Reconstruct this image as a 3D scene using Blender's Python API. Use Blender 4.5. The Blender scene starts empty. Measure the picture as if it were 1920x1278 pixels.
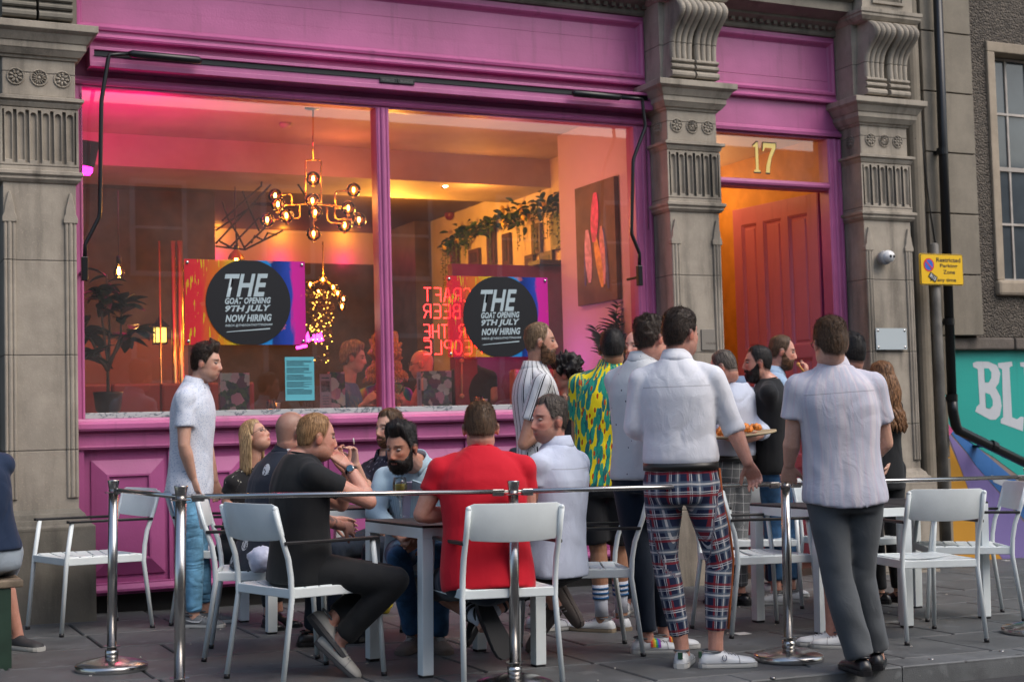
import bpy, math, random
import numpy as np
from mathutils import Vector, Matrix
from mathutils import noise as mnoise
random.seed(7); rng = np.random.default_rng(7)
SC = bpy.context.scene; COL = SC.collection
R_ = math.radians
# ---------------------------------------------------------------- camera
FPX, CX, CY = 2725., 960., 639.
_roll, _pitch, _yaw = -R_(1.55), R_(3.27), R_(90-64.6)
VD = np.array([math.sin(_yaw)*math.cos(_pitch), math.cos(_yaw)*math.cos(_pitch), math.sin(_pitch)])
_r0 = np.array([math.cos(_yaw), -math.sin(_yaw), 0.]); _u0 = np.cross(_r0, VD)
CR = math.cos(_roll)*_r0+math.sin(_roll)*_u0; CU = -math.sin(_roll)*_r0+math.cos(_roll)*_u0
CAM = np.array([0, 0, 1.2])
F0 = np.array([math.sin(_yaw), math.cos(_yaw), 0.]); R0 = _r0      # level view direction and its right
GA, GX = -0.022, 1.5
def gz(X): return GA*(X-GX)
def ray(x, y): return VD+CR*(x-CX)/FPX-CU*(y-CY)/FPX
def atD(x, y, D): return CAM+ray(x, y)*D
def atY(x, y, Y): d = ray(x, y); return CAM+d*(Y-CAM[1])/d[1]
def atX(x, y, X): d = ray(x, y); return CAM+d*(X-CAM[0])/d[0]
def atZ(x, y, Z): d = ray(x, y); return CAM+d*(Z-CAM[2])/d[2]
def atG(x, y, h=0.):
    d = ray(x, y); t = (GA*(CAM[0]-GX)+h-CAM[2])/(d[2]-GA*d[0]); return CAM+d*t
cd = bpy.data.cameras.new('camera'); cam = bpy.data.objects.new('camera', cd); COL.objects.link(cam); SC.camera = cam
cd.sensor_width = 36; cd.lens = FPX/1920*36; cd.clip_end = 500; cd.clip_start = .1
M = Matrix([list(CR)+[0], list(CU)+[0], list(-VD)+[0], [0, 0, 0, 1]]).transposed(); M.translation = Vector(CAM); cam.matrix_world = M
cd.dof.use_dof = True; cd.dof.focus_distance = 7.9; cd.dof.aperture_fstop = 3.5
# ---------------------------------------------------------------- light
SUN_EL, SUN_AZ = 50, 35          # elevation; azimuth to the right of straight-out-of-the-facade
world = bpy.data.worlds.new('World'); SC.world = world; world.use_nodes = True
wt = world.node_tree; bg = wt.nodes['Background']
sky = wt.nodes.new('ShaderNodeTexSky'); sky.sky_type = 'NISHITA'; sky.sun_disc = False
sunv = Vector((math.sin(R_(SUN_AZ))*math.cos(R_(SUN_EL)), -math.cos(R_(SUN_AZ))*math.cos(R_(SUN_EL)), math.sin(R_(SUN_EL))))
sky.sun_elevation = R_(SUN_EL); sky.sun_rotation = math.atan2(sunv.x, sunv.y)
sky.dust_density = 3.5; sky.air_density = 1.3; sky.altitude = 50
wt.links.new(sky.outputs[0], bg.inputs[0]); bg.inputs[1].default_value = 0.15
sl = bpy.data.lights.new('sun', 'SUN'); sl.energy = 1.0; sl.angle = R_(40); sl.color = (1, .95, .9)
so = bpy.data.objects.new('sun', sl); COL.objects.link(so); so.rotation_euler = sunv.to_track_quat('Z', 'Y').to_euler()
SC.view_settings.view_transform = 'Standard'; SC.view_settings.look = 'None'; SC.view_settings.gamma = 1
SC.view_settings.exposure = 0.46
SC.cycles.max_bounces = 7; SC.cycles.transparent_max_bounces = 12; SC.cycles.use_denoising = True
SC.cycles.sample_clamp_indirect = 4; SC.cycles.caustics_reflective = False; SC.cycles.caustics_refractive = False
# ---------------------------------------------------------------- node helpers
class NT:
    def __init__(s, name):
        s.m = bpy.data.materials.new(name); s.m.use_nodes = True; s.t = s.m.node_tree; s.b = s.t.nodes['Principled BSDF']; s.out = s.t.nodes['Material Output']
    def n(s, ty, **kw):
        nd = s.t.nodes.new('ShaderNode'+ty)
        for k, v in kw.items():
            if k.startswith('i_'): s.set(nd.inputs[k[2:].replace('_', ' ')], v)
            elif k.startswith('n') and k[1:].isdigit(): s.set(nd.inputs[int(k[1:])], v)
            else: setattr(nd, k, v)
        return nd
    def set(s, inp, v):
        if hasattr(v, 'is_output') or hasattr(v, 'links'): s.t.links.new(v, inp)
        else:
            if isinstance(v, (tuple, list)) and len(v) == 3 and len(inp.default_value) == 4: v = tuple(v)+(1,)
            inp.default_value = v
    def math(s, op, a, b=0., c=None, clamp=False):
        nd = s.n('Math', operation=op, use_clamp=clamp, n0=a, n1=b)
        if c is not None: s.set(nd.inputs[2], c)
        return nd.outputs[0]
    def mix(s, f, a, b):
        nd = s.n('Mix', data_type='RGBA'); s.set(nd.inputs[0], f); s.set(nd.inputs[6], a); s.set(nd.inputs[7], b); return nd.outputs[2]
    def ramp(s, f, lo, hi):      # smooth 0..1 between lo and hi
        nd = s.n('MapRange', interpolation_type='SMOOTHSTEP', n0=f, n1=lo, n2=hi); return nd.outputs[0]
    def obj(s): return s.n('TexCoord').outputs['Object']
    def world(s): return s.n('NewGeometry').outputs['Position']
    def attr(s, nm='pat'): return s.n('Attribute', attribute_name=nm).outputs['Vector']
    def mp(s, v, sc=(1, 1, 1), rot=(0, 0, 0), loc=(0, 0, 0)):
        nd = s.n('Mapping', n0=v); nd.inputs['Scale'].default_value = sc; nd.inputs['Rotation'].default_value = rot; nd.inputs['Location'].default_value = loc; return nd.outputs[0]
    def noise(s, v, scale=5., det=3., rough=.5, dist=0.): return s.n('TexNoise', i_Vector=v, i_Scale=scale, i_Detail=det, i_Roughness=rough, i_Distortion=dist).outputs[0]
    def vor(s, v, scale=5., feat='F1', out=0, rnd=1.): return s.n('TexVoronoi', i_Vector=v, i_Scale=scale, feature=feat, i_Randomness=rnd).outputs[out]
    def xyz(s, v): return s.n('SeparateXYZ', n0=v).outputs
    def bump(s, h, dist=.01, st=1., prev=None):
        nd = s.n('Bump', i_Height=h, i_Strength=st, i_Distance=dist)
        if prev is not None: s.set(nd.inputs['Normal'], prev)
        s.set(s.b.inputs['Normal'], nd.outputs[0]); return nd.outputs[0]
    def col(s, v): s.set(s.b.inputs['Base Color'], v)
    def rough(s, v): s.set(s.b.inputs['Roughness'], v)
def plain(name, c, rough=.5, metal=0., spec=.5, emit=None, es=1., coat=0., var=0., vs=6., bump=0., bs=40.):
    t = NT(name); t.col(c); t.rough(rough); t.b.inputs['Metallic'].default_value = metal; t.b.inputs['Specular IOR Level'].default_value = spec
    t.b.inputs['Coat Weight'].default_value = coat
    if emit: t.b.inputs['Emission Color'].default_value = tuple(emit)+(1,); t.b.inputs['Emission Strength'].default_value = es
    if var: 
        n = t.ramp(t.noise(t.obj(), vs, 4), .3, .7); t.col(t.mix(n, tuple(x*(1-var) for x in c), tuple(min(1, x*(1+var)) for x in c)))
    if bump: t.bump(t.noise(t.obj(), bs, 3), bump)
    return t.m
# ---------------------------------------------------------------- mesh helpers
class MB:
    def __init__(s): s.v = []; s.f = []; s.mi = []
    def add(s, v, f, mi=0):
        o = len(s.v); s.v += [tuple(map(float, p)) for p in v]; s.f += [tuple(i+o for i in q) for q in f]; s.mi += [mi]*len(f); return s
    def box(s, x0, x1, y0, y1, z0, z1, mi=0):
        v = [(x, y, z) for z in (z0, z1) for y in (y0, y1) for x in (x0, x1)]
        return s.add(v, [(0, 2, 3, 1), (4, 5, 7, 6), (0, 1, 5, 4), (2, 6, 7, 3), (0, 4, 6, 2), (1, 3, 7, 5)], mi)
    def obox(s, c, u, v, w, mi=0):    # centre + three half vectors
        c, u, v, w = map(np.asarray, (c, u, v, w))
        P = [c+a*u+b*v+d*w for d in (-1, 1) for b in (-1, 1) for a in (-1, 1)]
        return s.add(P, [(0, 2, 3, 1), (4, 5, 7, 6), (0, 1, 5, 4), (2, 6, 7, 3), (0, 4, 6, 2), (1, 3, 7, 5)], mi)
    def beam(s, a, b, w, h, up=(0, 0, 1), mi=0):
        a = np.asarray(a, float); b = np.asarray(b, float); d = b-a; L = np.linalg.norm(d); d /= L
        r = np.cross(d, up); r /= np.linalg.norm(r); u = np.cross(r, d)
        return s.obox((a+b)/2, d*L/2, r*w/2, u*h/2, mi)
    def loft(s, rings, close=True, caps=True, mi=0):
        n = len(rings[0]); o = [tuple(p) for r in rings for p in r]; f = []
        for i in range(len(rings)-1):
            for j in range(n if close else n-1):
                k = (j+1) % n; f.append((i*n+j, i*n+k, (i+1)*n+k, (i+1)*n+j))
        if caps: f.append(tuple(range(n-1, -1, -1))); f.append(tuple((len(rings)-1)*n+j for j in range(n)))
        return s.add(o, f, mi)
    def tube(s, pts, r, n=10, caps=True, mi=0):
        pts = [np.asarray(p, float) for p in pts]; rs = r if hasattr(r, '__len__') else [r]*len(pts); rings = []
        up = None
        for i, p in enumerate(pts):
            d = pts[min(i+1, len(pts)-1)]-pts[max(i-1, 0)]; d = d/(np.linalg.norm(d)+1e-9)
            if up is None: up = np.array([0, 0, 1.]) if abs(d[2]) < .9 else np.array([1., 0, 0])
            a = np.cross(d, up); a /= np.linalg.norm(a)+1e-9; b = np.cross(a, d); up = b
            rings.append([p+rs[i]*(math.cos(t)*a+math.sin(t)*b) for t in np.linspace(0, 2*math.pi, n, endpoint=False)])
        return s.loft(rings, caps=caps, mi=mi)
    def lathe(s, prof, c=(0, 0, 0), n=24, mi=0, caps=True):     # prof (r,z)
        return s.loft([[(c[0]+r*math.cos(t), c[1]+r*math.sin(t), c[2]+z) for t in np.linspace(0, 2*math.pi, n, endpoint=False)] for r, z in prof], mi=mi, caps=caps)
    def ball(s, c, r, n=12, m=8, mi=0):
        rr = r if hasattr(r, '__len__') else (r, r, r); c = np.asarray(c, float)
        return s.loft([[(c[0]+rr[0]*math.sin(p)*math.cos(t), c[1]+rr[1]*math.sin(p)*math.sin(t), c[2]-rr[2]*math.cos(p)) for t in np.linspace(0, 2*math.pi, n, endpoint=False)] for p in np.linspace(.04, math.pi-.04, m)], mi=mi)
    def prism(s, poly, o, ex, ey, d, mi=0):   # polygon (a,b) -> o+a*ex+b*ey, extruded by vector d
        o, ex, ey, d = (np.asarray(q, float) for q in (o, ex, ey, d)); A = [o+a*ex+b*ey for a, b in poly]; n = len(A)
        return s.add(A+[p+d for p in A], [tuple(range(n-1, -1, -1)), tuple(range(n, 2*n))]+[(i, (i+1) % n, n+(i+1) % n, n+i) for i in range(n)], mi)
    def mesh(s, name, mats, smooth=False):
        me = bpy.data.meshes.new(name); me.from_pydata(s.v, [], s.f)
        for m in (mats if isinstance(mats, (list, tuple)) else [mats]): me.materials.append(m)
        if any(s.mi): me.polygons.foreach_set('material_index', s.mi)
        if smooth: me.polygons.foreach_set('use_smooth', [True]*len(me.polygons))
        me.update(); return me
def put(name, me, parent=None, mat=None, bevel=0., seg=2, loc=None, rot=None, **props):
    o = bpy.data.objects.new(name, me); COL.objects.link(o)
    if parent: o.parent = parent
    if loc is not None: o.location = Vector(loc)
    if rot is not None: o.rotation_euler = rot
    if bevel:
        b = o.modifiers.new('b', 'BEVEL'); b.width = bevel; b.segments = seg; b.limit_method = 'ANGLE'; b.angle_limit = R_(40)
    for k, v in props.items(): o[k] = v
    return o
def mk(name, mb, mat, parent=None, smooth=False, bevel=0., **props):
    seg = props.pop('seg', 2)
    return put(name, mb.mesh(name, mat, smooth), parent, bevel=bevel, seg=seg, **props)
def fix(me):
    import bmesh
    bm = bmesh.new(); bm.from_mesh(me); bmesh.ops.recalc_face_normals(bm, faces=bm.faces); bm.to_mesh(me); bm.free()
def empty(name, label, cat, loc=(0, 0, 0), rz=0., group=None, tilt=False):
    o = bpy.data.objects.new(name, None); COL.objects.link(o); o.location = Vector(loc); o.empty_display_size = .1
    o.rotation_euler = (0, 0, rz)
    if tilt:   # stand square on the sloping pavement
        o.rotation_mode = 'QUATERNION'; o.rotation_quaternion = Matrix.Rotation(math.atan(-GA), 3, 'Y').to_quaternion() @ Matrix.Rotation(rz, 3, 'Z').to_quaternion()
    o['label'] = label; o['category'] = cat
    if group: o['group'] = group
    return o
def copy_tree(o, parent=None):
    c = o.copy(); COL.objects.link(c); c.parent = parent
    if parent is None and 'label' in c: pass
    for ch in list(o.children): copy_tree(ch, c)
    return c
def text_mesh(txt, size, shear=0., offset=0., align='LEFT', ext=0.0, space=1., res=3):
    cu = bpy.data.curves.new('t', 'FONT'); cu.body = txt; cu.size = size; cu.shear = shear; cu.offset = offset; cu.align_x = align; cu.extrude = ext; cu.space_character = space; cu.resolution_u = res
    o = bpy.data.objects.new('t', cu); COL.objects.link(o); dg = bpy.context.evaluated_depsgraph_get(); me = bpy.data.meshes.new_from_object(o.evaluated_get(dg))
    bpy.data.objects.remove(o); bpy.data.curves.remove(cu)
    return me
def text_on(name, txt, size, o, ex, ey, mat, parent, **kw):   # flat text fitted on the plane o, ex (unit right), ey (unit up); fit=(width,height)
    fit = kw.pop('fit', None); props = kw.pop('props', {})
    me = text_mesh(txt, size, **kw); n = len(me.vertices); a = np.zeros(n*3); me.vertices.foreach_get('co', a); a = a.reshape(-1, 3)
    if fit:
        mn, mx = a.min(0), a.max(0); a[:, 0] = (a[:, 0]-mn[0])/(mx[0]-mn[0])*fit[0]; a[:, 1] = (a[:, 1]-mn[1])/(mx[1]-mn[1])*fit[1]
    o, ex, ey = (np.asarray(q, float) for q in (o, ex, ey)); nz = np.cross(ex, ey)
    w = o+a[:, :1]*ex+a[:, 1:2]*ey+a[:, 2:]*nz; me.vertices.foreach_set('co', w.ravel()); me.materials.clear(); me.materials.append(mat); me.update()
    return put(name, me, parent, **props)
# ---------------------------------------------------------------- materials
def paint(name, c, rough=.38, dirt=.25):
    t = NT(name); w = t.world()
    n1 = t.ramp(t.noise(w, 1.3, 5, .6), .35, .75); n2 = t.noise(t.mp(w, (14, 14, 1.1)), 1., 4)
    base = t.mix(n1, tuple(x*(1-dirt*.45) for x in c), c)
    base = t.mix(t.math('MULTIPLY', t.ramp(n2, .56, .75), dirt), base, (c[0]*.55, c[1]*.6, c[2]*.55)); ch = t.math('MULTIPLY', t.math('LESS_THAN', t.vor(w, 22), .055), t.math('GREATER_THAN', t.noise(w, 2.6, 3), .55)); base = t.mix(t.math('MULTIPLY', ch, .7), base, (.25, .20, .20)); t.col(base)
    t.rough(t.math('ADD', t.math('MULTIPLY', n2, .2), rough-.1)); t.b.inputs['Specular IOR Level'].default_value = .45
    t.bump(t.math('ADD', t.noise(w, 60, 3), t.math('MULTIPLY', t.noise(t.mp(w, (2, 2, 30)), 1., 3), .6)), .0012, .8); return t.m
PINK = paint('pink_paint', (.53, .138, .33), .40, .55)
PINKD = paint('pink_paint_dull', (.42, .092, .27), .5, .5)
def stone(name, c, joints=None, scale=1., dark=.5, bump=.004):
    t = NT(name); w = t.world(); n1 = t.noise(w, 1.7*scale, 6, .65); n2 = t.noise(t.mp(w, (5, 5, .7)), 1., 5, .6); n3 = t.noise(w, 90, 3)
    b = t.mix(t.ramp(n1, .32, .72), tuple(x*.72 for x in c), c)
    b = t.mix(t.math('MULTIPLY', t.ramp(n2, .46, .74), dark), b, tuple(x*.32 for x in c))
    b = t.mix(t.math('MULTIPLY', t.ramp(n3, .55, .8), .35), b, (c[0]*1.35, c[1]*1.3, c[2]*1.2)); h = t.math('ADD', t.math('MULTIPLY', n1, .8), t.math('MULTIPLY', n3, .25))
    if joints:
        z = t.xyz(w)[2]; fr = t.math('ABSOLUTE', t.math('SUBTRACT', t.math('FRACT', t.math('MULTIPLY', t.math('ADD', z, .13), 1/joints)), .5)); j = t.ramp(fr, .488, .497)
        b = t.mix(t.math('MULTIPLY', j, .55), b, tuple(x*.25 for x in c)); h = t.math('SUBTRACT', h, j)
    t.col(b); t.rough(.88); t.bump(h, bump); return t.m
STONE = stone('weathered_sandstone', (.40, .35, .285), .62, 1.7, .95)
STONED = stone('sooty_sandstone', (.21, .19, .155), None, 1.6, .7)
STONE2 = stone('brown_ashlar', (.27, .235, .185), None, 1.2, .4)
WHITE_METAL = plain('white_powder_coat', (.72, .78, .79), .38, var=.05, bump=.0003, bs=500)
BLACKP = plain('black_plastic', (.012, .012, .014), .45, bump=.0003, bs=200)
BLACKM = plain('black_metal', (.012, .013, .015), .3, .3)
STEEL = NT('brushed_steel'); STEEL.col((.50, .485, .47)); STEEL.b.inputs['Metallic'].default_value = 1.; STEEL.rough(STEEL.ramp(STEEL.noise(STEEL.obj(), 9, 4), .0, 3.)); STEEL.b.inputs['Roughness'].default_value = .16
STEEL.t.links.remove(STEEL.b.inputs['Roughness'].links[0]); STEEL.b.inputs['Roughness'].default_value = .22; STEEL.bump(STEEL.noise(STEEL.mp(STEEL.obj(), (1, 1, 60)), 6, 2), .0004, .5); STEEL = STEEL.m
GOLD = plain('polished_brass', (.83, .52, .17), .22, 1.)
def glass(name, refl=1., tint=(1, 1, 1), rough=.0, veil=0.):
    t = NT(name); t.t.nodes.remove(t.b); tr = t.n('BsdfTransparent', i_Color=tint); gl = t.n('BsdfGlossy', i_Roughness=rough, i_Color=(1, 1, 1)); fr = t.n('Fresnel', i_IOR=1.5)
    mx = t.n('MixShader', n0=t.math('MULTIPLY', fr.outputs[0], refl, clamp=True)); t.set(mx.inputs[1], tr.outputs[0]); t.set(mx.inputs[2], gl.outputs[0]); o = mx.outputs[0]
    if veil: df = t.n('BsdfDiffuse', i_Color=(.8, .76, .74)); m2 = t.n('MixShader', n0=t.math('MULTIPLY', t.ramp(t.noise(t.world(), 1.2, 5, .6), .2, .8), veil)); t.set(m2.inputs[1], o); t.set(m2.inputs[2], df.outputs[0]); o = m2.outputs[0]  # pale diffuse mix puts the hazy veil of reflected light into the pane
    t.set(t.out.inputs[0], o); return t.m
GLASS = glass('window_glass', 2.3, (.96, .97, .96), veil=.055); CLEARGLASS = glass('clear_drinking_glass', .9, (.98, .985, .98))
AMBERGLASS = glass('smoked_amber_glass', 1.2, (1., .80, .50))
WOODD = plain('dark_wood', (.045, .025, .018), .45, var=.3, bump=.001)
def emis(name, c, s): return plain(name, tuple(min(1, x) for x in c), .5, emit=c, es=s)
# ================================================================ ground
def asphalt(name, c, b=.006):
    t = NT(name); w = t.world(); n = t.noise(w, 260, 2); n2 = t.noise(w, 2.2, 5, .6); v = t.vor(w, 150)
    t.col(t.mix(t.ramp(n2, .3, .7), tuple(x*.75 for x in c), tuple(x*1.25 for x in c))); t.rough(.85); t.bump(t.math('ADD', n, v), b); return t.m
ROAD = asphalt('asphalt', (.05, .05, .052))
def slabmat(name, k):
    t = NT(name); w = t.world(); rnd = t.n('ObjectInfo').outputs['Random']; n1 = t.noise(w, 3.2, 6, .65); n2 = t.noise(w, 160, 2); sp = t.vor(w, 9.)
    c = (.100*k, .106*k, .110*k); b = t.mix(t.ramp(n1, .3, .72), tuple(x*.66 for x in c), tuple(x*1.15 for x in c)); b = t.mix(t.math('MULTIPLY', rnd, .45), b, tuple(x*.7 for x in c))
    b = t.mix(t.math('MULTIPLY', t.math('LESS_THAN', sp, .035), .5), b, (.25, .25, .24)); b = t.mix(t.math('MULTIPLY', t.ramp(t.noise(w, 1.3, 5, .7), .52, .66), .8), b, tuple(x*.5 for x in c)); b = t.mix(t.math('MULTIPLY', t.ramp(t.noise(w, 7, 4), .62, .7), .5), b, tuple(x*1.6 for x in c)); b = t.mix(t.math('LESS_THAN', t.vor(w, 3.7), .06), b, tuple(x*.4 for x in c))
    t.col(b); t.rough(t.math('ADD', t.math('MULTIPLY', n1, .35), .45)); t.bump(t.math('ADD', n2, t.math('MULTIPLY', n1, 2.)), .0025); return t.m
SLAB = slabmat('grey_paving', 1.); KERB = slabmat('kerb_granite', 1.3)
GRIME = plain('joint_grime', (.022, .021, .02), .95)
KY = 5.9
def sheet(name, x0, x1, y0, y1, dz, mat, **kw):
    m = MB(); m.add([(x0, y0, gz(x0)+dz), (x1, y0, gz(x1)+dz), (x1, y1, gz(x1)+dz), (x0, y1, gz(x0)+dz)], [(0, 1, 2, 3)]); return mk(name, m, mat, **kw)
sheet('road', -120, 120, -120, KY, -.105, ROAD, kind='structure')
pav = sheet('pavement', -60, 60, KY-.001, 30, -.012, GRIME, kind='structure')
TQ = Matrix.Rotation(math.atan(-GA), 3, 'Y')
def slab_mesh(L, W, H, nm, mat):
    m = MB(); b = .006; r = []
    for z, i in ((-H, 0), (-b, 0), (0, b)):
        r.append([(-L/2+i, -W/2+i, z), (L/2-i, -W/2+i, z), (L/2-i, W/2-i, z), (-L/2+i, W/2-i, z)])
    m.loft(r); return m.mesh(nm, mat)
def lay(nm, me, x, y, parent, dz=0., jig=0.):
    o = put(nm, me, parent); o.rotation_mode = 'QUATERNION'
    q = TQ @ Matrix.Rotation(random.uniform(-jig, jig), 3, 'X') @ Matrix.Rotation(random.uniform(-jig, jig), 3, 'Y')
    o.rotation_quaternion = q.to_quaternion(); o.location = (x, y, gz(x)+dz+random.uniform(-.0015, .0015)); return o
ROWS = [(KY+.205, .6), (KY+.81, .6), (KY+1.415, .6), (KY+2.02, .6), (KY+2.625, .6), (KY+3.23, .6), (KY+3.835, .75)]
meA = slab_mesh(.889, .589, .05, 'slab', SLAB); meB = slab_mesh(.589, .589, .05, 'slab', SLAB); meC = slab_mesh(.889, .745, .05, 'slab', SLAB)
for ri, (y0, wd) in enumerate(ROWS):
    x = -.6-(.45 if ri % 2 else 0)-.17*ri
    while x < 11.9:
        big = random.random() > .2; L = .9 if (big or wd > .6) else .6
        lay('slab', meC if wd > .6 else (meA if L == .9 else meB), x+L/2, y0+wd/2, pav, jig=.0022); x += L+.004
kb = bpy.data.objects.new('kerb', None); kb['kind'] = 'structure'; kb['label'] = 'grey stone kerb edging the pavement'; COL.objects.link(kb)
meK = slab_mesh(.914, .2, .16, 'kerbstone', KERB); x = -1.5
while x < 12.5:
    lay('kerbstone', meK, x+.46, KY+.1, kb, jig=.003); x += .92
# ================================================================ stone pilasters
YF, YG = 9.87, 10.15
def mould(mb, x0, x1, yf, yb, prof, mi=0):      # moulding wrapped round left, front and right of a block; prof = [(out,z)]
    rings = [[(x0-o, yb, z), (x0-o, yf-o, z), (x1+o, yf-o, z), (x1+o, yb, z)] for o, z in prof]; mb.loft(rings, mi=mi)
def cell(mb, x0, x1, z0, z1, y, outl, depth, vertical=True, ax='y', sgn=1):   # face with a sunk hole; outl = list of (a,b)
    n = len(outl); cx = (min(a for a, b in outl)+max(a for a, b in outl))/2; cz = (min(b for a, b in outl)+max(b for a, b in outl))/2; R = []
    for a, b in outl:
        dx, dz = a-cx, b-cz; k = min(((x1-cx) if dx > 0 else (cx-x0))/max(abs(dx), 1e-6), ((z1-cz) if dz > 0 else (cz-z0))/max(abs(dz), 1e-6)); R.append((cx+dx*k, cz+dz*k))
    f = (lambda a, b, d: (a, y+d, b)) if ax == 'y' else (lambda a, b, d: (y+d*sgn, a, b))
    V = [f(a, b, 0) for a, b in R]+[f(a, b, 0) for a, b in outl]+[f(cx+(a-cx)*.62, cz+(b-cz)*.965, depth) for a, b in outl]
    F = [(i, (i+1) % n, n+(i+1) % n, n+i) for i in range(n)]+[(n+i, n+(i+1) % n, 2*n+(i+1) % n, 2*n+i) for i in range(n)]+[tuple(range(2*n, 3*n))]
    mb.add(V, F)
    # corner fillers
    for X in (x0, x1):
        for Z in (z0, z1):
            near = sorted(range(n), key=lambda i: (R[i][0]-X)**2+(R[i][1]-Z)**2)[:2]; mb.add([f(X, Z, 0), f(*R[near[0]], 0), f(*R[near[1]], 0)], [(0, 1, 2)])
def stadium(cx, w, z0, z1, n=8):
    r = w/2; return [(cx+r*math.cos(t), z1-r+r*math.sin(t)) for t in np.linspace(0, math.pi, n)]+[(cx-r, z0+.003), (cx+r, z0+.003)]
_ros = []
def rosette_mesh(kind):
    m = MB(); R = .052
    m.lathe([(R+.006, 0), (R+.006, .006), (R, .012), (R-.006, .006), (R-.006, 0)], n=28)
    k = 14 if kind else 8
    for i in range(k):
        a = 2*math.pi*i/k; c = (math.cos(a)*R*.56, math.sin(a)*R*.56, .006)
        u = np.array([math.cos(a), math.sin(a), 0]); v = np.array([-math.sin(a), math.cos(a), 0]); rl, rw = R*.36, R*(.09 if kind else .2)
        m.loft([[tuple(np.array(c)+u*rl*math.cos(t)*q+v*rw*math.sin(t)*q+np.array([0, 0, h])) for t in np.linspace(0, 6.283, 8, endpoint=False)] for q, h in ((1, -.004), (.8, .006), (.2, .010))])
    m.ball((0, 0, .006), (.013, .013, .009), 10, 6)
    me = m.mesh('rosette', STONE, True); return me
ROSM = [rosette_mesh(0), rosette_mesh(1)]
def scroll(mb, xc, wt, wb, z1, z0):
    H = z1-z0; S = []
    for i in range(26):
        u = i/25.; z = z1-H*u
        out = .075+.15*math.exp(-((u-.22)/.24)**2)+.03*u*u-(.03 if u < .04 else 0)
        w = wt+(wb-wt)*u; off = .035*math.cos(u*3.0)*.6
        row = [(xc-w/2+off, YG, z)]
        for j in range(25):
            a = j/24.; rd = abs(math.sin(a*math.pi*4))**.6*.028; row.append((xc-w/2+off+w*a, YF-out-rd+.02, z))
        row.append((xc+w/2+off, YG, z)); S.append(row)
    mb.loft(S)
    zz = z0; off = .035*math.cos(3.)*.6
    for h, o in ((.034, .125), (.022, .105), (.034, .12), (.022, .10), (.055, .115)):
        pass
    zz = z0-.145
    for h, o in ((.05, .125), (.018, .095), (.036, .12), (.014, .10), (.03, .12)):
        x0, x1 = xc-wb/2+off-.006, xc+wb/2+off+.006; pr = [(0, 0), (o*.9, 0), (o, h*.3), (o, h*.7), (o*.9, h), (0, h)]
        mb.prism([(-a, b) for a, b in pr], (x0, YF, zz), (0, 1, 0), (0, 0, 1), (x1-x0, 0, 0)); mb.box(x0, x1, YF, YG, zz, zz+h); zz += h
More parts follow.
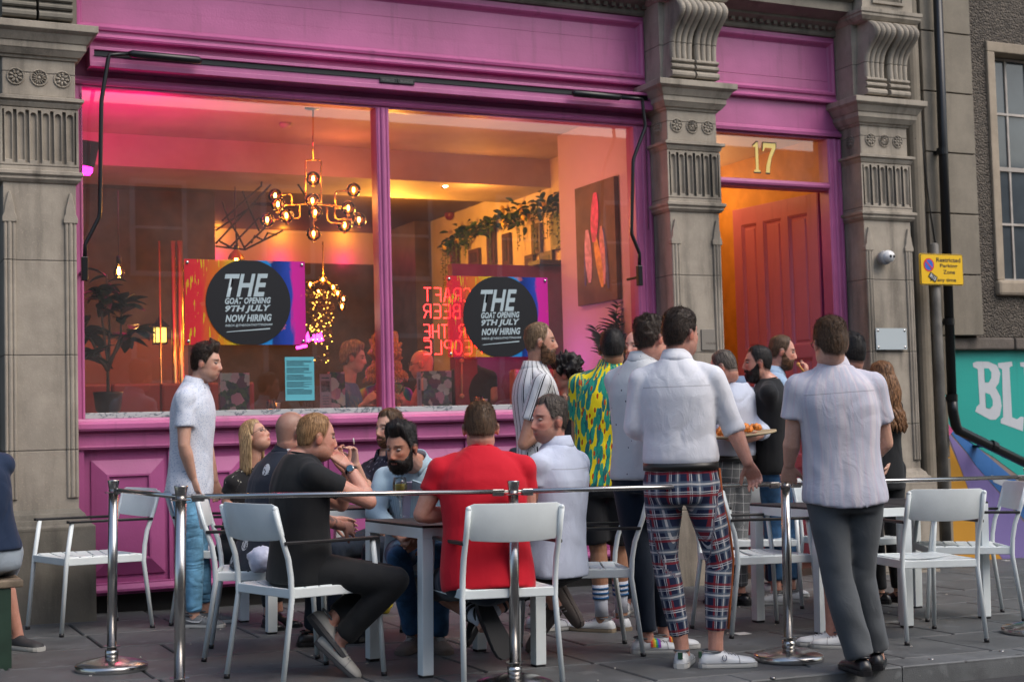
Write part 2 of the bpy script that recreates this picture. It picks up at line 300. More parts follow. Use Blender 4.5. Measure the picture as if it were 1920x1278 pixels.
def pilaster(x0, x1, label, dz=0., zb=0.):
    root = empty('stone_pilaster', label, 'pilaster', (0, 0, 0), group='carved stone pilasters of the shop front')
    w = x1-x0; xc = (x0+x1)/2
    m = MB(); m.box(x0, x1, YF, YG+.12, .70, 2.88); 
    # corner colonnettes: three rolls with a pointed top
    for sx, e in ((x0, 1), (x1, -1)):
        for k, r in ((0, .013), (1, .017), (2, .013)):
            cx = sx+e*(.012+k*.026); m.tube([(cx, YF-.004, .80), (cx, YF-.004, 2.62)], [r, r], 8)
        cx = sx+e*.038; m.loft([[(cx-q, YF-.022, z), (cx+q, YF-.022, z), (cx+q, YF+.02, z), (cx-q, YF+.02, z)] for q, z in ((.045, 2.60), (.047, 2.63), (.034, 2.66), (.03, 2.70), (.006, 2.80))])
    mk('shaft', m, STONE, root, bevel=.004)
    m = MB(); mould(m, x0, x1, YF, YG+.1, [(0, 2.86), (.012, 2.865), (.03, 2.885), (.03, 2.90), (.045, 2.915), (.045, 2.935), (0, 2.95)]); mk('string_moulding', m, STONE, root); m = MB()
    mould(m, x0, x1, YF, YG+.1, [(0, 3.355), (.018, 3.362), (.03, 3.385), (.03, 3.395), (.05, 3.405), (.05, 3.425), (0, 3.44)]); mk('string_moulding', m, STONE, root)
    m = MB(); nf = 6; bx0, bx1 = x0-.018, x1+.018; pitch = (bx1-bx0-.03)/nf
    m.box(bx0+.001, bx1-.001, YF+.012, YG+.1, 2.945, 3.36)
    for i in range(nf):
        a = bx0+.015+i*pitch; cell(m, a, a+pitch, 2.99, 3.34, YF-.016, stadium(a+pitch/2, pitch*.56, 3.005, 3.325), .022)
    m.box(bx0, bx0+.015, YF-.016, YF+.02, 2.945, 3.355); m.box(bx1-.015, bx1, YF-.016, YF+.02, 2.945, 3.355); m.box(bx0+.015, bx1-.015, YF-.016, YF+.02, 2.945, 2.99); m.box(bx0+.015, bx1-.015, YF-.016, YF+.02, 3.34, 3.355)
    for i in range(3):
        a = YF+.02+i*.08; cell(m, a, a+.08, 2.99, 3.34, bx0, stadium(a+.04, .045, 3.005, 3.325), .025, ax='x')
    m.box(bx0, bx0+.02, YF+.021, YG, 2.945, 2.99); m.box(bx0, bx0+.02, YF+.021, YG, 3.34, 3.355)
    mk('fluted_block', m, STONE, root)
    m = MB(); m.box(x0-.002, x1+.002, YF-.002, YG+.1, 3.435, 3.69); mk('frieze_block', m, STONE, root, bevel=.008)
    for k in (-1, 0, 1):
        put('rosette', ROSM[(k+1) % 2], root, loc=(xc+k*.148, YF-.001, 3.56), rot=(R_(90), random.uniform(0, 1), 0))
    put('rosette', ROSM[0], root, loc=(x0-.001, YF+.14, 3.56), rot=(0, R_(-90), 0))
    m = MB(); mould(m, x0, x1, YF, YG+.1, [(0, 3.68), (.015, 3.685), (.02, 3.70), (.035, 3.705), (.06, 3.74), (.066, 3.745), (.066, 3.785), (.075, 3.79), (.105, 3.84), (.115, 3.845), (.135, 3.86), (.135, 3.905), (0, 3.93)])
    mk('cornice', m, STONE, root, bevel=.003)
    m = MB(); scroll(m, xc-w*.245, .235, .20, 4.57, 4.075); scroll(m, xc+w*.255, .235, .20, 4.57, 4.075); m.box(x0-.03, x1+.02, YF+.03, YG+.1, 3.925, 4.60)
    mk('scroll_bracket', m, STONED if x0 < 2 else STONE, root, smooth=False)
    m = MB(); mould(m, x0-.02, x1+.03, YF-.12, YG+.1, [(0, 4.56), (.02, 4.57), (.045, 4.60), (.045, 4.62), (.055, 4.63), (.055, 4.66), (.03, 4.665)]); m.box(x0-.02, x1+.02, YF-.12, YG+.1, 4.66, 5.1)
    m.loft([[(xc-a, YF-.12-o, 4.84-b), (xc+a, YF-.12-o, 4.84-b), (xc+a, YF-.12-o, 4.84+b), (xc-a, YF-.12-o, 4.84+b)] for a, b, o in ((.17, .12, 0), (.17, .12, .02), (.145, .095, .02), (.145, .095, .004), (.08, .04, .035))])
    mk('bracket_block', m, STONE, root)
    m = MB(); m.box(x0-.09, x1+.09, YF-.09, YG+.1, zb-.3, .60); mould(m, x0, x1, YF, YG+.1, [(.09, .59), (.09, .615), (.07, .63), (.06, .66), (.045, .665), (.03, .70), (.02, .705), (0, .73)]); mk('plinth', m, STONED if x0 < 2 else STONE, root, bevel=.004)
    return root
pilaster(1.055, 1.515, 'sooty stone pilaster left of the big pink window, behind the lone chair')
pilaster(6.115, 6.580, 'stone pilaster between the big window and the doorway numbered 17')
pilaster(8.050, 8.555, 'stone pilaster right of the doorway, with a camera and small clear plaque', zb=-.15)
# ================================================================ shop building shell
bld = empty('shop_building', 'stone upper front and cornice above the pink fascia boards', 'building')
m = MB(); m.box(-3, 9.8, YG+.32, YG+.6, 4.62, 10); mk('wall', m, STONE2, bld)
m = MB()
for a, b in ((1.545, 6.085), (6.61, 8.02)):
    prof = [(.0, 4.50), (.05, 4.505), (.06, 4.52), (.06, 4.565), (.14, 4.60), (.14, 4.62), (.30, 4.66), (.30, 4.74), (.34, 4.76), (.36, 4.84), (0, 4.86)]
    m.prism([(-o, z) for o, z in prof], (a, YG+.02, 0), (0, 1, 0), (0, 0, 1), (b-a, 0, 0)); m.box(a, b, YG+.02, YG+.4, 4.50, 4.86)
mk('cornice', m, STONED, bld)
md = MB(); md.box(-.018, .018, -.04, .0, -.024, .024); md = md.mesh('dentil', STONED)
x = 1.6
while x < 8.0:
    if not 6.08 < x < 6.62: put('dentil', md, bld, loc=(x, YG-.035, 4.575))
    x += .072
# neighbouring front at the left edge
nb = empty('neighbouring_shopfront', 'dark painted shop front at the left edge beyond the stone pilaster', 'shop front')
m = MB(); m.box(-3, .93, YG-.05, YG+.4, -.05, 6); mk('wall', m, plain('dark_green_paint', (.02, .025, .022), .5), nb)
m = MB()
for x in (.70, .80, .90): m.tube([(x, YG-.07, 0), (x, YG-.07, 2.7)], .03, 10)
m.box(.6, 1.0, YG-.13, YG-.05, 2.7, 2.78); mk('column', m, plain('black_paint', (.014, .016, .015), .4), nb, smooth=False)
# ================================================================ pink shopfront
sf = empty('pink_shopfront', 'pink painted timber shop front with big window, fascia and panelled base', 'shop front')
XL, XR = 1.52, 6.11
# fascia
m = MB(); m.box(XL, XR, YG+.03, YG+.12, 3.93, 4.50)
def frame_rect(m, x0, x1, z0, z1, y, w, d, st=((0, 0), (.3, -.6), (.55, -.6), (.7, -.1), (1, 0))):
    R = [[(x0+w*a, y+d*b, z0+w*a), (x1-w*a, y+d*b, z0+w*a), (x1-w*a, y+d*b, z1-w*a), (x0+w*a, y+d*b, z1-w*a)] for a, b in st]; m.loft(R, caps=False)
frame_rect(m, XL, XR, 3.955, 4.50, YG-.01, .09, .03, ((0, 1.3), (0, 0), (.35, 0), (.4, -.6), (.6, -.8), (.75, -.3), (.85, .3), (1, .8))); mk('fascia_frame', m, PINK, sf)
for i in range(3):
    z0 = 4.035+i*.132; m = MB(); m.box(XL+.08, XR-.08, YG+.014+(.002 if i == 1 else 0), YG+.031, z0, z0+.1314); mk('fascia_board', m, PINK, sf, bevel=.0008)
m = MB(); m.prism([(0, 0), (-.05, 0), (-.055, .012), (-.03, .02), (-.02, .035), (0, .045)], (XL, YG, 3.925), (0, 1, 0), (0, 0, 1), (XR-XL, 0, 0)); mk('drip_moulding', m, PINK, sf)
# awning box
ax0, ax1 = atY(168, 100, 10.)[0], atY(1223, 185, 10.)[0]; zt, zb_ = atY(168, 86, 10.)[2], atY(168, 124, 10.)[2]
m = MB(); m.box(ax0, ax1, 10.0, YG+.02, zb_, zt-.055); m.box(ax0, ax1, 10.0, YG+.02, zt-.022, zt)
m.box(ax0, ax0+.03, 10.0, YG, zt-.06, zt-.02); m.box(ax1-.03, ax1, 10., YG, zt-.06, zt-.02); m.box(ax0, ax1, 9.994, 10.0, zb_, zb_+.035); ab = mk('awning_box', m, PINK, sf, bevel=.003)
m = MB(); m.box(ax0+.03, ax1-.03, 10.02, 10.05, zt-.056, zt-.021); mk('awning_slot', m, BLACKM, ab)
m = MB(); m.box(ax0+.03, ax1-.03, 9.992, 10.0, zt-.066, zt-.057); mk('slot_lip', m, BLACKM, ab)
# name plate on the box
px, pz = atY(712, 142, 9.99)[[0, 2]]; px1 = atY(777, 150, 9.99)[0]; m = MB(); m.box(px, px1, 9.985, 9.9995, zb_+.047, zb_+.085); pl = mk('name_plate', m, BLACKM, ab, bevel=.002)
GREYR = plain('raised_grey_lettering', (.10, .10, .10), .4)
text_on('plate_lettering', 'MORCO', .02, (px+.012, 9.9835, zb_+.056), (1, 0, 0), (0, 0, 1), GREYR, pl, fit=(.10, .02), offset=.0006)
text_on('plate_lettering', 'BLINDS', .02, (px1-.115, 9.9835, zb_+.056), (1, 0, 0), (0, 0, 1), GREYR, pl, fit=(.10, .02), offset=.0006)
m = MB(); m.tube([((px+px1)/2-.012, 9.983, zb_+.05), ((px+px1)/2, 9.980, zb_+.09), ((px+px1)/2+.012, 9.983, zb_+.05), ((px+px1)/2, 9.98, zb_+.066)], .003, 6); mk('plate_emblem', m, GREYR, pl)
# head under the box, reveals
m = MB(); m.box(XL, XR, YG-.02, YG+.12, 3.585, 3.66); m.box(XL, XR, YG+.01, YG+.12, 3.66, 3.93); m.prism([(0, 0), (-.02, .0), (-.035, .02), (-.02, .035), (0, .05)], (XL, YG-.02, 3.60), (0, 1, 0), (0, 0, 1), (XR-XL, 0, 0)); mk('window_head', m, PINK, sf, bevel=.003)
def vstile(x0, x1, z0, z1, y, nm, rolls, mat=PINK, parent=sf, dep=.13):
    m = MB(); m.box(x0, x1, y, y+dep, z0, z1)
    for c, r in rolls: m.tube([(x0+(x1-x0)*c, y+.003, z0), (x0+(x1-x0)*c, y+.003, z1)], r, 10)
    return mk(nm, m, mat, parent, bevel=.003)
vstile(XL, 1.60, 1.31, 3.585, YG-.03, 'window_frame', ((.25, .012), (.85, .01)))
vstile(5.948, XR, 1.31, 3.585, YG-.03, 'window_frame', ((.12, .012), (.5, .016), (.85, .014)))
vstile(3.73, 3.83, 1.31, 3.585, YG-.035, 'mullion', ((.15, .01), (.5, .02), (.85, .01)))
for a, b in ((1.60, 3.73), (3.83, 5.948)):
    m = MB(); m.add([(a, YG+.03, 1.34), (b, YG+.03, 1.34), (b, YG+.03, 3.585), (a, YG+.03, 3.585)], [(0, 1, 2, 3)]); mk('window_pane', m, GLASS, sf)
t = NT('veined_marble'); w = t.world(); v = t.math('ABSOLUTE', t.math('SUBTRACT', t.noise(t.mp(w, (1, 1, 2)), 5, 6, .6, 1.2), .5)); v = t.ramp(v, .0, .035)
t.col(t.mix(v, (.10, .14, .16), (.46, .50, .50))); t.rough(.2); MARBLE = t.m
m = MB(); m.box(1.60, 5.948, YG-.025, YG+.45, 1.313, 1.352); mk('marble_sill', m, MARBLE, sf, bevel=.002)
m = MB(); m.prism([(0, 0), (-.06, 0), (-.07, .015), (-.07, .045), (-.05, .06), (-.03, .065), (-.02, .082), (0, .082)], (XL, YG-.03, 1.23), (0, 1, 0), (0, 0, 1), (XR-XL, 0, 0)); m.box(XL, XR, YG-.03, YG+.1, 1.23, 1.312)
mk('window_sill', m, PINK, sf)
m = MB(); m.box(XL, XR, YG-.04, YG+.1, 1.105, 1.23); m.box(XL, XR, YG-.046, YG-.04, 1.115, 1.128); m.box(XL, XR, YG-.046, YG-.04, 1.20, 1.215); mk('top_rail', m, PINK, sf, bevel=.003)
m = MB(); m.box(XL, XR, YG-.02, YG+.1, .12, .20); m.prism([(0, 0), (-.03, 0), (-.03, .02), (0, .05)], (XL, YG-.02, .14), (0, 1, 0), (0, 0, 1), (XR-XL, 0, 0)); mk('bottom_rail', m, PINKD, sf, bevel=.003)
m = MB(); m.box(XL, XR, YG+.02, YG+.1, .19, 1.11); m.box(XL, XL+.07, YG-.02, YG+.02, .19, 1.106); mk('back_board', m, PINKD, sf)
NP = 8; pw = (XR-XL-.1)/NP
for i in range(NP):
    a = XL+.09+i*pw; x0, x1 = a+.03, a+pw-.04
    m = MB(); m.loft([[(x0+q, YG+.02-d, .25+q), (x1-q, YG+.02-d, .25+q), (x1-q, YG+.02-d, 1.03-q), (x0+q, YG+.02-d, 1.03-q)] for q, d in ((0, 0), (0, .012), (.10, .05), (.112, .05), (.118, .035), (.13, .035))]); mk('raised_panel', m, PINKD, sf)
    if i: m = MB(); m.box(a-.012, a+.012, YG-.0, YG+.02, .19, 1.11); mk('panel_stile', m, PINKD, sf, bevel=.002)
m = MB(); m.box(XL, XR, YG+.06, YG+.12, -.2, .125); mk('base_gap_shade', m, plain('dark_void', (.012, .012, .012), .8), sf)  # near-black strip: shade of the open gap under the bottom rail, as colour
# awning arms
def arm(pts, grip, label, Y=9.93):
    r = empty('awning_arm', label, 'awning arm', group='black awning arms')
    P = [atY(x, y, Y) for x, y in pts]; 
    Q = []
    for i in range(len(P)):     # soften the bends
        if 0 < i < len(P)-1:
            for u in (.12, .04): Q.append(P[i]+(P[i-1]-P[i])*u)
            for u in (.04, .12): Q.append(P[i]+(P[i+1]-P[i])*u)
        else: Q.append(P[i])
    m = MB(); m.tube(Q, .0145, 10); mk('rod', m, BLACKM, r, True)
    a, b = [atY(x, y, Y) for x, y in grip]; m = MB(); m.tube([a, a+(b-a)*.04, a+(b-a)*.94, b], [.014, .028, .028, .014], 12); mk('spring_cylinder', m, BLACKM, r, True)
    m = MB(); e = P[-1]; m.box(e[0]-.022, e[0]+.018, Y-.02, Y+.02, e[2]-.13, e[2]+.03); m.box(e[0]-.008, e[0]+.008, Y+.02, YG-.02, e[2]-.07, e[2]-.05); mk('wall_bracket', m, BLACKM, r, bevel=.004)
arm([(240, 101), (204, 104), (190, 190), (187, 405), (160, 458), (159, 490)], [(378, 114), (240, 101)], 'black folding awning arm at the left end of the pink box')
arm([(1165, 183), (1204, 186), (1210, 238), (1187, 300), (1184, 438), (1199, 475), (1199, 505)], [(1073, 175), (1165, 183)], 'black folding awning arm at the right end of the pink box')
def chain(a, b, n, parent, r=.009):
    m = MB(); a = np.array(a); b = np.array(b)
    for i in range(n):
        c = a+(b-a)*(i+.5)/n; h = (b-a)/n*.62; e = np.array([r*.7, 0, 0]) if i % 2 else np.array([0, r*.7, 0]); k = np.linalg.norm(h)
        pts = [c+h*math.cos(t)+e*math.sin(t) for t in np.linspace(0, 2*math.pi, 7)]; m.tube(pts, .002, 4, caps=False)
    return mk('chain', m, BLACKM, parent)
for (p, q), lb in ((((151, 175), (153, 330)), 'thin dark chain hanging at the left window edge'), (((1210, 215), (1216, 430)), 'thin dark chain hanging at the right window edge')):
    o = chain(atY(*p, 10.05), atY(*q, 10.05), 44, None); o['label'] = lb; o['category'] = 'chain'; o['group'] = 'awning chains'
# ================================================================ doorway
dw = empty('doorway', 'pink doorway with fanlight numbered 17 and orange hall behind', 'doorway')
DX0, DX1 = 6.60, 8.04; TZ = 3.205
m = MB(); m.box(DX0, DX1, YG+.03, YG+.12, 3.93, 4.50)
frame_rect(m, DX0, DX1, 3.955, 4.50, YG-.01, .085, .03, ((0, 1.3), (0, 0), (.35, 0), (.4, -.6), (.6, -.8), (.75, -.3), (.85, .3), (1, .8))); mk('fascia_frame', m, PINK, dw)
for i, (z0, z1) in enumerate(((4.03, 4.115), (4.117, 4.43))):
    m = MB(); m.box(DX0+.08, DX1-.08, YG+.012+.003*i, YG+.031, z0, z1); mk('fascia_board', m, PINK, dw, bevel=.003)
m = MB(); m.box(DX0, DX1, YG, YG+.12, 3.66, 3.935); m.prism([(0, 0), (-.05, 0), (-.055, .012), (-.02, .035), (0, .045)], (DX0, YG, 3.915), (0, 1, 0), (0, 0, 1), (DX1-DX0, 0, 0))
m.prism([(0, 0), (-.04, 0), (-.045, .025), (-.02, .05), (0, .06)], (DX0, YG, 3.62), (0, 1, 0), (0, 0, 1), (DX1-DX0, 0, 0)); m.box(DX0, DX1, YG, YG+.12, 3.60, 3.66); mk('door_head', m, PINK, dw)
vstile(7.89, DX1, -.2, 3.60, YG-.03, 'door_jamb', ((.12, .012), (.5, .018), (.85, .012)), parent=dw)
vstile(DX0-.12, 6.66, -.2, 3.60, YG-.0, 'door_jamb', ((.5, .018),), parent=dw)
m = MB(); m.box(6.66, 7.89, YG-.02, YG+.12, TZ-.055, TZ+.01); m.prism([(0, 0), (-.025, .01), (-.03, .03), (-.02, .045), (0, .055)], (6.66, YG-.02, TZ-.05), (0, 1, 0), (0, 0, 1), (1.23, 0, 0)); mk('transom', m, PINK, dw, bevel=.003)
m = MB(); m.add([(6.66, YG+.05, TZ), (7.89, YG+.05, TZ), (7.89, YG+.05, 3.60), (6.66, YG+.05, 3.60)], [(0, 1, 2, 3)]); fl = mk('fanlight_pane', m, GLASS, dw)
def num_poly(ch):
    if ch == '1': return [(.25, 0), (.75, 0), (.75, .06), (.62, .09), (.62, 1.0), (.50, 1.0), (.22, .88), (.25, .82), (.40, .86), (.40, .09), (.25, .06)]
    return [(.18, 0), (.46, 0), (.48, .2), (.60, .5), (.92, .86), (.92, 1.0), (.06, 1.0), (.0, .72), (.08, .72), (.16, .84), (.66, .84), (.42, .56), (.24, .25)]
NG = plain('gold_leaf', (.80, .60, .20), .3, .6, emit=(.8, .58, .18), es=.0); NO = plain('black_outline', (.02, .015, .01), .4)
n0 = atY(1408, 322, YG+.045); n1 = atY(1458, 270, YG+.045); H = n1[2]-n0[2]; Wd = n1[0]-n0[0]
for k, ch in enumerate('17'):
    P = np.array(num_poly(ch)); ox = n0[0]+k*Wd*.44; c = P.mean(0)
    for nm, mt, yy, g in (('numeral', NG, .0, 1.), ('numeral_outline', NO, .0015, 1.09)):
        Q = [( (c[0]+(a-c[0])*g*(1.04 if g > 1 else 1))*Wd*(.45 if ch == '1' else .52), (c[1]+(b-c[1])*g)*H) for a, b in P]
        m = MB(); m.prism(Q, (ox, YG+.043+yy, n0[2]), (1, 0, 0), (0, 0, 1), (0, .001, 0)); mk(nm, m, mt, fl)
# the door, opened inwards almost square to the wall
dh = np.array([7.95, 10.33]); dfree = np.array([7.82, 11.44]); du = (dfree-dh); DWd = np.linalg.norm(du); du = du/DWd; dn = np.array([-du[1], du[0]])   # dn faces the camera side (-X)
if dn[0] > 0: dn = -dn
door = bpy.data.objects.new('door', None); COL.objects.link(door); door.parent = dw; door.location = (dh[0], dh[1], 0)
door.rotation_euler = (0, 0, math.atan2(du[1], du[0]))     # local x along the leaf, local +y towards the hall side seen
DOORP = paint('door_paint', (.60, .20, .30), .4)
m = MB(); 
cols = ((.12, .37), (.46, .70), (.79, 1.0)); zr = (( .25, .75), (.85, 1.22), (1.32, 1.72), (1.83, 3.0)); ZT = 3.16
m.box(0, DWd, -.02, .02, -.05, ZT)
xs = [0, .12, .37, .46, .70, .79, 1.0, DWd]
for a, b in ((0, .12), (.37, .46), (.70, .79), (1.0, DWd)): m.box(a, b, .0201, .045, -.05, ZT)
zz = [-.05, .25, .75, .85, 1.22, 1.32, 1.72, 1.83, 3.0, ZT]
for a, b in cols:
    for i in range(0, 9, 2): m.box(a, b, .0201, .045, zz[i], zz[i+1])
lf = mk('door_leaf', m, DOORP, door, bevel=.002)
for a, b in cols:
    for z0, z1 in zr:
        q = MB(); q.loft([[(a+i, .02+d, z0+i), (b-i, .02+d, z0+i), (b-i, .02+d, z1-i), (a+i, .02+d, z1-i)] for i, d in ((0, .001), (0, .018), (.012, .016), (.022, .004), (.04, .003), (.05, .012))]); mk('door_panel', q, DOORP, door)
m = MB(); m.box(-.02, 0.0, -.03, .045, -.05, ZT); mk('hinge_edge', m, PINKD, door)
# hall behind the door
hall = empty('entrance_hall', 'orange lit entrance hall seen through the open door', 'hall')
HALLW = plain('ochre_plaster', (.50, .25, .05), .7, var=.12)
m = MB(); m.box(6.58, 6.62, YG+.13, 13.2, -.2, 3.9); m.box(8.25, 8.3, YG+.13, 13.2, -.2, 3.9); m.box(6.58, 8.3, 13.2, 13.25, -.2, 3.9); mk('wall', m, HALLW, hall)
m = MB(); m.box(6.55, 8.3, YG+.13, 13.2, 3.75, 3.8); mk('ceiling', m, plain('hall_ceiling', (.6, .45, .3), .7), hall)
m = MB(); m.box(6.5, 8.3, YG-.1, 13.2, -.3, -.07); mk('floor', m, WOODD, hall)
HB = emis('warm_bulb', (1., .62, .25), 30)
def lamp(loc, energy, col, r=.05, name='lamp_light', parent=None):
    l = bpy.data.lights.new(name, 'POINT'); l.energy = energy; l.color = col; l.shadow_soft_size = r; o = bpy.data.objects.new(name, l); COL.objects.link(o); o.location = loc
    if parent: o.parent = parent
    return o
for k in range(4):
    e = empty('pendant_bulb', 'small warm bulb hanging in the hall behind the fanlight', 'light bulb', (7.0+.28*k, 11.2+.35*k, 3.50), group='string of bulbs in the hall')
    m = MB(); m.ball((0, 0, 0), .03, 10, 8); mk('bulb', m, HB, e, True); m = MB(); m.tube([(0, 0, .03), (0, 0, .25)], .004, 6); mk('cord', m, BLACKP, e)
    lamp((0, 0, -.06), 5.2, (1., .50, .18), .06, parent=e)
# plaques and camera on the pilasters
o = empty('security_camera', 'white dome security camera on the pilaster right of the door', 'camera'); c = atY(1665, 481, YF-.07)
m = MB(); m.lathe([(.02, .075), (.06, .075), (.062, .05), (.055, .02)], n=20); b = mk('mount', m, plain('camera_grey', (.25, .25, .26), .4), o, True); b.location = (c[0]-.03, YF-.0, c[2]-.01); b.rotation_euler = (R_(90), 0, 0); b.location.y = YF-.08+.075
m = MB(); m.ball((0, 0, 0), (.062, .055, .055), 20, 14); b = mk('body', m, plain('white_plastic', (.7, .7, .7), .3), o, True); b.location = c
m = MB(); m.ball((0, 0, 0), (.013, .006, .013)); me = m.mesh('lens', BLACKP, True)
for dx in (-.012, .022): put('lens', me, o, loc=(c[0]+dx, c[1]-.052, c[2]-.002))
o = empty('glass_plaque', 'clear acrylic plaque on steel studs on the right pilaster', 'plaque'); a = atY(1642, 615, YF-.03); b = atY(1701, 655, YF-.03)
m = MB(); m.box(a[0], b[0], YF-.032, YF-.026, b[2], a[2]); mk('panel', m, plain('frosted_acrylic', (.50, .56, .58), .12, coat=.5), o)
me = MB().lathe([(.012, 0), (.012, .03), (.009, .034)], n=12).mesh('stud', STEEL, True)
for x in (a[0]+.022, b[0]-.022):
    for z in (a[2]-.02, b[2]+.02): put('stud', me, o, loc=(x, YF-.002, z), rot=(R_(90), 0, 0))
o = empty('wall_plaque', 'grey rectangular name plaque on the middle pilaster beside the door', 'plaque'); a = atY(1315, 617, YF-.01); b = atY(1342, 656, YF-.01)
m = MB(); m.box(a[0], b[0], YF-.012, YF-.001, b[2], a[2]); mk('panel', m, plain('grey_plaque', (.22, .20, .17), .5), o, bevel=.002)
text_on('plaque_lettering', 'HOUSE', .02, (a[0]+.04, YF-.0128, b[2]+.045), (1, 0, 0), (0, 0, 1), plain('brown_print', (.08, .06, .045), .6), o, fit=(.1, .018))
# ================================================================ right hand side
YR = 10.5
sw = empty('stone_side_wall', 'plain ashlar wall between the doorway pilaster and the pebbledash wall', 'wall')
ZM = atY(1850, 656, YR)[2]; m = MB(); m.box(8.55, 9.22, YR-.02, YR+.3, -.3, 10); m.box(9.22, 9.80, YR-.02, YR+.3, ZM+.12, 10); mk('back_wall', m, STONED, sw)
blk = {}
for col, (a, b) in enumerate(((9.19, 9.80),)):
    z = -.35; i = 0
    while z < 6:
        h = .568 if not (z < ZM+.125 < z+.568) else ZM+.125-z; m = MB(); b = 9.33 if z+h < ZM+.13 else 9.80; q = .006; m.loft([[(a+q+e, YR-.15+d, z+q+e), (b-q-e, YR-.15+d, z+q+e), (b-q-e, YR-.15+d, z+h-q-e), (a+q+e, YR-.15+d, z+h-q-e)] for e, d in ((0, .15), (0, .004), (.004, 0))])
        mk('stone_block', m, STONE2, sw); z += h; i += 1
m = MB(); m.tube([(9.10, YR-.10, -.3), (9.10, YR-.10, 6)], .075, 16); m.box(8.98, 9.06, YR-.06, YR, -.3, 6); mk('round_moulding', m, STONE2, sw)
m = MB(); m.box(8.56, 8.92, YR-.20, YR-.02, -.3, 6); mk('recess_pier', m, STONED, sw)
p = empty('lead_downpipe', 'blue grey downpipe in the recess beside the right pilaster', 'drainpipe'); BLUEP = plain('blue_grey_paint', (.045, .06, .075), .5)
m = MB(); m.tube([(8.93, YR-.12, -.2), (8.93, YR-.12, 3.0), (8.90, YR-.12, 3.2), (8.90, YR-.12, 3.3)], .052, 14); mk('pipe', m, BLUEP, p, True)
# cables
for i, P in enumerate(([(1722, 205), (1716, 260), (1727, 330), (1735, 400), (1737, 460), (1733, 476)], [(1724, 200), (1733, 300), (1745, 400), (1756, 470)])):
    m = MB(); m.tube([atY(x, y, YR-.16) for x, y in P], .005, 6); mk('cable', m, BLACKP, None, True, label=('thick ' if i == 0 else 'thin ')+'dark cable running down the wall above the yellow sign', category='cable')
# pebbledash wall with the mural
t = NT('pebbledash'); w = t.world(); v = t.vor(w, 55); v2 = t.vor(w, 55, out=1); n = t.noise(w, 1.6, 5, .65); g = t.n('SeparateColor', n0=v2).outputs[0]
c = t.mix(t.ramp(n, .3, .7), (.05, .042, .036), (.10, .085, .07)); c = t.mix(g, c, t.mix(.5, c, (.24, .20, .16))); t.col(c); t.rough(.9); t.bump(t.math('SUBTRACT', 1., v), .03, 1.); PEB = t.m
MURW = paint('mural_taupe', (.26, .20, .19), .6, .35)
mw = empty('pebbledash_wall', 'dark pebbledash wall with sash window above a colourful mural', 'wall')
WX0, WX1, WZ0, WZ1 = 10.08, 11.35, 2.44, 4.72
ZM = atY(1850, 656, YR)[2]
m = MB(); m.box(9.80, WX0, YR-.04, YR+.3, ZM+.12, 10); m.box(WX1, 40, YR-.04, YR+.3, ZM+.12, 10); m.box(WX0, WX1, YR-.04, YR+.3, ZM+.12, WZ0); m.box(WX0, WX1, YR-.04, YR+.3, WZ1, 10); mk('rendered_wall', m, PEB, mw)
ld = []; x = 9.36; m = MB()
while x < 20:
    L = random.uniform(.5, .9); o = random.uniform(0, .02); m = MB(); m.box(x, x+L-.01, YR-.07-o, YR+.1, ZM-.0, ZM+.125+random.uniform(-.02, .01)); mk('ledge_stone', m, stone('rough_ledge', (.16, .135, .115), None, 3, .5, .02) if x < 9.4 else bpy.data.materials['rough_ledge'], mw, bevel=.015); x += L
m = MB(); m.box(9.22, 40, YR, YR+.3, -.9, ZM); mur = mk('mural_wall', m, MURW, mw)
def painted(P, mat, nm, dz=.003):
    m = MB(); Q = [atY(x, y, YR) for x, y in P]; m.prism([(q[0], q[2]) for q in Q], (0, YR-dz, 0), (1, 0, 0), (0, 0, 1), (0, .002, 0)); return mk(nm, m, mat, mur)
TEAL = paint('mural_teal', (.015, .36, .31), .5, .2); ORG = paint('mural_orange', (.62, .30, .03), .5, .3); PUR = paint('mural_lilac', (.22, .17, .42), .5, .2); BLU = paint('mural_blue', (.04, .16, .44), .5, .2); WHM = paint('mural_white', (.55, .58, .62), .5, .2)
painted([(1768, 657), (2300, 657), (2300, 1200), (1925, 903), (1862, 856), (1800, 818), (1771, 790)], TEAL, 'painted_teal')
painted([(1772, 818), (1786, 845), (1799, 874), (1849, 1008), (1882, 1052), (1772, 1062)], ORG, 'painted_ray')
painted([(1774, 806), (1812, 850), (1830, 874), (1955, 1020), (1955, 1062), (1883, 1052), (1850, 1008), (1800, 874)], PUR, 'painted_ray')
painted([(1776, 803), (1800, 812), (1832, 838), (1962, 948), (1962, 1020), (1831, 874), (1813, 848)], BLU, 'painted_ray')
painted([(1858, 890), (1905, 905), (1925, 930), (1862, 903)], WHM, 'painted_patch', .005)
painted([(1771, 798), (1777, 793), (1786, 808), (1778, 818), (1771, 813)], paint('sticker_pink', (.65, .10, .28)), 'pink_sticker', .006)
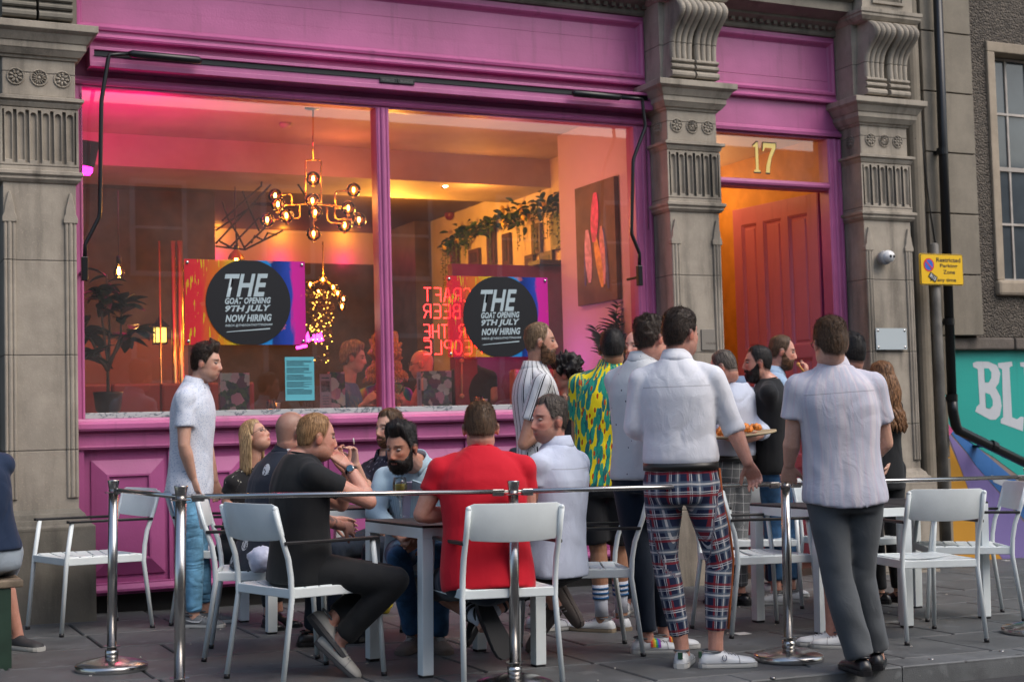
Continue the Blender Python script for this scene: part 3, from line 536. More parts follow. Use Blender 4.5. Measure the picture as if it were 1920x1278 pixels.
# letters B L U
def letter(P, holes=()):
    painted(P, WHM, 'painted_letter', .005)
    for h in holes: painted(h, TEAL, 'painted_letter_hole', .008)
def Z6(P): return [(1640+x/2.778, 440+y/2.778) for x, y in P]
letter(Z6([(510, 668), (528, 660), (590, 660), (635, 680), (652, 720), (645, 770), (628, 795), (652, 840), (660, 890), (650, 940), (628, 962), (600, 962), (522, 920), (530, 895), (545, 880), (535, 700), (512, 688)]),
       (Z6([(568, 695), (590, 695), (605, 715), (605, 745), (592, 768), (572, 768)]), Z6([(574, 822), (598, 830), (612, 860), (612, 890), (598, 905), (578, 900)])))
letter(Z6([(640, 668), (712, 660), (716, 682), (700, 690), (714, 950), (740, 960), (762, 945), (775, 950), (770, 1022), (655, 980), (655, 960), (668, 950), (662, 700), (642, 690)]))
letter(Z6([(756, 664), (860, 664), (860, 684), (830, 690), (850, 960), (900, 1000), (960, 990), (970, 690), (950, 684), (950, 664), (1040, 664), (1040, 684), (1020, 690), (1010, 1040), (900, 1070), (800, 1010), (775, 690), (758, 684)]))
# sash window
SURR = stone('pale_window_surround', (.40, .33, .25), None, 2, .3)
wn = bpy.data.objects.new('sash_window', None); COL.objects.link(wn); wn.parent = mw
m = MB(); m.box(WX0-.01, WX0+.085, YR-.07, YR+.2, WZ0-.0, WZ1-.08); m.box(WX1-.085, WX1+.01, YR-.07, YR+.2, WZ0, WZ1-.08); m.box(WX0-.01, WX1+.01, YR-.07, YR+.2, WZ1-.08, WZ1+.02); mk('window_surround', m, SURR, wn, bevel=.01)
m = MB(); m.box(WX0-.02, WX1+.05, YR-.10, YR+.2, WZ0-.15, WZ0+.0); mk('window_sill', m, SURR, wn, bevel=.03)
gx0, gx1, gz0, gz1 = WX0+.10, WX1-.10, WZ0+.02, WZ1-.10; SASH = plain('worn_white_paint', (.42, .38, .34), .6, var=.2); bars = MB(); ncol, nrow = 4, 4
cw, rh = (gx1-gx0)/ncol, (gz1-gz0)/nrow
for i in range(ncol+1): bars.box(gx0+i*cw-.011, gx0+i*cw+.011, YR+.09, YR+.12, gz0, gz1)
for j in range(nrow+1): bars.box(gx0, gx1, YR+.085, YR+.118, gz0+j*rh-(.02 if j == 2 else .011), gz0+j*rh+(.02 if j == 2 else .011))
bars.box(gx0-.02, gx1+.02, YR+.125, YR+.14, gz0-.02, gz1+.02) if 0 else None
mk('glazing_bars', bars, SASH, wn)
DARKGL = NT('old_glass'); DARKGL.col(DARKGL.mix(DARKGL.noise(DARKGL.world(), 2.5, 4), (.02, .025, .03), (.10, .12, .135))); DARKGL.rough(.06); DARKGL.b.inputs['Specular IOR Level'].default_value = .8; DARKGL = DARKGL.m
for i in range(ncol):
    for j in range(nrow):
        m = MB(); a = random.uniform(-.006, .006); m.add([(gx0+i*cw+.008, YR+.105+a, gz0+j*rh+.008), (gx0+(i+1)*cw-.008, YR+.105, gz0+j*rh+.008), (gx0+(i+1)*cw-.008, YR+.105, gz0+(j+1)*rh-.008), (gx0+i*cw+.008, YR+.105+a, gz0+(j+1)*rh-.008)], [(0, 1, 2, 3)]); mk('pane', m, DARKGL, wn)
m = MB(); m.prism([(0, 0), (.09, 0), (.10, .12), (.05, .13), (.05, .2), (.02, .2), (0, .12)], (gx0+.012, YR+.10, gz0+rh+.02), (1, 0, 0), (0, 0, 1), (0, .002, 0)); mk('torn_paper', m, plain('torn_white_paper', (.7, .7, .7), .8), wn)
# black downpipe
dp = empty('black_drainpipe', 'tall black drainpipe bending away along the mural', 'drainpipe')
P = [atY(1751, -200, YR-.24), atY(1757, 0, YR-.24), atY(1775, 520, YR-.24), atY(1785, 745, YR-.24)]; e = [atY(1788, 790, YR-.24), atY(1797, 806, YR-.24), atY(2050, 930, YR-.24)]
m = MB(); m.tube([P[0], P[3]], [.043, .043], 16); mk('pipe', m, BLACKM, dp, True); m = MB(); m.tube([P[3], P[3]+(e[0]-P[3])*.6, e[0]+(e[1]-e[0])*.5, e[1], e[1]+(e[2]-e[1])*.06, e[2]], [.047, .047, .047, .046, .044, .043], 16); mk('bend', m, BLACKM, dp, True)
for q in (P[3], P[1]+(P[2]-P[1])*.55, atY(1779, 603, YR-.24), atY(1862, 836, YR-.24)):
    m = MB(); d = (P[2]-P[1])/np.linalg.norm(P[2]-P[1]) if q[2] > 1.2 else (e[2]-e[1])/np.linalg.norm(e[2]-e[1]); m.tube([q-d*.03, q+d*.03], .052, 16); m.box(q[0]-.03, q[0]+.03, q[1]+.03, YR, q[2]-.012, q[2]+.012); mk('pipe_bracket', m, BLACKM, dp)
# sign
sg = empty('parking_sign', 'yellow restricted parking zone sign on a grey post', 'road sign'); YS = 10.0
a = atY(1760, 470, YS); m = MB(); m.tube([(a[0], YS+.06, gz(a[0])-.02), (a[0], YS+.06, a[2]+.06), (a[0], YS+.06, a[2]+.075)], [.042, .042, .03], 16); mk('post', m, plain('galvanised_grey', (.15, .14, .125), .6, .2, var=.35, vs=5), sg, True)
c0, c1 = atY(1727, 533, YS), atY(1804, 478, YS); SWd, SH = c1[0]-c0[0], c1[2]-c0[2]
def rrect(x0, x1, z0, z1, r, n=5): return [(cx+r*math.cos(t), cz+r*math.sin(t)) for cx, cz, a in ((x1-r, z0+r, -90), (x1-r, z1-r, 0), (x0+r, z1-r, 90), (x0+r, z0+r, 180)) for t in np.linspace(R_(a), R_(a+90), n)]
YELP = plain('sign_yellow', (.83, .50, .01), .35, emit=None); BLKP = plain('sign_black', (.02, .02, .02), .4)
m = MB(); m.prism(rrect(c0[0], c1[0], c0[2], c1[2], .02), (0, YS-.003, 0), (1, 0, 0), (0, 0, 1), (0, .003, 0)); mk('border', m, BLKP, sg)
m = MB(); m.prism(rrect(c0[0]-.004, c1[0]+.004, c0[2]-.004, c1[2]+.004, .022), (0, YS, 0), (1, 0, 0), (0, 0, 1), (0, .012, 0)); mk('plate', m, YELP, sg)
m = MB(); m.prism(rrect(c0[0]+.006, c1[0]-.006, c0[2]+.006, c1[2]-.006, .016), (0, YS-.0045, 0), (1, 0, 0), (0, 0, 1), (0, .002, 0)); mk('face', m, YELP, sg)
for txt, x0, x1, z0, z1 in (('Restricted', .37, .94, .745, .885), ('Parking', .45, .86, .555, .685), ('Zone', .52, .80, .355, .485), ('At any time', .20, .82, .09, .22)):
    text_on('sign_lettering', txt, .05, (c0[0]+SWd*x0, YS-.006, c0[2]+SH*(z0-(.02 if 'g' in txt or 'y' in txt else 0))), (1, 0, 0), (0, 0, 1), BLKP, sg, fit=(SWd*(x1-x0), SH*(z1-z0+(.02 if 'g' in txt or 'y' in txt else 0))), offset=.0009)
rc = (c0[0]+SWd*.19, c0[2]+SH*.64); rr = SH*.22
for nm, r, c, d in (('roundel', rr, (.65, .03, .03), .0065), ('roundel_centre', rr*.78, (.02, .13, .55), .0075)):
    m = MB(); m.prism([(r*math.cos(t), r*math.sin(t)) for t in np.linspace(0, 6.283, 28, endpoint=False)], (rc[0], YS-d, rc[1]), (1, 0, 0), (0, 0, 1), (0, .001, 0)); mk(nm, m, plain(nm, c, .4), sg)
m = MB(); q = rr*.86*.707; m.beam((rc[0]-q, YS-.0085, rc[1]+q), (rc[0]+q, YS-.0085, rc[1]-q), .001, rr*.2, up=(1, 0, 1)); mk('roundel_bar', m, bpy.data.materials['roundel'], sg)
an = R_(-33); ex = np.array([math.cos(an), 0, math.sin(an)]); ey = np.array([-math.sin(an), 0, math.cos(an)]); o = np.array([c0[0]+SWd*.19, YS-.0095, c0[2]+SH*.30])
m = MB(); m.prism([(-.005, -.018), (.088, -.018), (.088, .035), (-.005, .035)], o, ex, ey, (0, .001, 0)); st = mk('number_sticker', m, BLKP, sg)
text_on('sticker_lettering', '0115', .05, o+ex*.004-ey*.009-np.array([0, .0012, 0]), ex, ey, plain('sticker_white', (.75, .75, .75), .5), st, fit=(.074, .034), offset=.001)
# building across the street (seen only as reflections)
ob = empty('opposite_building', 'brick building with white windows reflected in the shop glass', 'building')
m = MB(); m.box(-30, 30, -8.6, -8, -1, 7.6); mk('wall', m, plain('brick_red', (.42, .34, .28), .8, var=.2), ob); wf = MB(); wf.box(-.55, .55, 0, .06, -.95, .95); wfm = wf.mesh('window', plain('white_window_paint', (.75, .75, .72), .5)); gp = MB().box(-.45, .45, .06, .07, -.85, -.03).box(-.45, .45, .06, .07, .03, .85).mesh('pane', DARKGL)
for i in range(-8, 9):
    for z in (2.2, 5.2):
        o = put('window', wfm, ob, loc=(i*2.6+.7, -8, z)); put('pane', gp, o)
# ================================================================ interior
ROOMW = plain('cream_plaster', (.42, .33, .27), .7, var=.1, vs=2); DARKW = plain('dark_brown_paint', (.07, .035, .022), .55, var=.3)
MAG = plain('dark_magenta_paint', (.20, .02, .06), .5, var=.15)
rm = empty('bar_interior', 'interior shell of the bar behind the window, walls, beam and ceiling', 'room')
def part(nm, mat, *boxes, parent=rm, bevel=0., **kw):
    m = MB()
    for b in boxes: m.box(*b)
    return mk(nm, m, mat, parent, bevel=bevel, **kw)
part('ceiling', ROOMW, (1.0, 6.6, 10.27, 12.7, 3.8, 3.85)); part('ceiling_beam', ROOMW, (1.0, 6.6, 12.7, 13.7, 3.52, 3.86)); part('rear_ceiling', plain('brown_ceiling', (.11, .065, .04), .7), (1.0, 6.6, 13.7, 19, 3.62, 3.68))
part('back_wall', plain('cove_plaster', (.6, .5, .45), .7), (1.0, 6.6, 17, 17.1, 3.2, 3.65)); part('back_panelling', DARKW, (1.0, 6.6, 16.95, 17.1, -.2, 3.22)); part('floor', WOODD, (1.0, 6.6, 10.25, 19, -.3, .1))
part('left_wall', DARKW, (1.0, 1.15, 10.27, 19, -.2, 3.8)); part('brown_partition', plain('bronze_panelling', (.075, .045, .025), .4, var=.3), (1.15, atY(404, 500, 14.5)[0], 14.5, 14.6, 0, 3.62))
part('side_wall', plain('warm_cream_wall', (.62, .50, .38), .7, var=.12, vs=2), (6.50, 6.56, 11.62, 15.85, 0, 3.9)); part('dark_return', DARKW, (6.3, 6.56, 15.86, 17, 0, 3.62)); part('pier', plain('pink_white_wall', (.68, .52, .50), .7), (6.03, 6.56, 10.28, 11.62, 0, 3.85)); part('front_lining', ROOMW, (1.0, 6.56, 10.27, 10.3, 3.6, 3.85))
zp = atY(850, 494, 12.)[2]; xa, xb = atY(850, 600, 12.)[0], atY(1066, 600, 12.)[0]
part('magenta_partition', MAG, (xa, 6.5, 12, 12.1, 0, zp)); part('shelf', WOODD, (atY(1008, 500, 11.9)[0], 6.5, 11.85, 12.1, zp, zp+.04))
BOOTH = plain('tan_leather', (.34, .12, .03), .45, var=.15, bump=.001)
def thing_box(nm, label, cat, mat, boxes, bevel=.02, pn='panel', **kw):
    e = empty(nm, label, cat, **kw)
    for i, b in enumerate(boxes): part(pn, mat, b, parent=e, bevel=bevel)
    return e
xx = lambda px, Y, y=700: atY(px, y, Y)[0]
thing_box('booth_seat', 'tan leather booth behind the right half of the window', 'booth seat', BOOTH, [(xx(955, 11.6)+i*.31, xx(955, 11.6)+i*.31+.30, 11.5, 11.62, .1, 1.68) for i in range(4)])
thing_box('booth_seat', 'dull red leather booth behind the leafy potted tree', 'booth seat', plain('red_leather', (.22, .04, .03), .45), [(1.75+i*.40, 2.14+i*.40, 12.2, 12.35, .1, 1.62) for i in range(4)])
thing_box('counter_panel', 'orange wooden panel behind the small lantern', 'panel', plain('orange_wood', (.30, .11, .03), .5), [(1.9, 3.0, 13.2, 13.3, 1.5, 2.05)], bevel=0)
# brass columns
bc = empty('brass_column', 'polished brass pole cluster left of the first poster', 'column')
for px, r in ((326, .022), (338, .026), (300, .008)):
    c = atY(px, 550, 12.3); m = MB(); m.tube([(c[0], 12.3, .1), (c[0], 12.3, atY(px, 452, 12.3)[2])], r, 14); mk('pole', m, GOLD, bc, True)
lamp((2.9, 11.9, 2.4), 1.5, (1., .5, .15), .05)
# posters
CELL = [(0, (.75, .02, .05)), (.12, (.78, .03, .05)), (.2, (.75, .14, .03)), (.28, (.78, .22, .02)), (.38, (.78, .55, .03)), (.46, (.7, .6, .05)), (.58, (.02, .25, .6)), (.70, (.02, .22, .58)), (.73, (.01, .03, .16)), (.82, (.015, .05, .32)), (.88, (.03, .06, .38)), (.905, (.60, .02, .32)), (1., (.55, .02, .28))]
def poster(x0, x1, z0, z1, label):
    Y = YG+.006; W_, H_ = x1-x0, z1-z0; root = empty('opening_poster', label, 'poster', (x0, Y, z0), group='opening posters on the glass')
    t = NT('poster_print'); o = t.obj(); s = t.xyz(o); u = t.math('DIVIDE', s[0], W_); n = t.noise(t.mp(o, (5, 1, 1.6)), 2.2, 5, .6, 1.5); n2 = t.noise(t.mp(o, (16, 1, 2)), 3, 3)
    u = t.math('ADD', u, t.math('MULTIPLY', t.math('SUBTRACT', n, .5), .10)); r = t.n('ValToRGB', n0=u); e = r.color_ramp.elements
    while len(e) > 1: e.remove(e[-1])
    e[0].position = 0; e[0].color = CELL[0][1]+(1,)
    for p_, c_ in CELL[1:]: q = e.new(p_); q.color = c_+(1,)
    c = r.outputs[0]; left = t.math('LESS_THAN', u, .5); sp = t.math('MULTIPLY', t.ramp(n2, .60, .63), left); c = t.mix(sp, c, (.75, .50, .02)); c = t.mix(t.math('MULTIPLY', t.ramp(t.noise(o, 9, 4), .62, .66), .5), c, (.7, .15, .08)); t.col(c); t.rough(.25); tr_ = t.n('BsdfTransparent'); mx_ = t.n('MixShader', n0=t.math('MULTIPLY', t.math('LESS_THAN', s[0], W_*.42), .30)); t.set(mx_.inputs[1], t.b.outputs[0]); t.set(mx_.inputs[2], tr_.outputs[0]); t.set(t.out.inputs[0], mx_.outputs[0])
    m = MB(); m.add([(0, 0, 0), (W_, 0, 0), (W_, 0, H_), (0, 0, H_)], [(0, 1, 2, 3)]); mk('board', m, t.m, root)
    r = H_*.50; cx = W_*.52; DK = plain('poster_black', (.018, .019, .022), .3)
    m = MB(); pts = []
    for a in np.linspace(0, 2*math.pi, 64, endpoint=False): pts.append((cx+r*1.02*math.cos(a), min(max(H_/2+r*1.02*math.sin(a), .001), H_-.001)))
    m.prism(pts, (0, -.0045, 0), (1, 0, 0), (0, 0, 1), (0, .001, 0)); mk('black_disc', m, DK, root)
    PT = plain('poster_pale_print', (.40, .50, .54), .5); X0 = W_*.325
    for tx, zz, h, w, sh in (('THE', .56, .27, .36, .30), ('GOAT OPENING', .475, .075, .38, .25), ('9TH JULY', .365, .095, .38, .25), ('NOW HIRING', .265, .085, .385, .25), ('INBOX @THEGOATNOTTINGHAM', .205, .035, .39, .2)):
        text_on('poster_lettering', tx, .1, (X0, -.0055, H_*zz), (1, 0, .03), (.0, 0, 1), PT, root, fit=(W_*w, H_*h), shear=sh, offset=.0028 if h > .2 else (.0038 if h > .06 else .002), space=1.04)
    m = MB(); m.prism([(X0, H_*.145), (X0+W_*.37, H_*.185), (X0+W_*.37, H_*.20), (X0+W_*.02, H_*.155)], (0, -.0055, 0), (1, 0, 0), (0, 0, 1), (0, .001, 0)); mk('underline', m, PT, root)
    sm = MB().ball((0, 0, 0), (.011, .004, .011), 10, 6).mesh('screw', STEEL, True)
    for a in (.022, W_-.022):
        for b in (.025, H_-.025): put('screw', sm, root, loc=(a, -.005, b))
poster(2.290, 3.168, 1.815, 2.42, 'bright opening poster in the left half of the window')
poster(4.283, 5.145, 1.72, 2.34, 'bright opening poster in the right half, beside the red neon')
# cyan notice
e = empty('paper_notice', 'cyan paper notice with small print taped inside the window', 'notice'); a, b = atY(534, 669, YG+.02), atY(590, 750, YG+.02)
m = MB(); m.box(a[0], b[0], YG+.02, YG+.022, b[2], a[2]); mk('sheet', m, plain('cyan_paper', (.10, .42, .50), .6), e)
m = MB(); z = a[2]-.03; PRN = plain('small_print', (.03, .10, .13), .7); k = 0
while z > b[2]+.04:
    L = (b[0]-a[0])-.03-random.choice((0, .0, .02, .06)); 
    if k % 6 != 5: m.box(a[0]+.012, a[0]+.012+L, YG+.0185, YG+.0195, z, z+.0035)
    z -= .0085; k += 1
mk('print_lines', m, PRN, e, kind='stuff')
# banana-free abstract canvas on the pier
cv = empty('abstract_canvas', 'tall canvas with loose pink and orange strokes on the right inner wall', 'painting')
q0, q1 = atX(1083, 460, 6.0), atX(1157, 440, 6.0); zt_, zb2 = 3.25, 2.215
m = MB(); m.box(5.985, 6.03, q1[1], q0[1], zb2, zt_); mk('canvas', m, plain('brown_canvas', (.12, .065, .025), .7, var=.25), cv, bevel=.004)
for (y0, z0, y1, z1, w, c) in ((.72, 2.86, .78, 2.38, .12, (.06, .04, .22)), (.70, 2.86, .66, 2.40, .26, (.62, .34, .40)), (.30, 2.84, .20, 2.32, .14, (.05, .04, .2)), (.34, 2.86, .30, 2.36, .20, (.60, .24, .22)), (.50, 2.80, .34, 2.34, .22, (.66, .34, .04)), (.46, 3.16, .52, 2.74, .30, (.62, .02, .16))):
    L = q0[1]-q1[1]; ya, yb = q1[1]+L*y0, q1[1]+L*y1; m = MB(); nn = 9; pts = []
    for s_ in (1, -1):
        for k in (range(nn) if s_ > 0 else range(nn-1, -1, -1)):
            u = k/(nn-1); pts.append((ya+(yb-ya)*u+s_*w*L*.33*math.sin(math.pi*(.06+.88*u))**.6, z0+(z1-z0)*u))
    m.prism(pts, (5.984-.0005*len(cv.children), 0, 0), (0, 1, 0), (0, 0, 1), (-.002, 0, 0)); mk('paint_stroke', m, plain('stroke', c, .6, var=.3, vs=20), cv)
# leaves
def leaf_mesh(L, W, bend=.3, nm='leaf', mat=None, n=5):
    m = MB(); rows = []
    for i in range(n+1):
        u = i/n; w = W*math.sin(math.pi*min(1, u*.93+.04))**.8/2; z = -bend*L*u*u; rows.append([(-w, L*u, z+w*.35), (0, L*u, z), (w, L*u, z+w*.35)])
    m.loft(rows, close=False, caps=False); return m.mesh(nm, mat, True)
LEAF = plain('dark_green_leaf', (.022, .055, .018), .35, var=.4, vs=8); LEAF2 = plain('mid_green_leaf', (.035, .085, .02), .4, var=.4, vs=8); BARK = plain('bark', (.16, .12, .08), .8, var=.2, bump=.002)
def orient(d, up=(0, 0, 1), roll=0.):
    d = Vector(d).normalized(); r = d.cross(Vector(up)); r = r.normalized() if r.length > 1e-3 else Vector((1, 0, 0)); u = r.cross(d); M3 = Matrix((r, d, u)).transposed(); return (M3 @ Matrix.Rotation(roll, 3, 'Y')).to_quaternion()
def bigleaf_plant(nm, label, base, stems, L, W, per, pot=True, mat=LEAF, fern=False):
    root = empty(nm, label, 'potted plant', base)
    if pot: m = MB(); m.lathe([(.06, 0), (.085, .02), (.10, .13), (.105, .15), (.09, .15), (.085, .12), (.0, .12)], n=20); mk('pot', m, BLACKP, root, True)
    me = leaf_mesh(L, W, mat=mat); st = MB()
    for S in stems:
        st.tube(S, [.014]+[.009]*(len(S)-2)+[.005], 7); end = np.array(S[-1]); prev = np.array(S[-2])
        for k in range(per):
            u = random.random()*.9; c = end+(prev-end)*u*.8; a = random.random()*6.28; el = random.uniform(-.3, .8); o = put('leaf', me, root, loc=c); o.rotation_mode = 'QUATERNION'; o.rotation_quaternion = orient((math.cos(a)*math.cos(el), math.sin(a)*math.cos(el), math.sin(el)), roll=random.uniform(-.5, .5)); s = random.uniform(.7, 1.15); o.scale = (s, s, s)
    mk('stem', st, BARK, root, True)
b = atY(203, 774, 10.45)
bigleaf_plant('potted_tree', 'dark leafy potted tree at the left end of the window sill', (b[0], 10.45, 1.352), [[(0, 0, .1), (.0, 0, .35), (-.03, 0, .62), (-.06, 0, .88)], [(0, 0, .3), (.02, .02, .6), (.0, 0, .98)], [(0, 0, .35), (.1, 0, .5), (.2, 0, .58)], [(0, 0, .3), (-.1, .02, .5), (-.16, 0, .6)], [(0, 0, .3), (.09, -.02, .55), (.1, 0, .78)], [(0, 0, .3), (-.08, 0, .42), (-.15, 0, .38)]], .17, .085, 17)
b = atY(1150, 640, 10.55); fb = empty('leafy_plant', 'spiky green plant low in the right corner of the window', 'potted plant', (b[0], 10.55, 1.55)); me = leaf_mesh(.14, .06, .2, mat=LEAF); st = MB()
for S in ([(0, 0, 0), (.0, 0, .3), (.05, 0, .62)], [(0, 0, 0), (-.08, 0, .25), (-.17, .0, .42)], [(0, 0, 0), (.12, 0, .2), (.2, 0, .35)], [(0, 0, 0), (.03, .05, .3), (.12, .05, .5)]):
    st.tube(S, [.008, .006, .003], 6); A = [np.array(q, float) for q in S]
    for k in range(20):
        u = k/19; c = A[0]*(1-u)**2+2*A[1]*u*(1-u)+A[2]*u*u
        for s_ in (-1, 1): o = put('leaf', me, fb, loc=c); o.rotation_mode = 'QUATERNION'; o.rotation_quaternion = orient((s_*.8, random.uniform(-.5, .3), .55)); q = .6+.6*math.sin(math.pi*u); o.scale = (q, q, q)
mk('stem', st, LEAF2, fb, True)
# window sill goods
t = NT('floral_print'); o = t.obj(); 
o = t.n('VectorMath', operation='ADD', n0=o, n1=t.n('VectorMath', operation='SCALE', n0=t.n('TexNoise', i_Vector=o, i_Scale=34., i_Detail=3.).outputs[1], i_Scale=.05).outputs[0]).outputs[0]; v = t.n('TexVoronoi', i_Vector=t.mp(o, (1, .1, 1)), i_Scale=12.); dist, vc = v.outputs[0], v.outputs[1]; sc = t.n('SeparateColor', n0=vc).outputs
rg = t.math('ABSOLUTE', t.math('SUBTRACT', t.math('FRACT', t.math('MULTIPLY', dist, 5.)), .5)); r = t.n('ValToRGB', n0=sc[0]); e = r.color_ramp.elements; e[0].color = (.85, .80, .70, 1); e[1].position = .45; e[1].color = (.75, .16, .32, 1); q = e.new(.7); q.color = (.75, .72, .60, 1); q = e.new(.85); q.color = (.12, .02, .08, 1)
fc = t.mix(t.math('MULTIPLY', rg, .22), r.outputs[0], (.35, .25, .2)); bgc = t.mix(t.ramp(t.noise(o, 30, 3), .45, .55), (.015, .03, .05), (.05, .10, .05)); t.col(t.mix(t.ramp(dist, .5, .42), fc, bgc)); 
t.col(t.mix(t.ramp(dist, .56, .62), fc, bgc)); t.rough(.5); FLOR = t.m
def menu(px0, px1, y0, y1, label, leaflet=None, Y=10.28):
    e = empty('floral_menu_box', label, 'menu box', group=None); a, b = atY(px0, y0, Y), atY(px1, y1, Y)
    m = MB(); m.box(a[0], b[0], Y, Y+.05, 1.352, a[2]); mk('box', m, FLOR, e, bevel=.002)
    if leaflet:
        p0, p1 = atY(leaflet[0], leaflet[2], Y-.03), atY(leaflet[1], y1, Y-.03); lf_ = empty('pink_leaflet', 'pink leaflet on the sill before the '+label.replace(' in the right half of the window', ' nearer the neon').replace(' left of the window mullion', ''), 'leaflet'); m = MB(); m.box(p0[0], p1[0], Y-.03, Y-.028, 1.352, p0[2]); mk('sheet', m, plain('pink_paper', (.55, .28, .33), .6), lf_)
        m = MB(); h = p0[2]-1.352; m.box(p0[0]+.012, p1[0]-.012, Y-.032, Y-.0305, 1.352+h*.48, 1.352+h*.80); mk('printed_photo', m, plain('printed_photo', (.14, .06, .07), .6, var=.8, vs=60), lf_)
        m = MB()
        for k in range(4): m.box(p0[0]+.02, p1[0]-.02, Y-.032, Y-.0305, 1.352+h*(.12+.08*k), 1.352+h*(.135+.08*k))
        m.box(p0[0]+.015, p1[0]-.015, Y-.032, Y-.0305, 1.352+h*.87, 1.352+h*.9); mk('print_lines', m, PRN, lf_)
menu(412, 469, 699, 770, 'floral menu box beside the profile of the standing man')
menu(618, 648, 697, 768, 'narrow floral menu box left of the window mullion', (599, 622, 701))
menu(793, 848, 695, 763, 'floral menu box in the right half of the window', (781, 791, 697))
def candle(px, py, label, Y=10.33):
    c = atY(px, py, Y); e = empty('tealight_jar', label, 'candle', (c[0], Y, 1.352)); m = MB(); m.lathe([(.03, 0), (.034, .01), (.034, .07), (.031, .07), (.031, .012), (0, .012)], n=18); mk('jar', m, AMBERGLASS, e, True)
    m = MB(); m.lathe([(.02, .012), (.02, .03), (0, .03)], n=14); mk('wax', m, plain('wax', (.7, .6, .5), .4), e); m = MB(); m.lathe([(.001, .03), (.006, .04), (.004, .055), (.0005, .068)], n=10); mk('flame', m, emis('flame', (1., .45, .1), 25), e, True)
    lamp((0, -.0, .085), .5, (1., .45, .12), .015, parent=e)
    e2 = empty('small_cup', 'small white cup beside the '+label, 'cup', (c[0]+.045, Y-.03, 1.352)); m = MB(); m.lathe([(.012, 0), (.018, .05), (.016, .05), (.01, .005)], n=14); mk('cup', m, bpy.data.materials['white_plastic'], e2, True)
candle(508, 760, 'glowing candle jar left of the cyan notice'); candle(897, 752, 'glowing candle jar at the right of the sill')
def wineglass(label, loc, s=1., wine=None):
    e = empty('wine_glass', label, 'wine glass', loc); e.scale = (s, s, s)
    m = MB(); m.lathe([(.036, .0), (.036, .002), (.005, .006), (.0035, .012), (.0035, .09), (.012, .10), (.033, .125), (.041, .155), (.040, .185), (.034, .215), (.033, .215), (.039, .185), (.040, .155), (.032, .127), (.010, .103), (.0, .1)], n=28, caps=False); mk('glass', m, CLEARGLASS, e, True)
    if wine:
        m = MB(); m.lathe([(.002, .1045), (.010, .1055), (.031, .128), (.0388, .155), (.0382, .178), (0.001, .178)], n=28); t = NT('white_wine'); t.col((.85, .75, .15)); t.b.inputs['Transmission Weight'].default_value = .35; t.b.inputs['IOR'].default_value = 1.33; t.rough(.02); mk('wine', m, t.m, e, True)
    return e
c = atY(748, 760, 10.3); wineglass('wine glass inside on the sill right of the mullion', (c[0], 10.3, 1.352), .95, True)
# rope handle panel
e = empty('rope_handle_panel', 'magenta panel with a hanging rope handle behind the window', 'panel'); a, b = atY(854, 672, 10.7), atY(897, 760, 10.7); part('panel', MAG, (a[0], b[0], 10.7, 10.73, 1.2, a[2]), parent=e)
m = MB(); p0, p1 = atY(866, 676, 10.67), atY(866, 742, 10.67); m.tube([p0, p1], .008, 8); m.ball(p1, .02); m.ball(p0, .02); mk('rope', m, plain('rope', (.4, .3, .25), .8), e, True)
# speaker with magenta lamp
e = empty('stage_speaker', 'black speaker with magenta glow at the top left of the window', 'speaker'); a, b = atY(152, 262, 10.6), atY(180, 312, 10.6)
m = MB(); m.prism([(a[0]-.1, b[2]+.02), (b[0]-.02, b[2]-.02), (b[0]+.02, a[2]-.02), (a[0]-.1, a[2])], (0, 10.55, 0), (1, 0, 0), (0, 0, 1), (0, .2, 0)); mk('cabinet', m, BLACKP, e)
m = MB(); m.box(a[0]-.05, b[0]-.03, 10.56, 10.7, b[2]-.05, b[2]-.01); mk('lamp_panel', m, emis('magenta_lamp', (1., .02, .5), 6), e)
ml = lamp((1.7, 10.65, 2.7), 190, (1., .0, .27), .10); ml.data.type = 'SPOT'; ml.data.spot_size = R_(125); ml.data.spot_blend = .8; ml.rotation_euler = (R_(155), 0, R_(-20)); lamp((2.3, 11.2, 3.1), 9, (1., .0, .14), .1)
# smoke detector, spot
e = empty('smoke_detector', 'small round smoke detector on the bar ceiling', 'smoke detector'); c = atZ(535, 233, 3.79); m = MB(); m.lathe([(.05, 0), (.05, -.02), (.03, -.045), (0, -.045)], (c[0], c[1], 3.8), 18); mk('body', m, ROOMW, e, True)
# chandeliers
BULB = emis('bulb_filament', (1., .50, .12), 55)
gm = MB().ball((0, 0, 0), .058, 24, 16).mesh('globe', AMBERGLASS, True); fm = MB().ball((0, 0, 0), (.011, .011, .022), 10, 8).mesh('filament_bulb', BULB, True); cm = MB().lathe([(.014, -.02), (.016, .01), (.01, .015)], n=12).mesh('socket', GOLD, True)
def chandelier(label, Y, cx, cyp, k, globes, tubes, light=22., gs=1.):
    e = empty('globe_chandelier', label, 'chandelier')
    def Q(x, y, dy=0): return atY(cx+(x-587)*k, cyp+(y-390)*k, Y+dy)
    for i, (x, y, dy) in enumerate(globes):
        g = put('globe', gm, e, loc=Q(x, y, dy)); g.scale = (gs,)*3; b_ = put('filament_bulb', fm, g); put('socket', cm, g, loc=(0, 0, -.05))
    m = MB()
    for T in tubes: m.tube([Q(*p_) for p_ in T], .0075*gs, 8)
    mk('brass_frame', m, GOLD, e, True)
    for x, y in ((520, 390), (587, 370), (655, 400)): lamp(Q(x, y, -.25), light/3, (1., .36, .06), .08, parent=e)
    return e
GL = [(587, 335, 0), (586, 376, -.12), (663, 356, .1), (653, 390, .0), (673, 412, -.1), (646, 422, .15), (588, 438, 0), (516, 367, .15), (521, 383, -.05), (501, 412, 0), (537, 404, -.15), (591, 398, .25)]
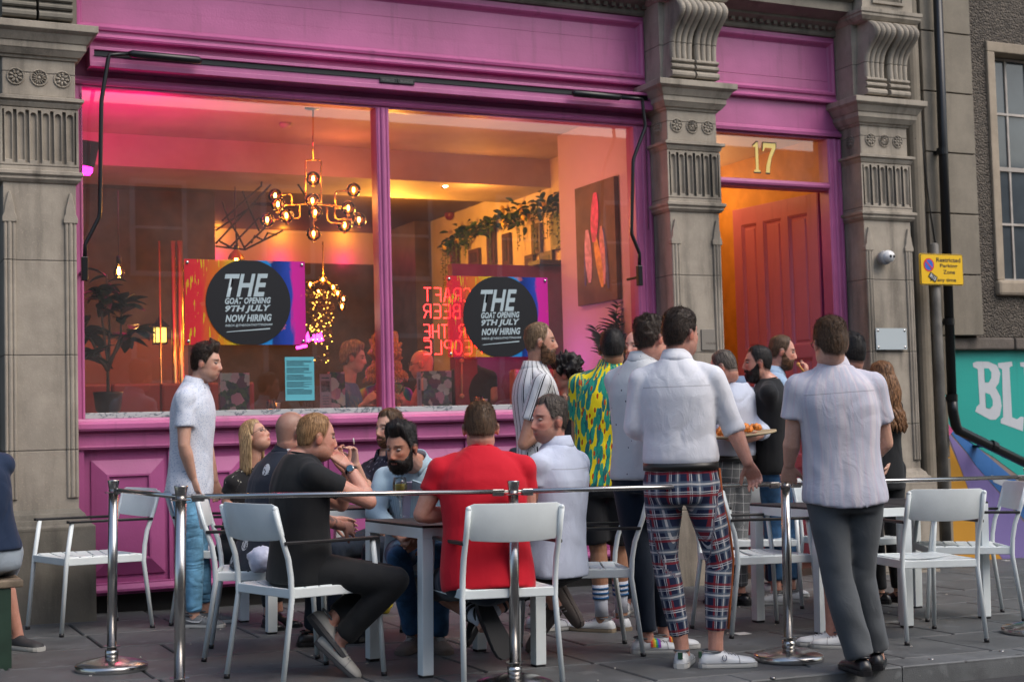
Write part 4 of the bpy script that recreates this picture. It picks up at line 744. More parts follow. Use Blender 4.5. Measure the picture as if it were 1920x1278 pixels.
TB = [[(587, 198), (587, 300)], [(573, 380), (573, 302), (576, 300), (599, 300), (602, 303), (602, 380), (573, 380)], [(535, 385), (587, 382), (640, 388)], [(587, 382), (588, 425)], [(535, 385), (547, 384), (547, 367), (543, 364), (524, 366)], [(547, 384), (562, 384), (562, 406), (558, 409), (515, 412)], [(612, 388), (614, 412), (620, 418), (646, 420)], [(628, 392), (628, 364), (632, 359), (655, 357)], [(628, 392), (628, 408), (634, 412), (665, 412)], [(628, 391), (648, 390)]]
chandelier('large brass chandelier of smoked glass globes in the left window half', 11.11, 587, 390, 1., GL, TB, 14)
c = atZ(585, 200, 3.79); e = empty('ceiling_rose', 'small dark ceiling rose above the large chandelier', 'ceiling rose'); m = MB(); m.lathe([(.06, 0), (.06, -.03), (.02, -.04)], (c[0], 11.11, 3.8), 16); mk('rose', m, BLACKM, e, True)
chandelier('smaller brass globe chandelier hung with fairy lights behind the poster', 14.0, 612, 530, .55, [(532, 395, 0), (575, 378, 0), (610, 405, 0), (625, 425, 0), (645, 445, .1), (640, 470, -.1), (560, 420, .2)], [[(575, 250), (575, 378), (600, 395), (640, 440)], [(532, 395), (575, 378)]], 9, .85)
def bulb(px, py, ytop, Y, label, shade=False):
    c = atY(px, py, Y); e = empty('pendant_bulb', label, 'light bulb', c); m = MB(); m.tube([(0, 0, .05), (0, 0, atY(px, ytop, Y)[2]-c[2])], .004, 6); mk('cord', m, BLACKP, e)
    m = MB(); m.lathe([(.004, -.075), (.035, -.055), (.045, -.025), (.03, .01), (.017, .04), (.017, .06)], n=18); mk('glass_bulb', m, AMBERGLASS, e, True); m = MB(); m.lathe([(.012, -.04), (.014, -.01), (.006, .02)], n=10); mk('filament', m, BULB, e, True)
    m = MB(); m.lathe([(.018, .04), (.02, .1), (.01, .11)], n=12); mk('lamp_holder', m, BLACKM, e, True)
    if shade: m = MB(); m.lathe([(.075, -.02), (.06, .02), (.02, .06), (.01, .09)], n=18, caps=False); mk('lamp_shade', m, GOLD, e, True)
    lamp((0, 0, -.12), 5, (1., .45, .12), .05, parent=e)
bulb(223, 505, 358, 11.6, 'single filament bulb on a cord above the potted tree'); bulb(443, 482, 350, 12.4, 'small brass shaded bulb just above the first poster', True)
# black truss lamp
e = empty('truss_pendant', 'black angular metal truss lamp left of the chandelier', 'pendant lamp'); m = MB()
def Z5(x, y): return (380+x/4.915, 300+y/4.915)
for T in ([(120, 770), (700, 150)], [(250, 805), (520, 530)], [(120, 795), (390, 825), (740, 650)], [(120, 650), (480, 410), (850, 430)], [(380, 810), (600, 600)], [(180, 380), (230, 530), (330, 700), (390, 820)], [(550, 150), (540, 240), (180, 560)], [(370, 290), (440, 470), (520, 650)], [(300, 290), (300, 540)], [(830, 150), (960, 350)], [(480, 400), (700, 400)], [(160, 750), (260, 805)], [(310, 680), (320, 820)], [(450, 760), (480, 700), (560, 740), (600, 670), (680, 690)]):
    m.tube([atY(*Z5(*q), 13.2+.15*math.sin(q[0])) for q in T], .010, 6)
mk('truss', m, plain('bronze_black', (.03, .018, .012), .5), e)
# lantern
c = atY(300, 626, 12.6); e = empty('carriage_lantern', 'small glowing carriage lantern behind the window', 'lantern', c); m = MB(); m.loft([[(a*s, b*s, z) for a, b in ((-1, -1), (1, -1), (1, 1), (-1, 1))] for s, z in ((.07, .055), (.075, .06), (.02, .12), (.012, .15))]); m.box(-.055, .055, -.055, .055, -.09, -.075)
for a in (-.05, .05):
    for b_ in (-.05, .05): m.box(a-.004, a+.004, b_-.004, b_+.004, -.08, .06)
mk('frame', m, BLACKM, e); m = MB(); m.box(-.045, .045, -.045, .045, -.07, .05); mk('glowing_glass', m, emis('lantern_glow', (1., .62, .12), 2.2), e)
# garland and frames on the side wall
XW = 6.49
GP = [(828, 462), (860, 440), (900, 428), (945, 410), (985, 400), (1025, 385), (1062, 372)]
e = empty('flower_garland', 'green leaf and lemon garland strung along the warm side wall', 'garland'); me = leaf_mesh(.10, .05, .3, mat=LEAF2); le = MB().ball((0, 0, 0), (.035, .035, .05), 10, 8).mesh('lemon', plain('lemon', (.75, .50, .06), .4), True)
A = [atX(x, y, XW-.06) for x, y in GP]; gmB = MB()
for k in range(300):
    u = random.random()*(len(A)-1); i = int(u); c = A[i]+(A[min(i+1, len(A)-1)]-A[i])*(u-i)+rng.normal(0, .055, 3)*np.array([.5, 1, 1]); a = random.random()*6.28; el = random.uniform(-.8, .8); q = orient((math.cos(a)*math.cos(el), math.sin(a)*math.cos(el), math.sin(el)), roll=random.random())
    if k < 280: o = put('leaf', me, e, loc=c); o.rotation_mode = 'QUATERNION'; o.rotation_quaternion = q
    elif k % 2: put('lemon', le, e, loc=c)
hs = MB()
for k in range(26):
    u = random.random()*(len(A)-1); i = int(u); c = A[i]+(A[min(i+1, len(A)-1)]-A[i])*(u-i); L = random.uniform(.15, .5); hs.tube([c, c-np.array([0, 0, L])], .003, 4)
    for j in range(int(L/.03)): p_ = c-np.array([0, 0, j*.03])+rng.normal(0, .012, 3); hs.ball(p_, (.012, .014, .008), 5, 4)
mk('hanging_vine', hs, LEAF2, e, kind='stuff')
PIC = plain('dark_picture', (.02, .012, .01), .5, var=.6, vs=30); FRM = plain('gilt_frame', (.05, .022, .01), .4, .0)
for i, (x0, x1, y0, y1) in enumerate(((848, 862, 455, 500), (882, 902, 470, 496), (916, 932, 430, 494), (945, 960, 440, 495), (1000, 1018, 422, 474), (1036, 1062, 402, 463), (988, 1004, 480, 494), (1015, 1040, 475, 493))):
    a, b_ = atX(x0, y0, XW), atX(x1, y1, XW); yy0, yy1 = sorted((a[1], b_[1])); z0, z1 = b_[2], a[2]; side = ('first', 'second', 'third', 'fourth', 'fifth', 'sixth', 'low seventh', 'low eighth')[i]
    f_ = empty('picture_frame', side+' framed picture from the left on the warm side wall', 'picture', group='framed pictures under the garland'); part('frame', FRM, (XW-.03, XW+.005, yy0, yy1, z0, z1), parent=f_); part('picture', PIC, (XW-.035, XW-.03, yy0+.05, yy1-.05, z0+.04, z1-.04), parent=f_)
e = empty('alarm_bell', 'dark red alarm bell on the warm side wall', 'alarm'); c = atX(843, 402, XW-.03); m = MB(); m.ball(c, (.06, .07, .07)); mk('bell', m, plain('bell_red', (.15, .01, .01), .4), e, True)
e = empty('ceiling_spotlight', 'lit spotlight on the bar ceiling in the right window half', 'spotlight', atY(835, 346, 12.9)); m = MB(); m.ball((0, 0, 0), (.03, .03, .03)); mk('lit_lens', m, emis('spot_lens', (1., .72, .35), 30), e, True); m = MB(); m.tube([(0, .03, 0), (0, .12, .06)], .035, 12); mk('housing', m, BLACKM, e)
lamp((5.3, 13.9, 3.2), 70, (1., .42, .05), .12); lamp((5.7, 12.75, 3.3), 12, (1., .38, .06), .12); lamp((5.2, 10.9, 3.0), 13, (1., .30, .30), .12); lamp((5.62, 11.3, 1.75), 3.2, (.72, .14, 1.), .12); lamp((4.2, 12.2, 3.4), 8, (1., .22, .06), .15)
[(lamp((x_, 16.85, 3.57), 2.2, (1., .36, .03), .04), lamp((x_, 16.85, 3.27), 1.8, (1., .0, .20), .04)) for x_ in (3.4, 4.2, 5.0, 5.8)]; lamp((2.6, 11.0, 2.0), 1.2, (1., .5, .3), .1); lamp((4.9, 10.9, 2.2), 2.2, (1., .62, .45), .1); lamp((3.4, 11.0, 2.1), 1.4, (1., .6, .4), .1)
# neon signs
STROKE = {'C': [[(1, .85), (.8, 1), (.2, 1), (0, .8), (0, .2), (.2, 0), (.8, 0), (1, .15)]], 'R': [[(0, 0), (0, 1), (.7, 1), (1, .85), (1, .6), (.7, .48), (0, .48)], [(.55, .48), (1, 0)]], 'A': [[(0, 0), (.4, 1), (.6, 1), (1, 0)], [(.17, .35), (.83, .35)]],
    'F': [[(0, 0), (0, 1), (.95, 1)], [(0, .5), (.75, .5)]], 'T': [[(0, 1), (1, 1)], [(.5, 1), (.5, 0)]], 'B': [[(0, 0), (0, 1), (.7, 1), (.95, .85), (.9, .6), (.7, .52), (0, .52)], [(.7, .52), (1, .38), (1, .15), (.75, 0), (0, 0)]],
    'E': [[(1, 1), (.15, 1), (0, .9), (0, .1), (.15, 0), (1, 0)], [(0, .5), (.8, .5)]], 'O': [[(.25, 0), (0, .25), (0, .75), (.25, 1), (.75, 1), (1, .75), (1, .25), (.75, 0), (.25, 0)]], 'H': [[(0, 0), (0, 1)], [(1, 0), (1, 1)], [(0, .5), (1, .5)]],
    'P': [[(0, 0), (0, 1), (.75, 1), (1, .85), (1, .6), (.75, .46), (0, .46)]], 'L': [[(0, 1), (0, 0), (.95, 0)]]}
NEON = emis('red_neon', (1., .02, .02), 9.)
e = empty('neon_sign', 'red neon sign in mirrored capitals between the window halves', 'neon sign'); YN = 10.42
for word, ys, xr in (('CRAFT', 552, 882), ('BEER', 583, 862), ('FOR THE', 621, 905), ('PEOPLE', 651, 903)):
    a = atY(789, ys, YN); b_ = atY(xr, ys, YN); n = len(word); W_ = (b_[0]-a[0]); st_ = W_/n; h = .105; w = min(st_*.68, .085)
    for i, ch in enumerate(word):
        if ch == ' ': continue
        m = MB(); x0 = b_[0]-i*st_
        for S in STROKE[ch]: m.tube([(x0-u*w, YN, a[2]-h/2+v*h) for u, v in S], .0040, 7)
        mk('neon_letter', m, NEON, e, True)
lamp((b_[0]-.3, YN+.1, b_[2]+.1), .35, (1., .03, .03), .1)
e = empty('neon_sign', 'pink neon script word to the right of the first poster', 'neon sign'); PN = emis('pink_neon', (1., .03, .45), 9.); YN = 12.2
def Q(x, y): return atY(x, y, YN)
for S in ([(560, 632), (566, 618), (568, 605), (564, 612), (563, 640), (570, 646)], [(573, 640), (577, 624), (580, 640), (586, 634)], [(588, 627), (591, 640), (596, 626)], [(597, 634), (603, 630), (602, 624), (597, 628), (598, 639), (606, 636)], [(556, 652), (575, 648)]):
    m = MB(); m.tube([Q(*q) for q in S], .012, 7); mk('neon_stroke', m, PN, e, True)
lamp(Q(590, 636)-np.array([0, .15, 0]), 2., (1., .05, .5), .05)
# fairy light vine below the small chandelier
e = empty('fairy_light_vine', 'hanging vine with tiny gold fairy lights beside the first poster', 'vine'); m1, m2 = MB(), MB()
for k in range(420):
    u = random.random(); px = 606+rng.normal(0, 9)-14*(random.random() < .35); py = 545+u*(95 if random.random() < .8 else 150); c = atY(px, py, 13.6+rng.normal(0, .08))
    if k < 150: m1.ball(c, .0055, 5, 4)
    else: m2.ball(c, (.02, .02, .012), 5, 4)
mk('fairy_lights', m1, emis('fairy_gold', (1., .50, .07), 7), e, kind='stuff'); mk('vine_leaves', m2, plain('vine_leaf', (.14, .06, .035), .6), e, kind='stuff')
# ================================================================ street furniture
def chair_proto():
    root = empty('terrace_chair', '', 'chair', group='white metal terrace chairs')
    w, fy, ry = .224, .245, -.245
    for s in (-1, 1):
        m = MB(); m.tube([(s*(w+.012), fy+.03, .012), (s*w, fy, .43), (s*w, fy-.03, .648)], [.0125, .0135, .0135], 10); l = mk('leg', m, WHITE_METAL, root, True)
        q = MB(); q.tube([(s*(w+.012), fy+.031, 0), (s*(w+.012), fy+.029, .02)], .0142, 10); mk('rubber_foot', q, BLACKP, l, True)
        m = MB(); P = [(s*(w+.012), ry-.055, .012), (s*w, ry, .40), (s*w, ry-.005, .50), (s*w, ry-.02, .585), (s*w, ry-.062, .70), (s*w, ry-.094, .812)]; m.tube(P, [.0125, .0135, .0135, .0135, .013, .013], 10); m.ball(P[-1], .0133, 10, 6); l = mk('leg', m, WHITE_METAL, root, True)
        q = MB(); q.tube([(s*(w+.012), ry-.056, 0), (s*(w+.012), ry-.053, .02)], .0142, 10); mk('rubber_foot', q, BLACKP, l, True)
        m = MB(); m.box(s*w-.016+s*.004, s*w+.016+s*.004, ry-.05, fy+.0, .648, .664); mk('armrest', m, BLACKP, root, bevel=.004)
        m = MB(); m.beam((s*w*.96, ry, .425), (s*w*.96, fy, .425), .02, .045); mk('seat_rail', m, WHITE_METAL, root, bevel=.004)
    for y_ in (fy, ry): m = MB(); m.beam((-w, y_, .425), (w, y_, .425), .02, .042); mk('seat_rail', m, WHITE_METAL, root, bevel=.004)
    def dip(x, y): return -.018*(1-(x/.22)**2)-(.012 if y < 0 else 0)*(1-(x/.22)**2)
    for i in range(6):
        y0 = ry+.012+i*.0785; m = MB(); R = []
        for j in range(9):
            x = -.208+.052*j; z = .452+dip(x, y0); R.append([(x, y0, z-.006), (x, y0+.068, z-.006), (x, y0+.068, z+.003), (x, y0, z+.003)])
        m.loft(R); mk('seat_slat', m, WHITE_METAL, root, bevel=.002)
    m = MB(); R = []
    for j in range(15):
        u = -1+2*j/14; x = u*.232; cv_ = -.045*(1-u*u); top = .835-(.014*max(0, abs(u)-.92)/.08); bot = .672-.012*(1-u*u)+(.02*max(0, abs(u)-.9)/.1)
        R.append([(x, ry-.050+cv_, bot), (x, ry-.044+cv_, bot), (x, ry-.080+cv_, top), (x, ry-.086+cv_, top)])
    m.loft(R); o = mk('backrest', m, WHITE_METAL, root, True, bevel=.002)
    return root
CH = chair_proto(); _first = [True]
def chair(cx, cy, fx, fy, label, s=1.):
    o = CH if _first[0] else copy_tree(CH); _first[0] = False
    o.location = (cx, cy, gz(cx)); o.scale = (1.035,)*3; rz = math.atan2(-fx, fy); o.rotation_mode = 'QUATERNION'; o.rotation_quaternion = TQ.to_quaternion() @ Matrix.Rotation(rz, 3, 'Z').to_quaternion(); o['label'] = label; return o
chair(1.49, 9.40, -.96, -.28, 'empty white chair standing alone before the stone pilaster at left')
chair(2.19, 7.87, .95, -.31, 'white chair under the man in the dark floral shirt, white bag on its seat')
chair(2.16, 7.00, .955, .30, 'white chair under the man in the black T-shirt')
chair(2.93, 6.50, .09, .995, 'white chair under the man in the red T-shirt, behind the middle post')
chair(3.73, 7.12, -.95, .31, 'white chair under the tattooed man in the white shirt')
chair(5.08, 7.37, .997, -.08, 'empty white chair right of the man in tartan trousers')
chair(5.86, 8.50, -.35, -.93, 'white chair mostly hidden behind the right pair of tables')
chair(5.76, 6.71, .225, .974, 'large empty white chair with its back to the street, beside the grey trousers')
chair(6.62, 7.29, -.88, .48, 'empty white chair in front of the orange and blue mural')
chair(6.48, 8.22, .1, -.99, 'white chair beyond the far table, only its backrest top showing')
chair(2.36, 9.42, .93, -.36, 'white chair under the seated blonde woman')
chair(3.30, 7.95, -.30, -.95, 'white chair under the bearded man in the pale blue blazer')
TTOP = plain('dark_table_laminate', (.035, .035, .038), .5, spec=.25, var=.25, vs=3)
def table_proto():
    root = empty('terrace_table', '', 'table', group='square white terrace tables'); h = .35
    m = MB(); m.box(-h, h, -h, h, .728, .740); mk('table_top', m, TTOP, root, bevel=.002)
    for a, b in (((-h, -h+.02), (h, -h+.02)), ((-h, h-.02), (h, h-.02))): q = MB(); q.box(a[0], b[0], a[1]-.02, a[1]+.02, .675, .7275); mk('apron', q, WHITE_METAL, root, bevel=.002)
    for x in (-h+.02, h-.02): q = MB(); q.box(x-.02, x+.02, -h+.04, h-.04, .675, .7275); mk('apron', q, WHITE_METAL, root, bevel=.002)
    for sx in (-1, 1):
        for sy in (-1, 1):
            q = MB(); x, y = sx*(h-.03), sy*(h-.03); q.box(x-.03, x+.03, y-.03, y+.03, .012, .6748); l = mk('leg', q, WHITE_METAL, root, bevel=.003); q = MB(); q.box(x-.027, x+.027, y-.027, y+.027, 0, .0118); mk('foot_cap', q, BLACKP, l)
    return root
TB_ = table_proto(); _ft = [True]
def table(cx, cy, rz, label):
    o = TB_ if _ft[0] else copy_tree(TB_); _ft[0] = False
    o.location = (cx, cy, gz(cx)); o.rotation_mode = 'QUATERNION'; o.rotation_quaternion = TQ.to_quaternion() @ Matrix.Rotation(R_(rz), 3, 'Z').to_quaternion(); o['label'] = label; return o
table(2.965, 7.05, 4, 'white framed table with the wine glass and sunglasses'); table(2.76, 8.95, 0, 'white framed table between the blonde woman and the seated men')
table(5.64, 7.38, 0, 'white framed table behind the post the man in grey trousers leans on'); table(6.37, 7.50, 0, 'white framed table behind the large empty chair')
# barrier
PH, RH = .965, .915
def post(px, py, label):
    b = atG(px, py); e = empty('barrier_post', label, 'barrier post', (b[0], b[1], gz(b[0])), group='chrome barrier posts along the kerb', tilt=True)
    m = MB(); m.lathe([(.18, .0), (.182, .006), (.182, .028), (.176, .034), (.12, .052), (.05, .066), (.034, .068)], n=48); mk('base', m, STEEL, e, True)
    m = MB(); m.lathe([(.034, .066), (.034, .10), (.025, .102), (.0245, .104)], n=24); mk('collar', m, STEEL, e, True)
    m = MB(); m.tube([(0, 0, .10), (0, 0, .90)], .0245, 24); mk('pole', m, STEEL, e, True)
    m = MB(); m.lathe([(.026, .118), (.043, .118), (.043, .122), (.026, .122)], n=32); mk('ring', m, STEEL, e); m = MB(); m.lathe([(.024, RH-.016), (.044, RH-.016), (.044, RH-.012), (.024, RH-.012)], n=32); mk('ring', m, STEEL, e)
    m = MB(); m.lathe([(.0235, RH-.01), (.0245, RH+.01), (.030, PH-.004), (.029, PH), (.0, PH+.001)], n=28); mk('cap', m, STEEL, e, True); return np.array([b[0], b[1], gz(b[0])])
PB = [post(209, 1255, 'short chrome barrier post at the far left, base in full view'), post(336, 1322, 'nearest chrome barrier post, second from the left'), post(965, 1289, 'middle chrome barrier post in front of the red T-shirt'), post(1479, 1237, 'chrome barrier post under the hands of the man in grey trousers'), post(1938, 1186, 'chrome barrier post at the right edge of the photo, mostly cut off')]
for i in range(4):
    a, b = PB[i]+np.array([.02, 0, RH]), PB[i+1]+np.array([.02, 0, RH]); d = (b-a)/np.linalg.norm(b-a); a2, b2 = a+d*.045, b-d*.045
    e = empty('barrier_rail', ('short chrome rail joining the two left posts', 'long chrome rail in front of the seated men', 'chrome rail in front of the man in tartan trousers', 'chrome rail running off to the right past the empty chairs')[i], 'barrier rail', group='chrome barrier rails')
    m = MB(); m.tube([a2, b2], .0118, 20); mk('tube', m, STEEL, e, True)
    for p, s in ((a2, 1), (b2, -1)): m = MB(); m.obox(p+s*d*.030-np.array([0, 0, .005]), d*.028, np.cross(d, (0, 0, 1))*.011, np.array([0, 0, .016])); m.beam(p-s*d*.022, p+s*d*.01, .008, .012); mk('clamp', m, STEEL, e, bevel=.003)
# bench at the left edge
e = empty('street_bench', 'green bench end with worn wooden top at the left edge', 'bench'); GREENP = plain('bottle_green_paint', (.02, .045, .03), .45, var=.2); WTOP = plain('worn_timber', (.17, .13, .09), .75, var=.35, vs=12, bump=.002)
c = atG(24, 1098, .46); c = c+np.array([.10, .42, 0]); 
for i in range(4): m = MB(); m.box(c[0]-1.6, c[0]+.0, c[1]-.0+i*.125, c[1]+.115+i*.125, .425, .463); mk('seat_plank', m, WTOP, e, bevel=.006)
m = MB(); m.box(c[0]-.13, c[0]-.06, c[1]+.01, c[1]+.48, 0, .4245); mk('leg', m, GREENP, e, bevel=.004); m = MB(); m.box(c[0]-1.6, c[0]-.13, c[1]+.02, c[1]+.06, .34, .4245); mk('apron', m, GREENP, e, bevel=.004)
# things on tables, seats and ground
TZ1 = gz(2.8)+.7405
c = atZ(751, 968, TZ1); wineglass('glass of white wine on the table before the bearded man', (c[0], c[1], TZ1), 1., True)
e = empty('sunglasses', 'brown sunglasses lying open on the dark table', 'sunglasses', (0, 0, 0)); c = atZ(732, 964, TZ1); LENS = plain('brown_lens', (.06, .02, .012), .1, coat=.5)
for dx in (-.033, .033):
    m = MB(); m.lathe([(.001, 0), (.024, .0), (.0265, .002), (.024, .004), (.001, .004)], n=20); o = mk('lens', m, LENS, e, True); o.location = (c[0]+dx, c[1], TZ1+.026); o.rotation_euler = (R_(80), 0, R_(-20))
m = MB(); m.tube([(c[0]-.01, c[1], TZ1+.034), (c[0]+.01, c[1], TZ1+.034)], .003, 6)
for s in (-1, 1): m.tube([(c[0]+s*.057, c[1], TZ1+.035), (c[0]+s*.055, c[1]+.12, TZ1+.02), (c[0]+s*.045, c[1]+.14, TZ1+.004)], .0025, 6)
mk('frame', m, plain('tortoise_frame', (.05, .02, .01), .3), e, True)
m = MB(); m.box(c[0]-.075, c[0]+.09, c[1]-.02, c[1]+.15, TZ1-.0, TZ1+.008); mk('wooden_mat', m, plain('brown_mat', (.10, .05, .03), .6), None, bevel=.003, label='small brown wooden mat under the sunglasses', category='table mat')
def lump(nm, c, r, mat, label, cat, seed=1, tie=True):
    m = MB(); n, k = 28, 18; R = []
    for i in range(k):
        p = .05+(math.pi-.1)*i/(k-1); row = []
        for j in range(n):
            t_ = 2*math.pi*j/n; d = Vector((math.sin(p)*math.cos(t_), math.sin(p)*math.sin(t_), -math.cos(p))); q = 1+.16*mnoise.noise(d*2.4+Vector((seed, 0, 0)))+.10*abs(mnoise.noise(Vector((d.x*7, d.y*7, d.z*2))+Vector((seed, 3, 0))))
            if d.z > .3 and tie: q *= 1-.45*(d.z-.3)
            row.append((c[0]+r[0]*q*d.x, c[1]+r[1]*q*d.y, c[2]+max(-r[2]*.9, r[2]*q*d.z*(1.25 if d.z > 0 else 1))))
        R.append(row)
    m.loft(R); return mk(nm, m, mat, None, True, label=label, category=cat)
t = NT('thin_white_plastic'); t.col((.62, .64, .78)); t.rough(.35); t.b.inputs['Subsurface Weight'].default_value = .2; t.b.inputs['Subsurface Radius'].default_value = (.05, .05, .05); t.bump(t.noise(t.obj(), 30, 3), .006); WPL = t.m
c = atG(497, 1072, .47); lump('plastic_bag', (c[0], c[1]+.05, c[2]+.065), (.075, .09, .075), WPL, 'white carrier bag on the seat beside the man in black', 'carrier bag', 4)
c = atG(748, 1158, 0); lump('yellow_bag', (c[0], c[1]+.3, c[2]+.07), (.07, .06, .08), plain('yellow_plastic', (.55, .42, .03), .35, var=.3), 'crumpled yellow bag on the pavement under the table', 'bag', 9)
def scrap(px, py, w, h, label):
    c = atG(px, py); m = MB(); m.prism([(-w, -h), (-w*.3, -h*1.1), (w*.9, -h*.8), (w, h*.9), (.2*w, h*.7), (-w*1.05, h)], (c[0], c[1], gz(c[0])+.003), (1, 0, GA), (0, 1, 0), (0, 0, .003)); mk('paper_scrap', m, plain('scrap_white', (.6, .6, .58), .8), None, label=label, category='litter')
scrap(1390, 1188, .05, .05, 'white paper scrap on the paving beside the tartan trousers'); scrap(1886, 1051, .03, .03, 'small white scrap at the foot of the mural')
m = MB()
for k in range(46):
    x, y = random.uniform(1.2, 7.5), random.uniform(KY+.05, 9.3); a = random.random()*6.28; L = random.uniform(.006, .014); z = gz(x)+.004; m.beam((x, y, z), (x+L*math.cos(a), y+L*math.sin(a), z), .007, .006)
mk('cigarette_ends', m, plain('cig_end', (.5, .47, .42), .8), None, kind='stuff', label='scattered cigarette ends and bits on the paving', category='litter')
for px, py in ((1746, 1235), (1878, 1220), (1449, 1270)):
    c = atG(px, py); m = MB(); m.lathe([(.016, 0), (.014, .004), (.0, .006)], (c[0], c[1], gz(c[0])), 14); mk('kerb_stud', m, STEEL, kb, True)
# ================================================================ people
def vnoise(P, seed=0):      # vectorised value noise, -1..1
    P = np.asarray(P); I = np.floor(P).astype(np.int64); Fr = P-I; Fr = Fr*Fr*(3-2*Fr); out = 0
    for dx in (0, 1):
        for dy in (0, 1):
            for dz in (0, 1):
                a = (I[:, 0]+dx)*374761393+(I[:, 1]+dy)*668265263+(I[:, 2]+dz)*2147483647+seed*1442695; a = (a ^ (a >> 13))*1274126177; a = a ^ (a >> 16); h = (a & 0xffff)/32767.5-1
                out = out+h*np.where(dx, Fr[:, 0], 1-Fr[:, 0])*np.where(dy, Fr[:, 1], 1-Fr[:, 1])*np.where(dz, Fr[:, 2], 1-Fr[:, 2])
    return out
nrm = lambda v: np.asarray(v, float)/(np.linalg.norm(v)+1e-9)
sst = lambda x, a, b: (lambda t: t*t*(3-2*t))(np.clip((x-a)/(b-a), 0, 1))
def attr_set(me, name, A, kind='FLOAT_VECTOR'):
    at = me.attributes.new(name, kind, 'POINT'); at.data.foreach_set('vector' if kind == 'FLOAT_VECTOR' else 'color', np.asarray(A, np.float32).ravel())
def coords(me): a = np.zeros(len(me.vertices)*3, np.float32); me.vertices.foreach_get('co', a); return a.reshape(-1, 3).astype(float)
def normals(me): a = np.zeros(len(me.vertices)*3, np.float32); me.vertices.foreach_get('normal', a); return a.reshape(-1, 3).astype(float)
def remesh(mb, vox, smooth=4, fac=.5):
    me = bpy.data.meshes.new('tmp'); me.from_pydata(mb.v, [], mb.f); fix(me); o = bpy.data.objects.new('tmp', me); COL.objects.link(o)
    r = o.modifiers.new('r', 'REMESH'); r.mode = 'VOXEL'; r.voxel_size = vox; r.use_smooth_shade = True
    if smooth: s = o.modifiers.new('s', 'SMOOTH'); s.iterations = smooth; s.factor = fac
    dg = bpy.context.evaluated_depsgraph_get(); out = bpy.data.meshes.new_from_object(o.evaluated_get(dg)); bpy.data.objects.remove(o); bpy.data.meshes.remove(me)
    out.polygons.foreach_set('use_smooth', [True]*len(out.polygons)); return out
# ---- head
NA, NE = 88, 60
_az = np.linspace(-math.pi, math.pi, NA, endpoint=False); _el = np.linspace(-math.pi/2+.03, math.pi/2-.03, NE)
AZ, EL = np.meshgrid(_az, _el); HD = np.stack([np.sin(AZ)*np.cos(EL), np.cos(AZ)*np.cos(EL), np.sin(EL)], -1).reshape(-1, 3)
HAZ = AZ.ravel()
def ellray(d, c, r):
    c = np.array(c); r = np.array(r); D = d/r; Cc = -c/r; a = (D*D).sum(1); b = 2*(D*Cc).sum(1); cc = (Cc*Cc).sum()-1; q = np.maximum(b*b-4*a*cc, 0); return (-b+np.sqrt(q))/(2*a)
def head_base(fat=1., jaw=1.):
    r1 = ellray(HD, (0, -.012, .036), (.076, .097, .090)); r2 = ellray(HD, (0, .030, -.028), (.061*fat, .062, .082*jaw)); r3 = ellray(HD, (0, .012, -.06), (.060*fat, .062, .05*jaw)); r4 = ellray(HD, (0, -.03, -.035), (.056*fat, .062, .075))
    R = np.stack([r1, r2, r3, r4]); k = 60.; return np.log(np.exp(R*k).mean(0)*2.2)/k
def head_points(fat=1., jaw=1., nose=1., female=False):
    P = HD*head_base(fat, jaw)[:, None]; u, v = P[:, 0], P[:, 2]; fr = sst(P[:, 1], .02, .06)
    G = lambda c, cz, sx, sz: np.exp(-((np.abs(u)-c)/sx)**2-((v-cz)/sz)**2)
    nh = np.interp(v, [-.052, -.041, -.036, -.028, -.015, .005, .022, .035], [0, .003, .014, .0255, .020, .012, .005, .0])*nose; nw = np.interp(v, [-.045, -.033, -.02, .01, .03], [.016, .0165, .012, .0085, .010])
    d = nh*np.exp(-(u/nw)**2*1.1); d += .006*G(.013, -.034, .006, .007)*nose
    d += .0055*G(.022, .031, .020, .008)*(0.4 if female else 1)-.0105*G(.031, .012, .0125, .010)-.004*G(.012, .012, .006, .010)+.0045*G(.040, -.014, .018, .014)
    d += .0055*G(0, -.056, .022, .0045)+.0065*G(0, -.066, .019, .005)-.0035*G(0, -.0608, .022, .0022)-.003*G(0, -.075, .018, .005)+.007*G(0, -.096, .018, .012)-.004*G(.045, -.045, .015, .02)
    P = P.copy(); P[:, 1] += d*fr; return P
def grid_faces(): return [(i*NA+j, i*NA+(j+1) % NA, (i+1)*NA+(j+1) % NA, (i+1)*NA+j) for i in range(NE-1) for j in range(NA)]+[tuple(range(NA-1, -1, -1)), tuple((NE-1)*NA+j for j in range(NA))]
GF = grid_faces()
def hairline(az, rec=0., low=0.): 
    a = np.abs(np.degrees(az)); return np.interp(a, [0, 18, 34, 50, 64, 76, 86, 98, 112, 130, 180], [.068+rec, .070+rec*1.2, .074+rec*1.6, .052+rec, .030, -.004, .012, .012, -.012, -.048-low, -.060-low])
